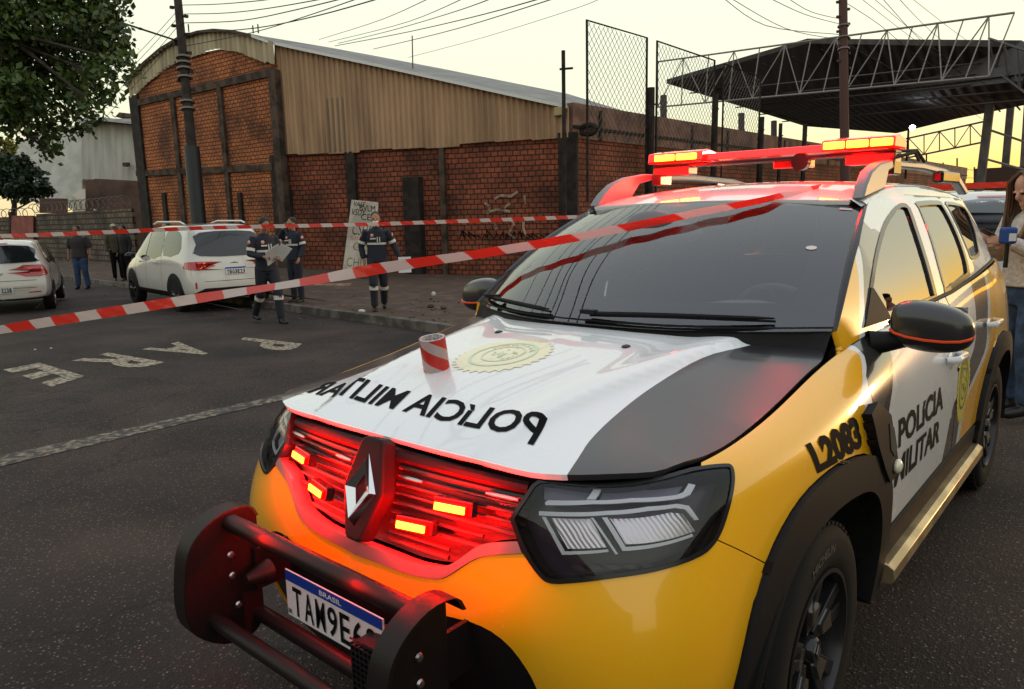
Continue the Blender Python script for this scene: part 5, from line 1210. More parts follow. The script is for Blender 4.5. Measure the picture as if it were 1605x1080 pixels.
for (px,yt,w,lab) in ((889,84,.10,'thin metal post rising beside the warehouse corner pillar'),(1002,140,.22,'dark post against the brick wall between the first two wire screens'),(1104,150,.22,'post lit red above the left end of the light bar'),(1178,185,.2,'short post on the wall just right of the red-lit post'),(1247,196,.2,'dark post on the wall left of the red utility pole'),(1208,195,.15,'slim grey post between two darker posts on the wall')):
    s,z=on(px,yt,PB if px>895 else PA,PR if px>895 else PB); P0,P1=(PB,PR) if px>895 else (PA,PB)
    t_=thing('wall_post',lab,'post',wallpt(P0,P1,s,GB,.5),group='posts standing along the brick wall')
    m=MB(); m.tube([wallpt(P0,P1,s,GB,.4),wallpt(P0,P1,s,z,.4)],w/2,8); m.build('shaft',[DPOST],t_)
    m=MB(); m.tube([wallpt(P0,P1,s-.10,z-.45,.4),wallpt(P0,P1,s+.25,z-.45,.4)],.03,5); m.build('cross_arm',[DPOST],t_)
# corner clutter: yellow lamp box, cable coil
o=thing('junction_box','small yellowish box at the corner of the tan corrugated wall','box',wallpt(PA,PB,on(880,176,PA,PB)[0],on(880,176,PA,PB)[1],.2))
m=MB(); m.box(wallpt(PA,PB,on(880,176,PA,PB)[0],on(880,176,PA,PB)[1],.2),(.28,.14,.22)); m.build('box_body',[mat('aged_yellow',(.36,.30,.14),.7)],o,bevel=.02)
m=MB(); pc=wallpt(PB,PR,.35,on(912,205,PB,PR)[1],.3); m.tube([pc+Vector((.25*math.cos(a),.0,.12*math.sin(a)))+Vector((0,0,0)) for a in np.linspace(0,6.28,20)],.07,8); tag(m.build('old_tyre_coil',[DPOST],None,smooth=True),'dark cable coil hanging at the top of the corner pillar','cable coil')
# ---- stone wall and sheds on the left
sw=thing('stone_wall','low stained block wall with wire on top left of the warehouse','wall',(PLL.x,PLL.y,GB))
zs=on(135,331,PLL,PL)[1]
facing(PLL,PL,[(0,GB),((PL-PLL).length,GB),((PL-PLL).length,zs),(0,zs)],'stone_wall_face',BR3,sw)
zs2=zs; facing(PLLL,PLL,[(0,GB),((PLL-PLLL).length,GB),((PLL-PLLL).length,zs2-.1),(0,zs2-.1)],'stone_wall_side',BR3,sw)
m=MB(); L_=(PL-PLL).length
m.tube([wallpt(PLL,PL,s,zs+.28+.22*math.sin(s*9),.1+.2*math.cos(s*9)) for s in np.arange(0,L_,.07)],.018,4); m.build('razor_wire',[WIRE],sw)
m=MB(); L_=(PLL-PLLL).length; m.tube([wallpt(PLLL,PLL,s,zs+.1+.22*math.sin(s*9),.1+.2*math.cos(s*9)) for s in np.arange(0,L_,.07)],.018,4); m.build('razor_wire',[WIRE],sw)
gd=thing('gate','dull red sheet gate in the stained wall at far left','gate',(PLL.x,PLL.y,GB))
facing(PLLL,PLL,ons([(21,338),(56,338),(56,420),(21,420)],PLLL,PLL),'gate_leaf',mat('dull_red_sheet',(.20,.045,.040),.6,noise=.3,nscale=2),gd,off=.12,thick=.05)
facing(PLLL,PLL,ons([(18,332),(21,332),(21,420),(18,420)],PLLL,PLL),'gate_post',DPOST,gd,off=.14,thick=.2)
# grey metal shed behind
def quad(nm,px,m,par,th=.2,uvs=None):
    V=[at(*p) for p in px]; V2=[v+Vector((FH[0],FH[1],0))*th for v in V]; n=len(V)
    o=mk(nm,V+V2,[tuple(range(n)),tuple(range(2*n-1,n-1,-1))]+[(i,(i+1)%n,n+(i+1)%n,n+i) for i in range(n)],[m],par)
    uvl=o.data.uv_layers.new(name='UVMap'); u0=V[0]
    for lp in o.data.loops:
        v=(V+V2)[lp.vertex_index]; uvl.data[lp.index].uv=((v-u0).dot(Vector((SH[0],SH[1],0))),v.z)
    return o
sh=thing('metal_shed','pale grey corrugated metal shed behind the stained block wall','shed',(at(170,300,50).x,at(170,300,50).y,-.5))
quad('front_wall',[(128,281,50),(128,198,50),(150,186,50),(235,186,50),(235,284,50)],GREYS,sh,8)
quad('side_wall',[(15,310,52),(15,232,52),(60,205,52),(129,195,52),(129,330,52)],mat('white_rendered_wall',(.50,.49,.46),.7,noise=.12,nscale=1.5),sh,8)
quad('roof_slope',[(120,186,51),(150,182,51),(240,194,51),(240,198,49),(150,188,49),(125,194,49)],ROOF,sh,3)
quad('roof_vent',[(180,183,56),(187,176,56),(205,178,56),(212,184,56)],BEAM,sh,2)
m=MB(); p=at(198,258,49.5); m.box(p,(.5,.3,.25)); m.build('wall_lamp',[BEAM],sh)
bh=thing('low_block','dark brown low building between grey shed and brick warehouse','building',(at(175,310,44).x,at(175,310,44).y,-.5))
quad('front_wall',[(134,420,44),(134,284,44),(150,280,44),(225,284,44),(225,420,44)],mat('brown_render',(.10,.055,.04),.85,noise=.4,nscale=.6),bh,4)
quad('light_side',[(120,420,46),(112,306,46),(128,296,46),(150,330,43.8),(150,420,43.8)],mat('pale_render',(.40,.35,.28),.8),bh,1)
bx_=thing('wall_top_box','square brown block standing on the stained wall at left','block',at(80,331,36))
quad('block_body',[(62,334,36),(62,311,36),(97,311,36),(97,334,36)],mat('brown_board',(.075,.035,.028),.8),bx_,.5)
# ---- kerb and verge
kp=[(-60,414),(95,437),(192,450),(300,465),(430,484),(515,496),(597,507),(700,522),(900,556),(1150,600)]
K=[ground(*p) for p in kp]
wb=[(-60,None),(95,None)]
Wp=[plan(-60,44),plan(95,33),PL+(PA-PL)*.15,PL+(PA-PL)*.5,PA,PA+(PB-PA)*.25,PA+(PB-PA)*.45,PA+(PB-PA)*.7,PB,PB+(PR-PB)*.35]
hb2=[.35,.42,.45,.45,.42,.32,.22,.16,.14,.12]
V=[];F=[]; rows=8
for k,(a_,w) in enumerate(zip(K,Wp)):
    for j in range(rows):
        t_=j/(rows-1); x=a_.x+(w.x-a_.x)*t_; y=a_.y+(w.y-a_.y)*t_; V.append((x,y,gz(x,y)+.13+(hb2[k]-.13)*t_**1.3+(.0 if j in(0,rows-1) else rnd.uniform(-.03,.03))))
F=[(i*rows+j,i*rows+j+1,(i+1)*rows+j+1,(i+1)*rows+j) for i in range(len(K)-1) for j in range(rows-1)]
tag(mk('pavement',V,F,[DIRT],None,True),kind='structure')
V=[];F=[]
for a_,w in zip(K,Wp):
    d=(Vector((a_.x,a_.y))-w).normalized()
    for (o_,h) in ((.16,-.02),(.15,.135),(0,.142)): V.append((a_.x+d.x*o_,a_.y+d.y*o_,gz(a_.x,a_.y)+h))
F=[(3*i+j,3*i+3+j,3*i+4+j,3*i+1+j) for i in range(len(K)-1) for j in range(2)]
tag(mk('kerb',V,F,[CONC]),kind='structure')
def verge_z(x,y):
    p=Vector((x,y)); best=None
    for i in range(len(K)-1):
        a_,b_=Vector(K[i][:2]),Vector(K[i+1][:2]); d=b_-a_; t_=max(0,min(1,(p-a_).dot(d)/d.length_squared)); q=a_+d*t_; w=Wp[i].lerp(Wp[i+1],t_); L=(w-q).length; s=(p-q).dot((w-q)/L)/L; dd=(p-q).length
        if best is None or dd<best[0]: best=(dd,s,hb2[i]*(1-t_)+hb2[i+1]*t_)
    s=best[1]
    return gz(x,y)+(0 if s<0 else .13+(best[2]-.13)*min(1,max(0,s))**1.3)
# scattered grit, litter and dead leaves on verge and road edge
m=MB()
for i in range(420):
    px=rnd.uniform(-20,720); py=np.interp(px,[p[0] for p in kp],[p[1] for p in kp])+rnd.gauss(-14,16); p=ground(px,py); r_=rnd.uniform(.008,.03)*(1+(rnd.random()<.04)*1.5)
    z=verge_z(p.x,p.y); m.ell((p.x,p.y,z+r_*.3),(r_*rnd.uniform(.7,1.6),r_,r_*.6),6,4)
tag(m.build('verge_debris',[mat('debris',(.11,.075,.05),.9,noise=.6,nscale=2)],None),kind='stuff')
for (px,py,lab) in ((520,462,'flattened brown cardboard lying on the dirt verge behind the barrier tape'),(205,427,'brown board lying on the pavement beside the dark-clothed people')):
    p=ground(px,py); z=verge_z(p.x,p.y); m=MB(); m.box((p.x,p.y,z+.05),(.9,.5,.04),Matrix.Rotation(.7,3,'Z')@Matrix.Rotation(.12,3,'X')); tag(m.build('cardboard',[mat('cardboard',(.26,.14,.08),.85,noise=.3,nscale=5)],None),lab,'cardboard')
for (px,py,w,h) in ((568,501,.09,.03),(680,474,.06,.05),(55,548,.03,.006),(80,546,.03,.006)):
    p=ground(px,py); z=verge_z(p.x,p.y); m=MB(); m.ell((p.x,p.y,z+h/2),(w,w*.5,h),8,5); tag(m.build('litter',[mat('litter_white',(.55,.53,.50),.6)],None),'small scrap of pale litter lying on the street','litter','pale litter scraps on the street')
# ---- graffiti board leaning on the wall
gp=[(549,313),(593,317),(589,425),(537,423)]
s0=on(549,313,PA,PB); db=thing('leaning_board','pale board covered in black scribbled writing leaning on the brick wall','board',wallpt(PA,PB,s0[0],-.4,.8))
BW=mat('grubby_white_board',(.36,.31,.25),.7,noise=.25,nscale=2.5)
dB=.9*DA
B=[at(551,313,dB-.3),at(593,317,dB-.3),at(585,426,dB-1.1),at(537,424,dB-1.1)]
nb=(B[1]-B[0]).cross(B[3]-B[0]).normalized()
if nb.dot(Vector(cC)-B[0])<0: nb=-nb
mk('board_face',B+[p-nb*.08 for p in B],[(0,1,2,3),(7,6,5,4),(0,4,5,1),(1,5,6,2),(2,6,7,3),(3,7,4,0)],[BW],db)
def btext(txt,u0,u1,v0,v1,b=.03,m_=LET,sk=0):
    V,F,_=flat_text(txt,b-.03); X=[]
    for a,c in V:
        u=u0+(u1-u0)*a+sk*c; w=v0+(v1-v0)*(1-c); p=(B[0]*(1-u)+B[1]*u)*(1-w)+(B[3]*(1-u)+B[2]*u)*w; X.append(p+nb*.006)
    mk('board_lettering',X,F,[m_],db)
OL=mat('board_olive_paint',(.10,.09,.03),.8); RP=mat('board_red_paint',(.28,.08,.05),.8)
for a_ in (('VASE',.08,.50,.02,.09,.03,LET,.03),('BVLM',.35,.92,.06,.15,.03,LET,-.03),('VSUY',.05,.55,.13,.22,.03,LET,.02),('CEE',.42,.92,.19,.28,.025,LET),('CSHO',.15,.92,.34,.50,.02,LET,.04),('SRI',.12,.5,.52,.57,.02,RP),('CS',.25,.85,.60,.72,.01,OL),('CHUL',.1,.9,.82,.94,.015,OL)): btext(*a_)
# ---- utility poles, street lamp, wires
WOOD=mat('dark_pole',(.028,.020,.017),.85,noise=.4,nscale=4)
def pole(label,base_px,base_d,top_px,top_d,r0,r1,m_=WOOD,sleeve=None,bands=(),arms=()):
    p=at(*base_px,base_d); q=at(*top_px,top_d); g=Vector((p.x,p.y,gz(p.x,p.y)-.1)); 
    g=Vector((p.x,p.y,0))+ (p-q)*0; g.z=gz(p.x,p.y)
    t_=thing('utility_pole',label,'utility pole',g)
    m=MB(); m.tube([g-Vector((0,0,.2)),p,q],[r0,r0*.96,r1],14); m.build('shaft',[m_],t_,smooth=True)
    ax=(q-p)
    if sleeve:
        m=MB(); a_,b_=sleeve; m.tube([p+ax*a_,p+ax*b_],r0*1.25,14); m.build('black_sleeve',[mat('black_sleeve',(.01,.012,.014),.5)],t_,smooth=True)
    for k in bands: m=MB(); m.tube([p+ax*k,p+ax*(k+.006)],r0*1.2,12); m.build('steel_band',[mat('dull_band',(.16,.14,.13),.5,.5)],t_,smooth=True)
    for k in range(12):
        f=.62+k*.032; m=MB(); w=p+ax*f; m.box(w+Vector((SH[0],SH[1],0))*((-1)**k*r0*1.1),(.10,.10,.07)); m.build('pole_fitting',[m_],t_)
    return t_,p,q
_,pp,pq=pole('dark leaning pole with black sleeve in front of the vaulted warehouse',(318,420),21,(276,-30),21,.17,.105,sleeve=(.12,.42),bands=(.30,.55,.575,.66,.69,.71,.73))
_,rp,rq=pole('dark utility pole lit red behind the police light bar',(1325,330),24,(1321,-30),24,.15,.13,mat('pole_brown',(.07,.03,.025),.8),bands=(.7,.75,.8))
def wire(pts,d0,d1,r=.010,sag=0,label=None):
    n=16; P=[at(*pts[0],d0),at(*pts[-1],d1)]; Q=[]
    if len(pts)==2:
        for k in range(n+1): t_=k/n; Q.append(P[0].lerp(P[1],t_)-Vector((0,0,sag*4*t_*(1-t_))))
    else:
        ts=np.linspace(0,1,len(pts)); xs=[p[0] for p in pts]; ys=[p[1] for p in pts]; sp_=smooth_poly(pts,False,5); Q=[at(a,b,d0+(d1-d0)*i/(len(sp_)-1)) for i,(a,b) in enumerate(sp_)]
    m=MB(); m.tube(Q,r,4,cap=False); o=m.build('power_line',[mat('cable_black',(.03,.025,.02),.7)],None); tag(o,label or 'thin dark overhead cable crossing the pale sky','power line','overhead cables in the sky'); return o
for pts,d0,d1,r in (([(285,8),(350,6),(430,-2),(480,-14)],21,12,.010),([(288,22),(360,20),(440,10),(560,-12)],21,12,.010),([(288,36),(380,32),(470,14),(560,-8)],21,12,.011),
  ([(290,52),(400,44),(500,24),(600,-4)],21,12,.012),([(292,72),(400,50),(490,22),(560,-2)],21,12,.010),([(525,72),(640,50),(760,22),(860,-6)],34,14,.014),([(530,68),(620,46),(720,16),(780,-6)],34,14,.012),([(500,62),(600,30),(680,-6)],34,14,.010),([(515,66),(640,34),(730,-4)],34,14,.010),([(585,77),(720,44),(880,-6)],34,14,.013),
  ([(640,90),(760,58),(900,14),(950,-6)],34,16,.008),([(277,18),(230,70),(180,120),(150,160)],21,30,.010),([(277,30),(235,76),(190,124),(150,170)],21,30,.010),([(278,42),(240,86),(200,126),(150,184)],21,30,.010),([(279,56),(245,96),(205,140),(160,190)],21,30,.010),
  ([(1315,54),(1200,40),(1130,-6)],24,14,.010),([(1315,62),(1230,44),(1140,-6)],24,14,.009),([(1318,30),(1270,18),(1230,-6)],24,14,.009),([(1318,38),(1260,22),(1200,-6)],24,14,.009),
  ([(1327,5),(1380,40),(1440,90),(1500,120)],24,30,.012),([(1330,60),(1400,110),(1480,150),(1545,190)],24,34,.010),([(1330,70),(1420,120),(1520,168)],24,34,.009),([(1380,-6),(1440,60),(1500,110),(1560,150)],16,34,.009),([(1405,-6),(1460,50),(1520,95)],16,34,.009),([(1425,-6),(1490,45),(1560,95)],16,30,.008),([(1365,-6),(1470,80),(1600,170)],16,30,.008),([(1345,-6),(1430,60),(1540,140)],18,34,.009),
  ([(1010,255),(1120,262),(1250,278)],30,40,.010),([(1400,250),(1470,262),(1545,268)],60,60,.02),([(1400,268),(1470,276),(1545,280)],60,60,.02)): wire(pts,d0,d1,r)
sl_=thing('street_lamp','orange glowing street lamp on a thin arm among the tree leaves','street lamp',at(190,36,19))
m=MB(); m.tube([at(278,64,21),at(235,50,20),at(192,36,19)],.025,6); m.build('lamp_arm',[WOOD],sl_)
m=MB(); m.ell(at(183,33,19),(.24,.16,.09)); m.build('lamp_head',[WOOD],sl_,smooth=True)
m=MB(); m.ell(at(174,27,18.6),(.13,.12,.11)); m.build('lamp_bowl',[mat('sodium_glow',(1,.5,.1),.4,emit=(1,.36,.03),es=9)],sl_,smooth=True)
fl=thing('floodlight','bright white floodlight under the far shed roof','floodlight',at(1430,200,40))
m=MB(); m.ell(at(1430,200,40),(.15,.12,.13)); m.build('lamp_glow',[mat('cold_lamp',(1,1,1),.4,emit=(.85,.93,1),es=30)],fl,smooth=True)
m=MB(); m.tube([at(1424,204,40),at(1419,280,40)],.06,6); m.build('lamp_post',[DPOST],fl)
# ---- big open shed on the right
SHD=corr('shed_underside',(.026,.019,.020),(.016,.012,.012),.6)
sd=thing('open_shed','large open steel shed with dark roof on tall columns at right','shed',at(1545,300,30))
rfp=[(1045,131,46),(1265,68,40),(1600,74,28),(1680,118,24),(1680,150,26),(1500,186,44),(1405,209,52),(1262,198,58)]
def poly3(nm,px,m,par,dz=.25):
    V=[at(*p) for p in px]; n=len(V); V2=[v+Vector((0,0,dz)) for v in V]; c=sum(V,Vector())/n; c2=c+Vector((0,0,dz))
    o=mk(nm,V+V2+[c,c2],[(i,(i+1)%n,2*n) for i in range(n)]+[(n+(i+1)%n,n+i,2*n+1) for i in range(n)]+[(i,n+i,n+(i+1)%n,(i+1)%n) for i in range(n)],[m],par)
    uvl=o.data.uv_layers.new(name='UVMap')
    for lp in o.data.loops: v=o.data.vertices[lp.vertex_index].co; uvl.data[lp.index].uv=(v.x,v.y)
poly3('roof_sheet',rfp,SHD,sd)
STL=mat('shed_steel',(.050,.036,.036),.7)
def purl(a,b,r=.06): m=MB(); m.tube([at(*a),at(*b)],r*.6,4); m.build('purlin',[STL],sd)
for k in range(12):
    t_=k/11; a_=(1060+(1560-1060)*t_,131-57*min(1,t_*2.2)+6*max(0,t_-.45),46-16*t_); b_=(1290+(1630-1290)*t_,200-30*t_,57-30*t_)
    purl((a_[0],a_[1]+3,a_[2]-.3),(b_[0],b_[1],b_[2]-.3),.05)
for k in range(5):
    t_=(k+1)/6; purl((1045+217*t_,131+67*t_+4,46+12*t_),(1560+80*t_,76+90*t_+4,30-4*t_),.07)
def truss(nm,t0,t1,b0,b1,d0,d1,n,r=.045,par=None,m_=STL):
    m=MB(); T=[at(t0[0]+(t1[0]-t0[0])*k/n,t0[1]+(t1[1]-t0[1])*k/n,d0+(d1-d0)*k/n) for k in range(n+1)]; Bm=[at(b0[0]+(b1[0]-b0[0])*k/n,b0[1]+(b1[1]-b0[1])*k/n,d0+(d1-d0)*k/n) for k in range(n+1)]
    m.tube([T[0],T[-1]],r,5); m.tube([Bm[0],Bm[-1]],r,5)
    for k in range(n+1): m.tube([T[k],Bm[k]],r*.7,4)
    for k in range(n): m.tube([T[k],Bm[k+1]] if k%2 else [Bm[k],T[k+1]],r*.6,4)
    return m.build(nm,[m_],par or sd)
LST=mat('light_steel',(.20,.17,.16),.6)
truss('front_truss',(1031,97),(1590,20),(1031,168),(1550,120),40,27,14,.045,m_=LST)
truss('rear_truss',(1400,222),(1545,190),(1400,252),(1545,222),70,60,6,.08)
truss('side_truss',(1550,60),(1640,90),(1560,110),(1640,170),29,24,4,.05)
for (xa,ya,xb,yb,w,d) in ((1562,80,1536,292,.44,31),(1590,100,1573,292,.40,34),(1612,140,1602,292,.40,37)):
    m=MB(); a_=at(xa,ya,d); b_=at(xb,yb,d); g=Vector((b_.x,b_.y,gz(b_.x,b_.y)-.2)); m.tube([a_,b_,b_+(b_-a_)*.55],w/2,4); m.build('column',[mat('column_concrete',(.10,.08,.075),.85,noise=.3,nscale=2)],sd)
for (a_,b_) in (((1556,140),(1605,160)),((1552,204),(1605,222)),((1548,250),(1605,266)),((1570,110),(1605,130))): 
    m=MB(); m.tube([at(*a_,30.5),at(*b_,30)],.05,6); m.build('brace_rail',[LST],sd)
m=MB(); m.box(at(1590,282,32),(3,.3,1.1)); m.build('side_panel',[mat('brown_board',(.08,.05,.04),.8)],sd)
# distant line of posts and roofs against the sunset
fs=thing('far_building','low dark building on the skyline below the sunset','building',at(1450,300,75))
quad('far_wall',[(1380,400,75),(1380,292,75),(1440,296,75),(1540,288,75),(1660,292,75),(1660,400,75)],mat('far_brown',(.05,.035,.03),.9),fs,5)
for px,y0,y1 in ((1385,220,290),(1452,240,292),(1478,255,292),(1527,262,290),(1500,248,292)):
    m=MB(); m.tube([at(px,y0,66),at(px,y1+60,66)],.07,5); tag(m.build('thin_mast',[DPOST],None),'thin dark mast against the yellow sunset below the shed','mast','thin masts on the skyline')
for px,y0,y1,d in ((1040,150,205,34),(1162,178,230,36),(1213,190,240,38)):
    m=MB(); m.tube([at(px,y0,d),at(px,y1+40,d)],.16,6); tag(m.build('shed_column',[STL],None),'grey post standing behind the brick wall below the shed roof','post','posts behind the brick wall')
# ---- trees
LEAF=mat('leaf_green',(.055,.095,.018),.5,col2=(.020,.040,.008),nscale=1.6); LEAF.node_tree.nodes['Principled BSDF'].inputs['Specular IOR Level'].default_value=.35
LEAFD=mat('leaf_dark',(.018,.045,.018),.6,col2=(.008,.020,.009),nscale=1.0)
BARK=mat('bark',(.035,.024,.018),.9,noise=.5,nscale=8)
def tree(label,base,trunk,clumps,leaf,nleaf,ls,m_,seed,group=None):
    rn=np.random.default_rng(seed); t_=thing('tree',label,'tree',base,group=group)
    m=MB(); m.tube(trunk,[.22-.16*i/(len(trunk)-1) for i in range(len(trunk))],9)
    for c,r in clumps:
        s=trunk[-1] if rn.random()<.6 else trunk[-2]; c=Vector(c); mid=(s+c)/2+Vector(rn.normal(0,.15,3)); m.tube([s,mid,c],[.055,.035,.012],5)
        for _ in range(5): m.tube([mid.lerp(c,.6),c+Vector(rn.normal(0,r*.5,3))],[.014,.005],4)
    m.build('trunk',[BARK],t_,smooth=True)
    V=[];F=[]; tot=sum(r**2 for _,r in clumps)
    for c,r in clumps:
        k=int(nleaf*r*r/tot); nt_=max(6,k//14); tw=rn.normal(0,1,(nt_,3)); tw/=np.linalg.norm(tw,axis=1)[:,None]; tw*= (rn.uniform(.25,1,(nt_,1))**.5)*r*[1,1,.8]
        for tt in tw:
            for _ in range(14):
                p=np.array(c)+tt+rn.normal(0,.10,3); d=rn.normal(0,1,3)+[0,0,-.5]+tt/r*.8; d/=np.linalg.norm(d); u=np.cross(d,rn.normal(0,1,3)); u/=np.linalg.norm(u); L=ls*rn.uniform(.6,1.3); w=L*.30
                nn=np.cross(d,u); b=len(V); V+=[p-d*L*.5,p+u*w-nn*w*.3,p+d*L*.5-nn*w*.25,p-u*w-nn*w*.3]; F+=[(b,b+1,b+2),(b,b+2,b+3)]
    mk('crown',V,F,[m_],t_); return t_
dT=12.5
clpx=[(20,20,70),(85,30,62),(150,45,42),(170,80,34),(120,95,52),(60,90,60),(10,110,55),(165,120,26),(130,140,36),(80,150,50),(30,165,45),(150,165,20),(120,185,26),(85,205,24),(50,215,20),(20,150,50),(100,-20,60),(40,-40,60),(160,-10,40),(15,205,16),(180,60,24),(140,10,40),(185,40,14),(75,232,10),(190,95,10),(-40,60,70),(-60,130,60),(-50,0,70)]
cl=[(at(x,y,dT+rnd.uniform(-1.0,1.0)),r/1161*dT) for x,y,r in clpx]
bp0=ground(-330,640); tree('big leafy street tree overhanging the top left corner',bp0,[bp0,at(-300,380,dT*.95),at(-230,180,dT),at(-120,60,dT),at(-20,40,dT)],cl,None,15000,.125,LEAF,11)
b2_=at(20,420,40); b2_.z=-.5
tree('dark green tree rising behind the stained wall at far left',b2_,[b2_,at(22,330,40),at(25,290,40)],[(at(x,y,40+rnd.uniform(-1,1)),r/1161*40) for x,y,r in ((10,262,24),(35,262,20),(50,285,20),(15,290,26),(70,298,12),(-15,280,30),(35,300,20),(60,272,8))],None,4200,.30,LEAFD,5)
b3_=at(-5,420,46); b3_.z=-.5
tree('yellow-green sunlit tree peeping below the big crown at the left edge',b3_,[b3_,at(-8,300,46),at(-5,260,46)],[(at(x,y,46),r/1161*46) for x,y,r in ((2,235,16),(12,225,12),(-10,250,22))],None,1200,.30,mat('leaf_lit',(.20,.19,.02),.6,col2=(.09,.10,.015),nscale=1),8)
# ---- barrier tapes
def tape(name,label,px,ds,w,per,ratio=.5,twist=0.0,seed=0,flat=0):
    rn=random.Random(seed); P=[at(a,b,d) for (a,b),d in zip(px,ds)]; Q=[Vector(v) for v in smooth_poly([tuple(p) for p in P],False,24)]
    L=[0]; 
    for a_,b_ in zip(Q[:-1],Q[1:]): L.append(L[-1]+(b_-a_).length)
    step=.035; n_=int(L[-1]/step); V=[];F=[];MI=[]; Ls=np.array(L); QA=np.array(Q)
    xs=np.arange(n_+1)*step; C_=np.stack([np.interp(xs,Ls,QA[:,k]) for k in range(3)],1)
    for i in range(n_+1):
        t_=C_[min(i+1,n_)]-C_[max(i-1,0)]; t_/=np.linalg.norm(t_)+1e-9; up=np.array([0,0,1.]); up-=t_*up.dot(t_); up/=np.linalg.norm(up); sd_=np.cross(t_,up)
        a_=twist*math.sin(xs[i]*1.3+seed)+.5*twist*math.sin(xs[i]*3.1+1)+flat; d=up*math.cos(a_)+sd_*math.sin(a_)
        ww=w*(1-(.0 if flat else 0))*(1 if seed!=1 else float(np.interp(i/n_,[0,.6,.8,1],[1,.9,.55,.40])))
        for j in range(5): V.append(C_[i]+d*ww*(j/4-.5)+sd_*.004*math.sin(xs[i]*40+j*1.7))
    for i in range(n_):
        for j in range(4): F.append((i*5+j,i*5+j+1,i*5+5+j+1,i*5+5+j))
    o=mk(name,V,F,[STRIPE if ratio<.8 else TRD],None,True); uvl=o.data.uv_layers.new(name='UVMap')
    for lp in o.data.loops: vi=lp.vertex_index; i,j=divmod(vi,5); uvl.data[lp.index].uv=((xs[i])/per,(j/4)*w*.55/per)
    tag(o,label,'barrier tape'); return o
TRD=mat('barrier_red',(.62,.040,.028),.35,coat=.4); TWH=mat('barrier_white',(.55,.44,.42),.35,coat=.4)
for mm in (TRD,TWH):   # thin plastic film lets light through
    b=mm.node_tree.nodes['Principled BSDF']; tr_=N(mm.node_tree,'ShaderNodeBsdfTranslucent'); tr_.inputs[0].default_value=b.inputs['Base Color'].default_value; mxs=N(mm.node_tree,'ShaderNodeMixShader'); mxs.inputs[0].default_value=.45
    oo=mm.node_tree.nodes['Material Output']; mm.node_tree.links.new(b.outputs[0],mxs.inputs[1]); mm.node_tree.links.new(tr_.outputs[0],mxs.inputs[2]); mm.node_tree.links.new(mxs.outputs[0],oo.inputs[0])
tape('barrier_tape','near red and white tape stretched across the photo to the police car roof',[(-120,540),(0,517),(250,477),(450,446),(600,420),(750,398),(870,378),(1000,353),(1100,332),(1180,317),(1240,303),(1290,292)],[5.4,5.2,4.7,4.25,3.85,3.4,3.05,2.90,2.85,2.84,2.90,3.03],.068,.42,.5,.6,1)
tape('barrier_tape','far thin red and white tape behind the car, at head height of the paramedics',[(-60,372),(120,366),(330,357),(560,352),(740,346),(905,340),(1000,336)],[11.0,11.2,11.5,11.8,12,12.2,12.4],.060,.36,.5,.15,4)
tape('barrier_tape','plain red stretch of tape at the right edge behind the police car',[(1440,296),(1500,292),(1560,290),(1640,286)],[7.5,7.2,7.0,6.6],.055,.9,.85,.1,7)
# ================================================================== PEOPLE
SKIN=mat('skin',(.34,.17,.11),.5,noise=.12,nscale=20); SKIND=mat('skin_dark',(.20,.095,.06),.55,noise=.1,nscale=20); NAVY=mat('navy_uniform',(.010,.012,.024),.75,bump=.3,bscale=40); REFL=mat('reflective_band',(.58,.54,.50),.4)
HAIRB=mat('black_hair',(.010,.008,.007),.5,bump=.8,bscale=150); DEN=mat('blue_denim',(.045,.085,.16),.85,noise=.35,nscale=14,bump=.4,bscale=60); DEN2=mat('dark_denim',(.020,.045,.11),.85,noise=.3,nscale=10); BOOT=mat('black_boot',(.010,.009,.010),.45); PAPER=mat('white_paper',(.68,.68,.72),.6); MASKW=mat('mask_white',(.60,.58,.58),.7)
def loft(rings,n=20):
    """rings: (x,y,z,rx,ry[,tilt]) horizontal ellipses -> V,F"""
    V=[];F=[]
    for r in rings:
        x,y,z,rx,ry=r[:5]; tl=r[5] if len(r)>5 else 0
        for k in range(n): a=2*math.pi*k/n; V.append((x+rx*math.cos(a),y+ry*math.sin(a),z+tl*math.sin(a)*ry))
    for i in range(len(rings)-1):
        for k in range(n): F.append((i*n+k,i*n+(k+1)%n,(i+1)*n+(k+1)%n,(i+1)*n+k))
    F+=[tuple(range(n))[::-1],tuple((len(rings)-1)*n+k for k in range(n))]
    return V,F
def remesh(o,vox,sm=4):
    md=o.modifiers.new('r','REMESH'); md.mode='VOXEL'; md.voxel_size=vox; md.use_smooth_shade=True
    s=o.modifiers.new('s','SMOOTH'); s.factor=.5; s.iterations=sm; return o
def xf(loc,ang):
    c,s=math.cos(ang),math.sin(ang); return lambda p:Vector((loc[0]+p[0]*c-p[1]*s,loc[1]+p[0]*s+p[1]*c,loc[2]+p[2]))
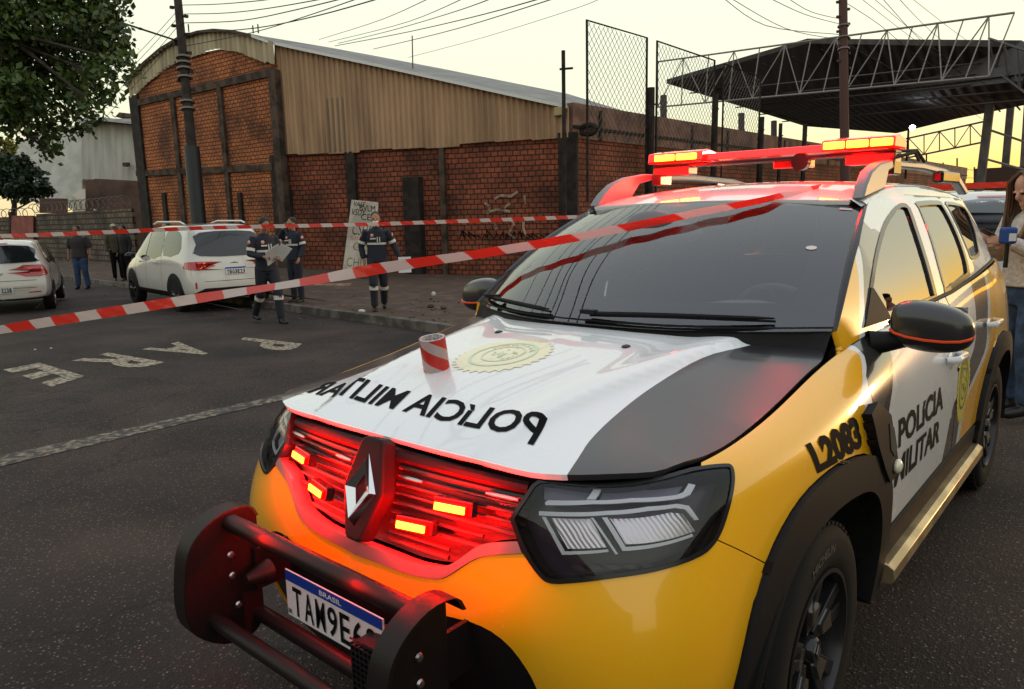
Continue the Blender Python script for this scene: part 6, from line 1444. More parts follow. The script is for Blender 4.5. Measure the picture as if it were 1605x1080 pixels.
def person(label,loc,ang,H,J,outfit,cat='person',group=None,vox=.014,head_turn=0,head_tilt=0,skin=None,fine=False):
    """local frame: x to the person's left, y backwards is negative: +y is where they face, z up. J overrides joints (for a 1.72 m body)"""
    skin=skin or SKIN; k=H/1.72; S=lambda v:Vector(v)*k
    D=dict(hipL=(.085,0,.90),kneeL=(.10,.02,.49),ankL=(.10,-.02,.09),hipR=(-.085,0,.90),kneeR=(-.10,.02,.49),ankR=(-.10,-.02,.09),
      shL=(.185,0,1.405),elL=(.235,-.02,1.13),wrL=(.24,.06,.89),shR=(-.185,0,1.405),elR=(-.235,-.02,1.13),wrR=(-.24,.06,.89),head=(0,.02,1.60),lean=0,tL=(.0,1),tR=(.0,1))
    D.update(J); t_=thing('person',label,cat,loc,ang,group)
    M=MB()
    q=lambda n:S(D[n]); lean=D['lean']
    chest=S((0,lean*.6,1.28)); pel=S((0,0,.93)); nk=S((0,lean,1.47)); hd=q('head')+Vector((0,lean,0))
    # bare body: one continuous surface
    V,F=loft([(0,0,.84*k,.12*k,.09*k),(0,0,.93*k,.150*k,.105*k),(0,lean*.3,1.08*k,.128*k,.092*k),(0,lean*.6,1.25*k,.150*k,.105*k),(0,lean*.9,1.38*k,.165*k,.095*k),(0,lean,1.44*k,.09*k,.06*k)]); M.add(V,F)
    M.tube([S((0,lean,1.40)),nk,hd-Vector((0,.01,.06))*k],[.062*k,.055*k,.052*k],12)
    Rh=Matrix.Rotation(head_turn,3,'Z')@Matrix.Rotation(head_tilt,3,'X')
    hp=lambda v:hd+Rh@(Vector(v)*k)
    M.ell(hp((0,-.012,.035)),(.076*k,.094*k,.100*k),20,14,Rh); M.ell(hp((0,.022,-.035)),(.055*k,.062*k,.072*k),16,10,Rh)   # skull, jaw
    M.ell(hp((0,.094,-.012)),(.013*k,.020*k,.026*k),10,8,Rh); M.ell(hp((0,.076,-.098+.03)),(.024*k,.014*k,.010*k),10,6,Rh); M.ell(hp((0,.066,-.098)),(.024*k,.020*k,.018*k),10,6,Rh)
    for s in (1,-1): M.ell(hp((s*.078,-.005,-.005)),(.009*k,.020*k,.030*k),8,8,Rh); M.ell(hp((s*.030,.080,.022)),(.022*k,.012*k,.008*k),8,6,Rh)
    for s in 'LR':
        M.tube([q('sh'+s)+Vector((0,lean,0)),(q('sh'+s)+Vector((0,lean,0))+q('el'+s))/2,q('el'+s),(q('el'+s)*.6+q('wr'+s)*.4),q('wr'+s)],[.050*k,.046*k,.037*k,.037*k,.025*k],12)
        M.tube([q('hip'+s),(q('hip'+s)+q('knee'+s))/2,q('knee'+s),q('knee'+s)*.65+q('ank'+s)*.35-Vector((0,.015,0))*k,q('ank'+s)],[.088*k,.075*k,.052*k,.054*k,.034*k],14)
        w=q('wr'+s); d=(w-q('el'+s)).normalized(); hb=D.get('hand'+s); d2=Vector(hb[0]).normalized() if hb else d
        side_=Vector(hb[1]).normalized() if hb else Vector((0,1,0)); side_=(side_-d2*side_.dot(d2)).normalized(); pn=d2.cross(side_)
        if (hb and len(hb)>2 and hb[2]) : pn=-pn
        pc=w+d2*.050*k
        M.tube([w,w+d2*.03*k,w+d2*.085*k],[.025*k,.034*k,.032*k],12,sx=.55)
        for f in range(4):
            o_=(f-1.5)*.0185*k; b_=w+d2*.082*k+side_*o_; L=(.036,.043,.040,.031)[f]*k; cu=.35+.08*f
            p1=b_+(d2*math.cos(cu)+pn*math.sin(cu))*L; p2=p1+(d2*math.cos(cu*2.4)+pn*math.sin(cu*2.4))*L*.7; M.tube([b_-d2*.01*k,b_,p1,p2],[.0095*k,.0092*k,.0085*k,.0065*k],8)
        b_=w+d2*.03*k+side_*-.026*k*(1); p1=b_+(d2*.6-side_*.65+pn*.35).normalized()*.036*k; p2=p1+(d2*.9-side_*.1+pn*.4).normalized()*.028*k; M.tube([b_,p1,p2],[.0125*k,.0105*k,.008*k],8)
    body=M.build('body',[skin],t_,local=True); remesh(body,vox*.72 if fine else vox*.85,3)
    def wear(nm,tubes,m_,lofts=(),vx=vox,sm=3,dirty=None):
        m=MB()
        for P,r in tubes: m.tube(P,[a*k for a in r],14)
        for l in lofts: V,F=loft([(a*k,b*k,c*k,d*k,e*k)+tuple(g[5:] if len(g)>5 else ()) for g in l for a,b,c,d,e in [g[:5]]]); m.add(V,F)
        o=m.build(nm,[m_],t_,local=True); remesh(o,vx,sm); return o
    o=outfit
    shp=lambda s:q('sh'+s)+Vector((0,lean,0))
    if 'top' in o:
        loose=o.get('loose',1.0); sl=o.get('sleeve',1.0)
        tb=[]
        for s in 'LR':
            e=q('el'+s); w=q('wr'+s); end=e.lerp(w,max(0,(sl-.5)*2)*.95) if sl>.5 else shp(s).lerp(e,sl*2)
            P=[shp(s)-Vector((.02 if s=='L' else -.02,0,-.005)),shp(s).lerp(e,.5)]+([e,e.lerp(end,.5),end] if sl>.5 else [end]); rr=[.066,.062]+([.053,.050,.044] if sl>.5 else [.060])
            tb.append((P,[a*loose for a in rr]))
        hem=o.get('hem',.86)
        wear('shirt' if sl<.9 else 'jacket',tb,o['top'],[[(0,0,hem,.172*loose,.128*loose),(0,0,.98,.165*loose,.122*loose),(0,lean*.4,1.12,.158*loose,.115*loose),(0,lean*.7,1.28,.176*loose,.122*loose),(0,lean*.95,1.39,.172*loose,.100*loose),(0,lean,1.455,.085,.070),(0,lean,1.475,.070,.064)]])
    if 'legs' in o:
        lw=o.get('legw',1.0)
        wear('trousers',[([q('hip'+s)+Vector((0,0,.03)),q('hip'+s).lerp(q('knee'+s),.5),q('knee'+s),q('knee'+s).lerp(q('ank'+s),.5)-Vector((0,.01,0)),q('ank'+s)+Vector((0,0,o.get('cuff',.0)))],[.100*lw,.092*lw,.070*lw,.066*lw,.058*lw]) for s in 'LR'],o['legs'],[[(0,0,.82,.14,.105),(0,0,.90,.160,.118),(0,0,.99,.150,.110)]])
    for s in 'LR':
        a_=q('ank'+s); an,up=D['t'+s]; f=Vector((math.sin(an),math.cos(an),0)); m=MB(); hz=Vector((0,0,.055))*k
        m.tube([a_-f*.05*k-hz,a_-hz*.9+f*.03*k,a_+f*.12*k*1-hz*1.0-Vector((0,0,.005)),a_+f*.18*k-hz*1.1],[.034*k,.042*k,.040*k,.026*k],12); m.tube([a_-hz*.6,a_+Vector((0,0,(.16 if o.get('boots') else .03)))*k],[.046*k,.048*k if o.get('boots') else .04*k],12)
        remesh(m.build('shoe',[o.get('shoe',BOOT)],t_,local=True),.012,2)
    if o.get('hair'):
        m=MB(); m.ell(hp((0,-.026,.058)),(.084*k,.094*k,.090*k),20,12,Rh); m.ell(hp((0,-.045,.0)),(.074*k,.068*k,.075*k),16,10,Rh); h=m.build('hair',[o['hair']],t_,local=True); remesh(h,.012,2)
    if o.get('cap'):
        m=MB(); m.ell(hp((0,-.012,.070)),(.088*k,.104*k,.070*k),20,12,Rh); m.ell(hp((0,.10,.062)),(.062*k,.060*k,.010*k),16,6,Rh); m.build('cap',[o['cap']],t_,smooth=True,local=True)
    if o.get('mask'):
        m=MB(); m.ell(hp((0,.050,-.060)),(.062*k,.062*k,.048*k),16,10,Rh); m.build('face_mask',[o['mask']],t_,smooth=True,local=True)
    for s in (1,-1):
        m=MB(); m.ell(hp((s*.030,.079,.010)),(.011*k,.006*k,.006*k),8,6,Rh); m.build('eye',[LET],t_,smooth=True,local=True)
    if o.get('bands'):
        for s in 'LR':
            e=q('el'+s); a_=shp(s).lerp(e,.62); b_=shp(s).lerp(e,.80); m=MB(); m.tube([a_,b_],.0675*k,16,cap=False); m.build('sleeve_band',[REFL],t_,smooth=True,local=True)
            a_=q('knee'+s).lerp(q('ank'+s),.10); b_=q('knee'+s).lerp(q('ank'+s),.27); m=MB(); m.tube([a_-Vector((0,.012,0)),b_-Vector((0,.012,0))],[.079*k,.078*k],16,cap=False); m.build('leg_band',[REFL],t_,smooth=True,local=True)
            a_=shp(s).lerp(e,.28); m=MB(); m.ell(a_+Vector((.058 if s=='L' else -.058,.02,0))*k,(.018*k,.036*k,.036*k),12,8); m.build('sleeve_badge',[mat('badge_white_red',(.62,.30,.30),.5)],t_,smooth=True,local=True)
        V,F=loft([(0,lean*.6,1.17*k,.172*k,.127*k),(0,lean*.65,1.205*k,.176*k,.129*k)],28); F=[f for f in F if len(f)==4]; mk('waist_band',V,F,[REFL],t_,True,local=True)
        m=MB(); m.ell(S((.075,.112+lean*.7,1.33)),(.030*k,.016*k,.030*k),12,8); m.build('chest_badge',[mat('badge_white_red',(.62,.30,.30),.5)],t_,smooth=True,local=True)
        for x in (-.055,-.015):
            m=MB(); m.box(S((x,.132+lean*.6,1.255)),(.017*k,.01*k,.09*k)); m.build('chest_stripe',[REFL],t_,local=True)
        m=MB(); m.box(S((.06,.130+lean*.6,1.275)),(.10*k,.01*k,.022*k)); m.build('chest_stripe',[REFL],t_,local=True)
    return t_
def sheet_of(t_,c,w,h,R_,nm='paper',m_=PAPER):
    m=MB(); m.box(c,(w,.004,h),R_); return m.build(nm,[m_],t_,local=True)
AZ=math.atan2(SH[1],SH[0])             # image right, as an angle
def facing_ang(deg):                   # 0 = towards the camera, + = turns to the image's right
    # local +y must point: camera direction rotated
    return AZ+math.pi+R(deg)
def stand(px,py,onverge=True,extra=0):
    p=ground(px,py,extra) ; z=verge_z(p.x,p.y) if onverge else gz(p.x,p.y)
    return (p.x,p.y,z)
UNI=dict(top=NAVY,legs=NAVY,bands=True,boots=True,hair=HAIRB,loose=1.06,legw=1.05)
def place(px,py,yh,onv,iterz=.0):
    """spot whose ground is seen at (px,py); returns location and the height that reaches pixel row yh"""
    p=ground(px,py,iterz); z=verge_z(p.x,p.y) if onv else gz(p.x,p.y)
    if onv:
        for _ in range(4): p=ground(px,py,z-gz(p.x,p.y)); z=verge_z(p.x,p.y)
    d=(np.array((p.x,p.y,z))-cC)@cF; return (p.x,p.y,z),(py-yh)*d/CAM[6]/math.cos(CAM[4])
# paramedic reading papers, mid-stride on the road
loc,h=place(424,506,346,False)
a=person('paramedic in navy uniform walking on the road while reading white papers',loc,facing_ang(42),min(max(h,1.62),1.86),dict(kneeR=(-.10,.17,.50),ankR=(-.10,.20,.085),kneeL=(.10,-.05,.49),ankL=(.10,-.34,.13),tL=(0,1),tR=(-.1,1),elL=(.26,.02,1.14),wrL=(.13,.25,1.10),handL=((-.5,.8,-.1),(0,.3,1)),elR=(-.26,.0,1.13),wrR=(-.14,.24,1.06),handR=((.5,.8,.1),(0,.3,1)),head=(0,.05,1.59)),dict(UNI),head_tilt=-.45)
k=a.location
sheet_of(a,Vector((.02,.34,1.12)),.26,.34,Matrix.Rotation(.5,3,'Y')@Matrix.Rotation(-.7,3,'X')); sheet_of(a,Vector((-.12,.36,1.15)),.20,.28,Matrix.Rotation(-.5,3,'Y')@Matrix.Rotation(-.6,3,'X'))
# second paramedic, phone to the ear, seen from the side
loc,h=place(467,474,352,True)
person('paramedic in navy uniform standing side-on on the verge with a hand at the ear',loc,facing_ang(-30),min(max(h,1.6),1.8),dict(elL=(.34,.10,1.26),wrL=(.15,.10,1.52),handL=((-.3,-.1,1),(0,1,0)),elR=(-.25,-.02,1.14),wrR=(-.25,.12,.92)),dict(UNI),head_turn=-.2)
# third paramedic facing the camera with a sheet in the left hand, mask under the chin
loc,h=place(596,487,347,True)
a=person('paramedic with white face mask walking along the verge holding one sheet of paper',loc,facing_ang(10),min(max(h,1.62),1.84),dict(kneeL=(.09,.12,.50),ankL=(.09,.08,.09),kneeR=(-.09,-.03,.49),ankR=(-.08,-.22,.12),elR=(-.30,-.02,1.14),wrR=(-.40,.08,.92),elL=(.27,-.05,1.14),wrL=(.24,-.02,.92)),dict(UNI,mask=MASKW,hair=mat('short_grey_hair',(.035,.028,.025),.6)))
sheet_of(a,Vector((-.44,.12,.76)),.21,.26,Matrix.Rotation(.1,3,'Z'))
# man in jeans
loc,h=place(131,453,357,False)
person('man in charcoal shirt and blue jeans standing in the road between the white cars',loc,facing_ang(5),min(max(h,1.6),1.8),dict(elL=(.27,-.03,1.13),elR=(-.28,-.03,1.13),wrL=(.27,.04,.90),wrR=(-.30,.04,.90),ankL=(.14,-.02,.09),ankR=(-.13,-.02,.09)),dict(top=mat('charcoal_cloth',(.022,.018,.020),.8),legs=DEN2,hair=HAIRB,loose=1.22,sleeve=.5,legw=1.15),skin=SKIND)
loc,h=place(187,440,354,True)
person('person in pale cap and olive top standing on the pavement behind the SUV front',loc,facing_ang(30),min(max(h,1.6),1.8),dict(),dict(top=mat('olive_cloth',(.05,.040,.025),.8),legs=LET,cap=mat('pale_cap',(.34,.30,.27),.7)),skin=SKIND)
loc,h=place(201,441,356,True)
person('person dressed all in black beside the one in the pale cap',loc,facing_ang(-20),min(max(h,1.6),1.8),dict(),dict(top=mat('black_cloth',(.008,.008,.009),.8),legs=LET,hair=HAIRB),skin=SKIND)
p=at(259,352,19.5); person('person hidden behind the white SUV with only the top of the head showing',(p.x,p.y,p.z-1.70),facing_ang(0),1.74,dict(),dict(top=mat('charcoal_cloth',(.022,.018,.020),.8),legs=DEN2,hair=mat('short_grey_hair',(.035,.028,.025),.6)))
# reporter at the right edge
dW=5.35; pw=at(1589,655,dW); locW=(pw.x,pw.y,gz(pw.x,pw.y))
COAT=mat('cream_wool',(.64,.56,.50),.9,noise=.15,nscale=40,bump=.9,bscale=120); HAIRW=mat('brown_hair',(.085,.040,.018),.5,noise=.5,nscale=30,bump=.8,bscale=120)
w=person('woman reporter in cream jacket and jeans looking at her phone, blue microphone in hand',locW,facing_ang(-82),1.73,dict(kneeL=(.09,.03,.52),ankL=(.09,-.03,.13),kneeR=(-.09,.05,.52),ankR=(-.10,.02,.13),elL=(.25,.03,1.15),wrL=(.10,.24,1.27),handL=((-.25,.9,.25),(0,-.2,1)),elR=(-.26,.05,1.14),wrR=(-.10,.25,1.26),handR=((.25,.9,.2),(0,-.2,1)),head=(0,.05,1.60)),
  dict(top=COAT,legs=DEN,hair=None,loose=1.1,hem=.95,legw=.92,shoe=BOOT),head_tilt=-.35,fine=True,vox=.012,skin=mat('light_skin',(.50,.27,.19),.45,noise=.06,nscale=30))
Rh=Matrix.Rotation(-.35,3,'X'); hd=Vector((0,.05,1.60))*(1.73/1.72); hp=lambda v:hd+Rh@Vector(v)
m=MB(); m.ell(hp((0,-.034,.046)),(.092,.100,.100),20,14,Rh); m.tube([hp((0,-.08,.0)),hd+Vector((0,-.10,-.14)),hd+Vector((0,-.12,-.30)),hd+Vector((0,-.10,-.40))],[.080,.085,.075,.03],12)
remesh(m.build('hair',[HAIRW],w,local=True),.010,2)
rh_=random.Random(2)
for g_ in range(3):      # loose locks falling over the shoulders, on both sides of the face
    m=MB()
    for k_ in range(26):
        s=1 if k_%2 else -1; a0=rh_.uniform(-.5,.9); x=.080+rh_.uniform(-.01,.012); y=.03-.10*a0+rh_.uniform(-.01,.01)
        P=[hp((s*.03*rh_.random(),.03*rh_.random(),.145)),hp((s*x*.93,y*.8,.09)),hp((s*(x+.008),y,.0)),hd+Vector((s*(x+.018),y-.01,-.13)),hd+Vector((s*(x+.01+rh_.uniform(-.02,.02)),y+rh_.uniform(-.01,.05),-.26)),hd+Vector((s*(x-.005+rh_.uniform(-.03,.02)),y+rh_.uniform(0,.08),-.31-rh_.uniform(0,.05)))]
        m.tube([Vector(v) for v in smooth_poly([tuple(p) for p in P],False,3)],[.007+.006*math.sin(i/15*3.1) for i in range(16)],5)
    m.build('hair_locks',[mat('hair_lock_%s'%('dark','brown','blond')[g_],[(.05,.024,.012),(.10,.05,.022),(.26,.15,.065)][g_],.45)],w,smooth=True,local=True)
for s in (1,-1):
    m=MB(); m.box((s*.10,.0,.035),(.012,.012,.07)); m.build('heel',[BOOT],w,local=True)
T=xf(locW,facing_ang(-82))
ph=thing('phone','dark smartphone held up in both hands by the woman reporter','phone',T((-.03,.36,1.33)),facing_ang(-82))
m=MB(); m.box((0,0,0),(.075,.009,.155),Matrix.Rotation(-1.15,3,'X')); m.build('phone_body',[PLA],ph,local=True,bevel=.003)
mi_=thing('microphone','blue foam cube microphone with a white patch held by the reporter','microphone',T((-.20,.36,1.25)),facing_ang(-82))
m=MB(); m.box((0,0,.07),(.075,.085,.11)); m.build('mic_cube',[mat('mic_blue',(.010,.055,.24),.6,bump=.4,bscale=200)],mi_,local=True,bevel=.016)
m=MB(); m.box((-.0385,.0,.060),(.003,.052,.05)); m.build('mic_patch',[mat('mic_patch_white',(.62,.62,.64),.5)],mi_,local=True)
m=MB(); m.tube([(0,0,.02),(0,0,-.14)],.014,12); m.build('mic_handle',[PLA],mi_,smooth=True,local=True)
# ================================================================== OTHER CARS
def poly_clean(p): return [p[i] for i in range(len(p)) if abs(p[i][0]-p[i-1][0])+abs(p[i][1]-p[i-1][1])>1e-5]
class Car:
    """rounded body from stations; windows, lamps and seams are cut as thin shells lying on it. local: y forward, x right"""
    def __init__(s,name,label,loc,ang,st,rearp,L,paint,cat='car'):
        s.t=thing(name,label,cat,loc,ang); s.L=L
        # stations: (y, zlow, w_low, z_belt, w_belt, z_roof, w_roof)
        R_=[]
        for (y,zl,wl,zb,wb_,zr,wr) in st:
            ring=[(wl*.0,zl),(wl*.80,zl),(wl*.97,zl+.04),(wl,zl+.22),(wl*1.0,(zl+zb)/2+.05),(wl*.985,zb-.10),(wb_,zb),(wb_*.55+wr*.45,zb+(zr-zb)*.5),(wr*1.01,zb+(zr-zb)*.86),(wr*.90,zr-.015*min(1,(zr-zb)*4)),(wr*.5,zr),(0,zr+.004)]
            R_.append([(x,y,z) for x,z in ring])
        G=np.array(R_,float); fy=lambda z:np.interp(z,[p[0] for p in rearp],[p[1] for p in rearp])
        G[0,:,1]=[fy(z) for z in G[0,:,2]]; G[1,:,1]=[max(a,fy(z)+.10) for a,z in zip(G[1,:,1],G[1,:,2])]
        nu,nv=90,60; Bu=bspl(len(st),np.linspace(0,len(st)-1,nu)); Bv=bspl(12,np.linspace(0,11,nv)); P=np.einsum('ui,vj,ijk->uvk',Bu,Bv,G)
        V=[];F=[]
        for sg_ in (1,-1):
            b=len(V)
            for u in range(nu):
                for v in range(nv): V.append((P[u,v,0]*sg_,P[u,v,1],P[u,v,2]))
            for u in range(nu-1):
                for v in range(nv-1): F.append((b+u*nv+v,b+u*nv+v+1,b+(u+1)*nv+v+1,b+(u+1)*nv+v))
        # bulged ends
        for u in (0,nu-1):
            b=len(V); m_=13
            for v in range(nv):
                for k_ in range(m_):
                    f=-1+2*k_/(m_-1); V.append((P[u,v,0]*f,P[u,v,1]+(-1 if u==0 else 1)*.07*(1-f*f)*min(1,P[u,v,0]/.3),P[u,v,2]))
            for v in range(nv-1):
                for k_ in range(m_-1): F.append((b+v*m_+k_,b+v*m_+k_+1,b+(v+1)*m_+k_+1,b+(v+1)*m_+k_))
        me=bpy.data.meshes.new('b'); me.from_pydata(V,[],F); bm=bmesh.new(); bm.from_mesh(me); bmesh.ops.remove_doubles(bm,verts=bm.verts,dist=.0012); bmesh.ops.recalc_face_normals(bm,faces=bm.faces); bm.to_mesh(me)
        s.bvh=BVHTree.FromBMesh(bm); bm.free(); me.polygons.foreach_set('use_smooth',[True]*len(me.polygons)); me.set_sharp_from_angle(angle=R(50)); me.name='body'
        s.body=link('body',me,[paint],s.t,True)
    def shell(s,nm,poly,m_,face,off=.004,par=None,thick=0):
        """face: 'L','R' (poly in y,z) or 'B','F' (poly in x,z)"""
        p=poly_clean([tuple(q) for q in poly]); c=bmesh.new(); vs=[c.verts.new((a,b,0)) for a,b in p]; c.faces.new(vs); bmesh.ops.triangulate(c,faces=c.faces); V,F=np.array([v.co[:2] for v in c.verts]),[[v.index for v in f.verts] for f in (c.verts.index_update() or c.faces)]; c.free(); V,F=refine(V,F,.05)
        X=[];NN=[]
        for a,b in V:
            if face in 'LR': sg_=-1 if face=='L' else 1; o,d=Vector((sg_*3,a,b)),Vector((-sg_,0,0))
            else: sg_=-1 if face=='B' else 1; o,d=Vector((a,sg_*6,b)),Vector((0,-sg_,0))
            h,n_,_,_=s.bvh.ray_cast(o,d)
            if h is None: h=o-d*0+d*((3-.7) if face in 'LR' else 4); n_=-d
            if n_.dot(d)>0: n_=-n_
            X.append(h+n_*off); NN.append(n_)
        return mk(nm,X,F,[m_],par or s.t,True,None,None,True)
    def wheel(s,x,y,r,m_rim,sg_):
        m=MB(); m.lathe([(r*.62,-.20),(r*.93,-.20),(r,-.17),(r,-.04),(r*.95,-.01),(r*.80,0),(r*.66,-.005)],(x,y,r),'x',36,sg_); w=m.build('wheel',[RUB],s.t,smooth=50,local=True)
        m=MB(); m.lathe([(r*.66,-.19),(r*.66,-.006),(r*.62,-.004),(r*.60,-.05)],(x,y,r),'x',32,sg_)
        for k in range(5):
            a=2*math.pi*k/5+.3
            for d in (-.16,.16):
                e=Vector((0,math.cos(a+d),math.sin(a+d))); e2=Vector((0,math.cos(a+d*.4),math.sin(a+d*.4))); o=Vector((x-sg_*.02,y,r)); m.tube([o+e2*.03,o+e*r*.62],[.020,.018],6)
        m.lathe([(0,-.01),(.04,-.012),(.045,-.04)],(x,y,r),'x',16,sg_); m.build('rim',[m_rim],w,smooth=True,local=True)
        m=MB(); m.lathe([(0,-.09),(r*.62,-.10)],(x,y,r),'x',24,sg_); m.build('wheel_well',[GAP],w,local=True)
WCAR=mat('white_car_paint',(.62,.60,.58),.25,0,1,dust=.05); WCAR2=mat('cream_white_car_paint',(.62,.57,.54),.25,0,1,dust=.05); CARG=glassmat('car_glass',(.05,.055,.06),1.9)
DKG=mat('dark_glass_backing',(.012,.014,.017),.12,0,.6)
# --- seven-seat white SUV seen from behind its left rear corner
g0=ground(285,488); f0=ground(207,474); hd_=Vector((f0.x-g0.x,f0.y-g0.y)); ang=math.atan2(hd_.y,hd_.x)-math.pi/2
hdn=hd_.normalized(); rt=Vector((hdn.y,-hdn.x)); org=Vector((g0.x,g0.y))-hdn*.78+rt*.80
zc_=gz(org.x+hdn.x*2,org.y+hdn.y*2)
def build_car(name,label,org,ang,z,st,rearp,paint): return Car(name,label,(org.x,org.y,z),ang,st,rearp,4.3,paint)
suv=build_car('parked_car','white seven-seat SUV with black plastic arches parked behind the tape',org,ang,zc_,
 [(0.0,.30,.80,.98,.74,1.58,.58),(.10,.28,.86,1.00,.81,1.66,.62),(.45,.26,.88,1.01,.845,1.68,.65),(1.2,.25,.885,1.01,.86,1.70,.67),(2.2,.25,.885,1.00,.86,1.69,.67),(2.85,.25,.885,.98,.855,1.62,.63),(3.25,.25,.875,.97,.83,1.30,.66),(3.55,.26,.86,.95,.80,1.05,.70),(3.95,.28,.83,.88,.76,.95,.60),(4.25,.30,.76,.76,.66,.82,.50),(4.36,.34,.62,.62,.5,.70,.40)],
 [(.25,.06),(.45,.0),(.62,.02),(.80,.06),(1.0,.10),(1.2,.18),(1.45,.30),(1.70,.44)],WCAR)
S_=suv.shell
for fc in 'LR':
    S_('side_window',smooth_poly([(2.45,1.06),(3.05,1.04),(2.96,1.20),(2.72,1.44),(2.45,1.55)],True,2),DKG,fc,.008); 
    S_('side_window',smooth_poly([(1.55,1.08),(2.36,1.06),(2.36,1.56),(1.60,1.58)],True,2),mat('pale_reflecting_glass',(.10,.11,.10),.03,.95) ,fc)
    S_('side_window',smooth_poly([(.62,1.14),(1.40,1.09),(1.42,1.57),(.80,1.54),(.60,1.36)],True,2),mat('pale_reflecting_glass',(.10,.11,.10),.03,.95),fc)
    for y0 in (2.40,1.48,3.12): S_('door_seam',[(y0,.42),(y0+.008,.42),(y0+.008,1.56 if y0<3 else 1.0),(y0,1.56 if y0<3 else 1.0)],GAP,fc,.003)
    S_('door_sill',[(1.15,.27),(3.20,.27),(3.20,.40),(1.15,.40)],CLAD,fc,.008)
    for yc in (.80,3.42):
        o_=[(yc+.44*math.cos(a),.33+.44*math.sin(a)) for a in np.linspace(-.1,math.pi+.1,22)]+[(yc+.34*math.cos(a),.33+.34*math.sin(a)) for a in np.linspace(math.pi+.1,-.1,22)]
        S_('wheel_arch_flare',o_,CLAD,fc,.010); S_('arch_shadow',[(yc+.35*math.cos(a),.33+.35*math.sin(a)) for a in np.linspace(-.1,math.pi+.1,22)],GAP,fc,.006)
    sg_=-1 if fc=='L' else 1
    for yc in (.80,3.42): suv.wheel(sg_*.885,yc,.33,AIRP,sg_)
    for yh in (1.72,2.62): m=MB(); m.box((sg_*.90,yh,.95),(.03,.16,.03)); m.build('door_handle',[CHR],suv.t,local=True,bevel=.008)
    m=MB(); m.ell((sg_*.99,2.98,1.06),(.11,.06,.075)); m.build('door_mirror',[PLA],suv.t,smooth=True,local=True)
    m=MB(); m.tube([(sg_*.60,.75,1.69),(sg_*.61,.95,1.735),(sg_*.62,2.2,1.745),(sg_*.60,2.5,1.70)],.018,8); m.build('roof_rail',[CHRS],suv.t,smooth=True,local=True)
    S_('tail_light',[(sg_*.36,.91),(sg_*.66,.83),(sg_*.78,.85),(sg_*.78,.985),(sg_*.50,.965)],REDL,'B',.012); S_('tail_light',[(.0,.83),(.33,.88),(.30,.985),(.0,1.0)],REDL,fc,.010)
    S_('rear_reflector',[(sg_*.74,.50),(sg_*.77,.50),(sg_*.77,.62),(sg_*.74,.62)],REDL,'B',.01)
S_('rear_window',smooth_poly([(-.60,1.10),(.60,1.10),(.62,1.30),(.50,1.52),(-.50,1.52),(-.62,1.30)],True,3),DKG,'B',.018)
S_('rear_bumper_cladding',[(-.80,.27),(.80,.27),(.80,.42),(.60,.50),(-.60,.50),(-.80,.42)],CLAD,'B',.012)
S_('hatch_seam',[(-.60,.62),(.60,.62),(.60,.628),(-.60,.628)],GAP,'B',.004)
def plate(c,txt,y,x0,z0,w,h,brs=None):
    o=S2=c.shell('licence_plate',[(x0-w/2,z0-h/2),(x0+w/2,z0-h/2),(x0+w/2,z0+h/2),(x0-w/2,z0+h/2)],PW,'B',.022)
    if brs: c.shell('plate_band',[(x0-w/2,z0+h*.28),(x0+w/2,z0+h*.28),(x0+w/2,z0+h/2),(x0-w/2,z0+h/2)],PBL,'B',.025,o)
    V,F,asp=flat_text(txt,.02); yy=min(v.co.y for v in o.data.vertices)-.003
    for i,ch in enumerate(txt):
        if ch==' ': continue
        V,F,_=flat_text(ch,.02); a0=x0-w/2+w*(.05+.9*i/len(txt)); a1=a0+w*.9/len(txt)*.75; hh_=.30 if ch in '-·' else 1
        zz0=z0-h*.40; zz1=z0+h*(.20 if brs else .40)
        if ch=='-': zz0,zz1=z0-h*.05,z0+h*.03
        mk('plate_lettering',[(a0+(a1-a0)*a_,yy,zz0+(zz1-zz0)*b_) for a_,b_ in V],F,[LET],o,local=True)
plate(suv,'TBG3E23',0,0,.80,.40,.13,True)
m=MB(); m.box((0,.03,.935),(.15,.02,.04)); m.box((0,.03,.935),(.05,.02,.065)); m.build('tailgate_emblem',[GOLD],suv.t,local=True)
# --- white hatchback at the left edge
og=ground(8,492); ang2=math.atan2(FH[1],FH[0])-math.pi/2+R(27); o2=Vector((og.x,og.y))
hat=build_car('parked_car','cream white hatchback with dark rear window at the left edge of the street',o2,ang2,gz(o2.x,o2.y+2),
 [(0.0,.30,.76,.92,.70,1.40,.52),(.12,.27,.80,.94,.76,1.44,.56),(.5,.24,.825,.95,.79,1.46,.58),(1.3,.23,.83,.94,.80,1.475,.60),(2.1,.23,.83,.93,.80,1.45,.60),(2.5,.23,.83,.92,.79,1.30,.60),(2.9,.23,.82,.90,.77,1.04,.64),(3.4,.25,.79,.84,.72,.92,.58),(3.8,.28,.70,.70,.6,.76,.46),(3.89,.32,.58,.58,.46,.66,.36)],
 [(.25,.05),(.45,.0),(.62,.02),(.85,.07),(.95,.11),(1.2,.26),(1.46,.42)],WCAR2)
H_=hat.shell
H_('rear_window',smooth_poly([(-.58,1.02),(.58,1.02),(.60,1.10),(.50,1.33),(-.50,1.33),(-.60,1.10)],True,3),DKG,'B',.014)
H_('brake_light',[(-.16,1.385),(.16,1.385),(.16,1.405),(-.16,1.405)],REDL,'B',.01)
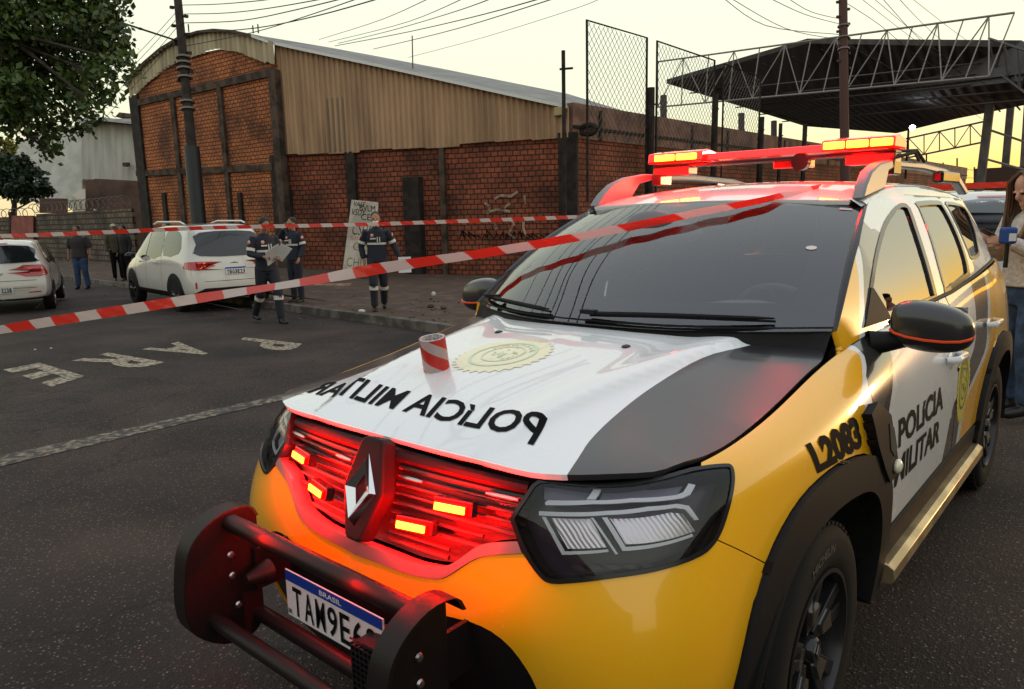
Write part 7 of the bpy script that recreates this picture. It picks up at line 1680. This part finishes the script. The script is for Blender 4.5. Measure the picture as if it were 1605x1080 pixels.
for sg_ in (1,-1):
    H_('tail_light',[(sg_*.50,.74),(sg_*.69,.74),(sg_*.70,.95),(sg_*.52,.95)],REDL,'B',.012); fc='R' if sg_>0 else 'L'; H_('tail_light',[(0,.74),(.20,.78),(.16,.96),(0,.97)],REDL,fc,.010)
    H_('rear_reflector',[(sg_*.45,.42),(sg_*.66,.43),(sg_*.66,.45),(sg_*.45,.44)],REDL,'B',.008)
    H_('side_window',smooth_poly([(.62,1.02),(1.20,.98),(1.20,1.36),(.80,1.34)],True,2),DKG,fc,.008); H_('side_window',smooth_poly([(1.28,.98),(2.35,.96),(2.0,1.36),(1.28,1.38)],True,2),DKG,fc,.008)
    for yc in (.72,3.19):
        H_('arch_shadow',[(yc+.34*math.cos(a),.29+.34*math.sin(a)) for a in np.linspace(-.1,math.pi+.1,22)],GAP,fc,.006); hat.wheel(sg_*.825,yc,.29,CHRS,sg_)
for zz in (.665,.52): H_('hatch_seam',[(-.60,zz),(.60,zz),(.60,zz+.008),(-.60,zz+.008)],GAP,'B',.004)
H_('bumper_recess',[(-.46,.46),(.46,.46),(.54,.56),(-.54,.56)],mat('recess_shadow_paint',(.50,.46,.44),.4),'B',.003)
H_('rear_bumper_cladding',[(-.7,.25),(.7,.25),(.7,.32),(-.7,.32)],CLAD,'B',.008)
plate(hat,'BHI-3238',0,0,.49,.40,.12)
m=MB(); m.lathe([(.052,0),(.052,-.012),(.044,-.014),(.044,0)],(0,.0,.81),'y',28); m.tube([(-.035,-.012,.84),(-.012,-.012,.775),(0,-.012,.815),(.012,-.012,.775),(.035,-.012,.84)],.006,5); m.build('tailgate_emblem',[CHR],hat.t,smooth=True,local=True)
# --- white car behind the reporter
pc=at(1590,420,8.2); o3=Vector((pc.x,pc.y)); 
van=build_car('parked_car','white car with large grey rear window standing behind the woman reporter',o3,AZ+R(8),gz(o3.x,o3.y),
 [(0.0,.35,.84,1.05,.80,1.62,.66),(.12,.32,.88,1.08,.84,1.70,.70),(.5,.28,.90,1.08,.87,1.74,.72),(1.3,.27,.90,1.08,.87,1.76,.72),(2.3,.27,.90,1.06,.87,1.73,.70),(2.9,.27,.90,1.04,.86,1.50,.68),(3.4,.28,.88,1.0,.82,1.10,.72),(4.0,.30,.82,.88,.74,.96,.60),(4.3,.34,.70,.72,.6,.8,.46),(4.36,.38,.58,.6,.46,.66,.36)],
 [(.25,.06),(.45,.0),(.62,.02),(.85,.05),(1.05,.10),(1.3,.20),(1.72,.36)],WCAR)
van.shell('rear_window',smooth_poly([(-.74,1.12),(.74,1.12),(.68,1.60),(-.68,1.60)],True,2),mat('grey_rear_glass',(.10,.11,.13),.15,0,.5),'B',.006)
van.shell('brake_light',[(-.2,1.655),(.2,1.655),(.2,1.672),(-.2,1.672)],REDL,'B',.01)
for sg_ in (1,-1):
    van.shell('tail_light',[(sg_*.70,.80),(sg_*.84,.80),(sg_*.84,1.08),(sg_*.74,1.08)],REDL,'B',.012); fc='R' if sg_>0 else 'L'
    van.shell('side_window',smooth_poly([(.5,1.16),(1.5,1.14),(1.5,1.60),(.62,1.60)],True,2),DKG,fc,.008); van.shell('side_window',smooth_poly([(1.6,1.14),(2.95,1.12),(2.5,1.58),(1.6,1.62)],True,2),DKG,fc,.008)
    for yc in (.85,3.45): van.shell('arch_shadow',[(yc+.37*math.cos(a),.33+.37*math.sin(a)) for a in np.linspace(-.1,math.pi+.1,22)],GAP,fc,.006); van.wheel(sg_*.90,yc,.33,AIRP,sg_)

# ================================================================== what stands beside and behind the photographer (seen in reflections; the brown house is added for them)
def house_block(label,x0,y0,x1,y1,h,wall_c,roof_c):
    t_=thing('house',label,'house',((x0+x1)/2,(y0+y1)/2,0)); m=MB(); m.box(((x0+x1)/2,(y0+y1)/2,h/2-.3),(abs(x1-x0),abs(y1-y0),h+.6)); m.build('wall',[wall_c],t_)
    m=MB(); cx,cy=(x0+x1)/2,(y0+y1)/2; V=[(x0-.4,y0-.4,h),(x1+.4,y0-.4,h),(x1+.4,y1+.4,h),(x0-.4,y1+.4,h),(cx,y0+1,h+1.5),(cx,y1-1,h+1.5)]; m.add(V,[(0,1,4),(1,2,5,4),(2,3,5),(3,0,4,5),(3,2,1,0)]); m.build('roof',[roof_c],t_)
    for k in range(4):
        m=MB(); yy=y0+(y1-y0)*(k+.5)/4; m.box((x0-.02,yy,1.6),(.08,1.3,1.2)); m.build('window',[DKG],t_)
    return t_
house_block('ochre rendered house along the right side of the street, outside the frame',15,-6,22,22,3.4,mat('ochre_render',(.30,.20,.08),.9,noise=.3,nscale=1),mat('clay_tiles',(.16,.06,.04),.9))
house_block('brown rendered house added behind the photographer for dark reflections',-14,-20,14.5,-14,3.4,mat('brown_house_render',(.16,.11,.08),.9,noise=.3,nscale=1),mat('clay_tiles',(.16,.06,.04),.9))  # unseen block added to give bumper and headlamps a dark reflection
person('man in dark cap and pink shirt mirrored in the front door glass',(2.35,6.2,0),R(200),1.74,dict(elL=(.24,.05,1.14),wrL=(.10,.24,1.12),elR=(-.24,.05,1.14),wrR=(-.10,.24,1.14)),dict(top=mat('pink_shirt',(.55,.28,.33),.8),legs=DEN2,cap=LET),skin=SKIN)
# overhead cables above the photographer: their reflections cross the windscreen
def reflect_pts(pxs,height):
    o=[]
    for px,py in pxs:
        best=None; U,V_=np.meshgrid(np.linspace(-1,1,120),np.linspace(0,1,60)); q=np.stack([U.ravel(),V_.ravel()],1); X=wscreen(q); d=X-cC; z=d@cF; P=np.stack([802.5+CAM[6]*(d@cR)/z,540-CAM[6]*(d@cU)/z],1); i=np.argmin(((P-[px,py])**2).sum(1))
        n=normals_of(wscreen,q[i:i+1],np.array([[0,-1,1.]]))[0]; v=X[i]-cC; v/=np.linalg.norm(v); r=v-2*(v@n)*n; k=(height-X[i][2])/max(r[2],.05); o.append(tuple(X[i]+r*k))
    return o
for k,(a_,b_,c_) in enumerate((((1000,330),(905,410),(870,495)),((1012,330),(925,410),(892,498)),((1022,330),(940,415),(906,500)),((960,332),(880,400),(838,480)),((975,332),(890,405),(850,485)),((930,345),(855,410),(815,480)),((990,331),(900,410),(862,490)))):
    P=reflect_pts((a_,b_,c_),7.5+.25*(k%3)); e0=Vector(P[0])+(Vector(P[0])-Vector(P[1]))*.15; e1=Vector(P[-1])+(Vector(P[-1])-Vector(P[-2]))*1.2
    Q=smooth_poly([tuple(e0)]+P+[tuple(e1)],False,6); m=MB(); m.tube(Q,.022,5,cap=False); o=m.build('power_line',[mat('cable_black',(.03,.025,.02),.7)],None); tag(o,'overhead cable above the photographer, mirrored as a dark line in the windscreen','power line','overhead cables mirrored in the windscreen')
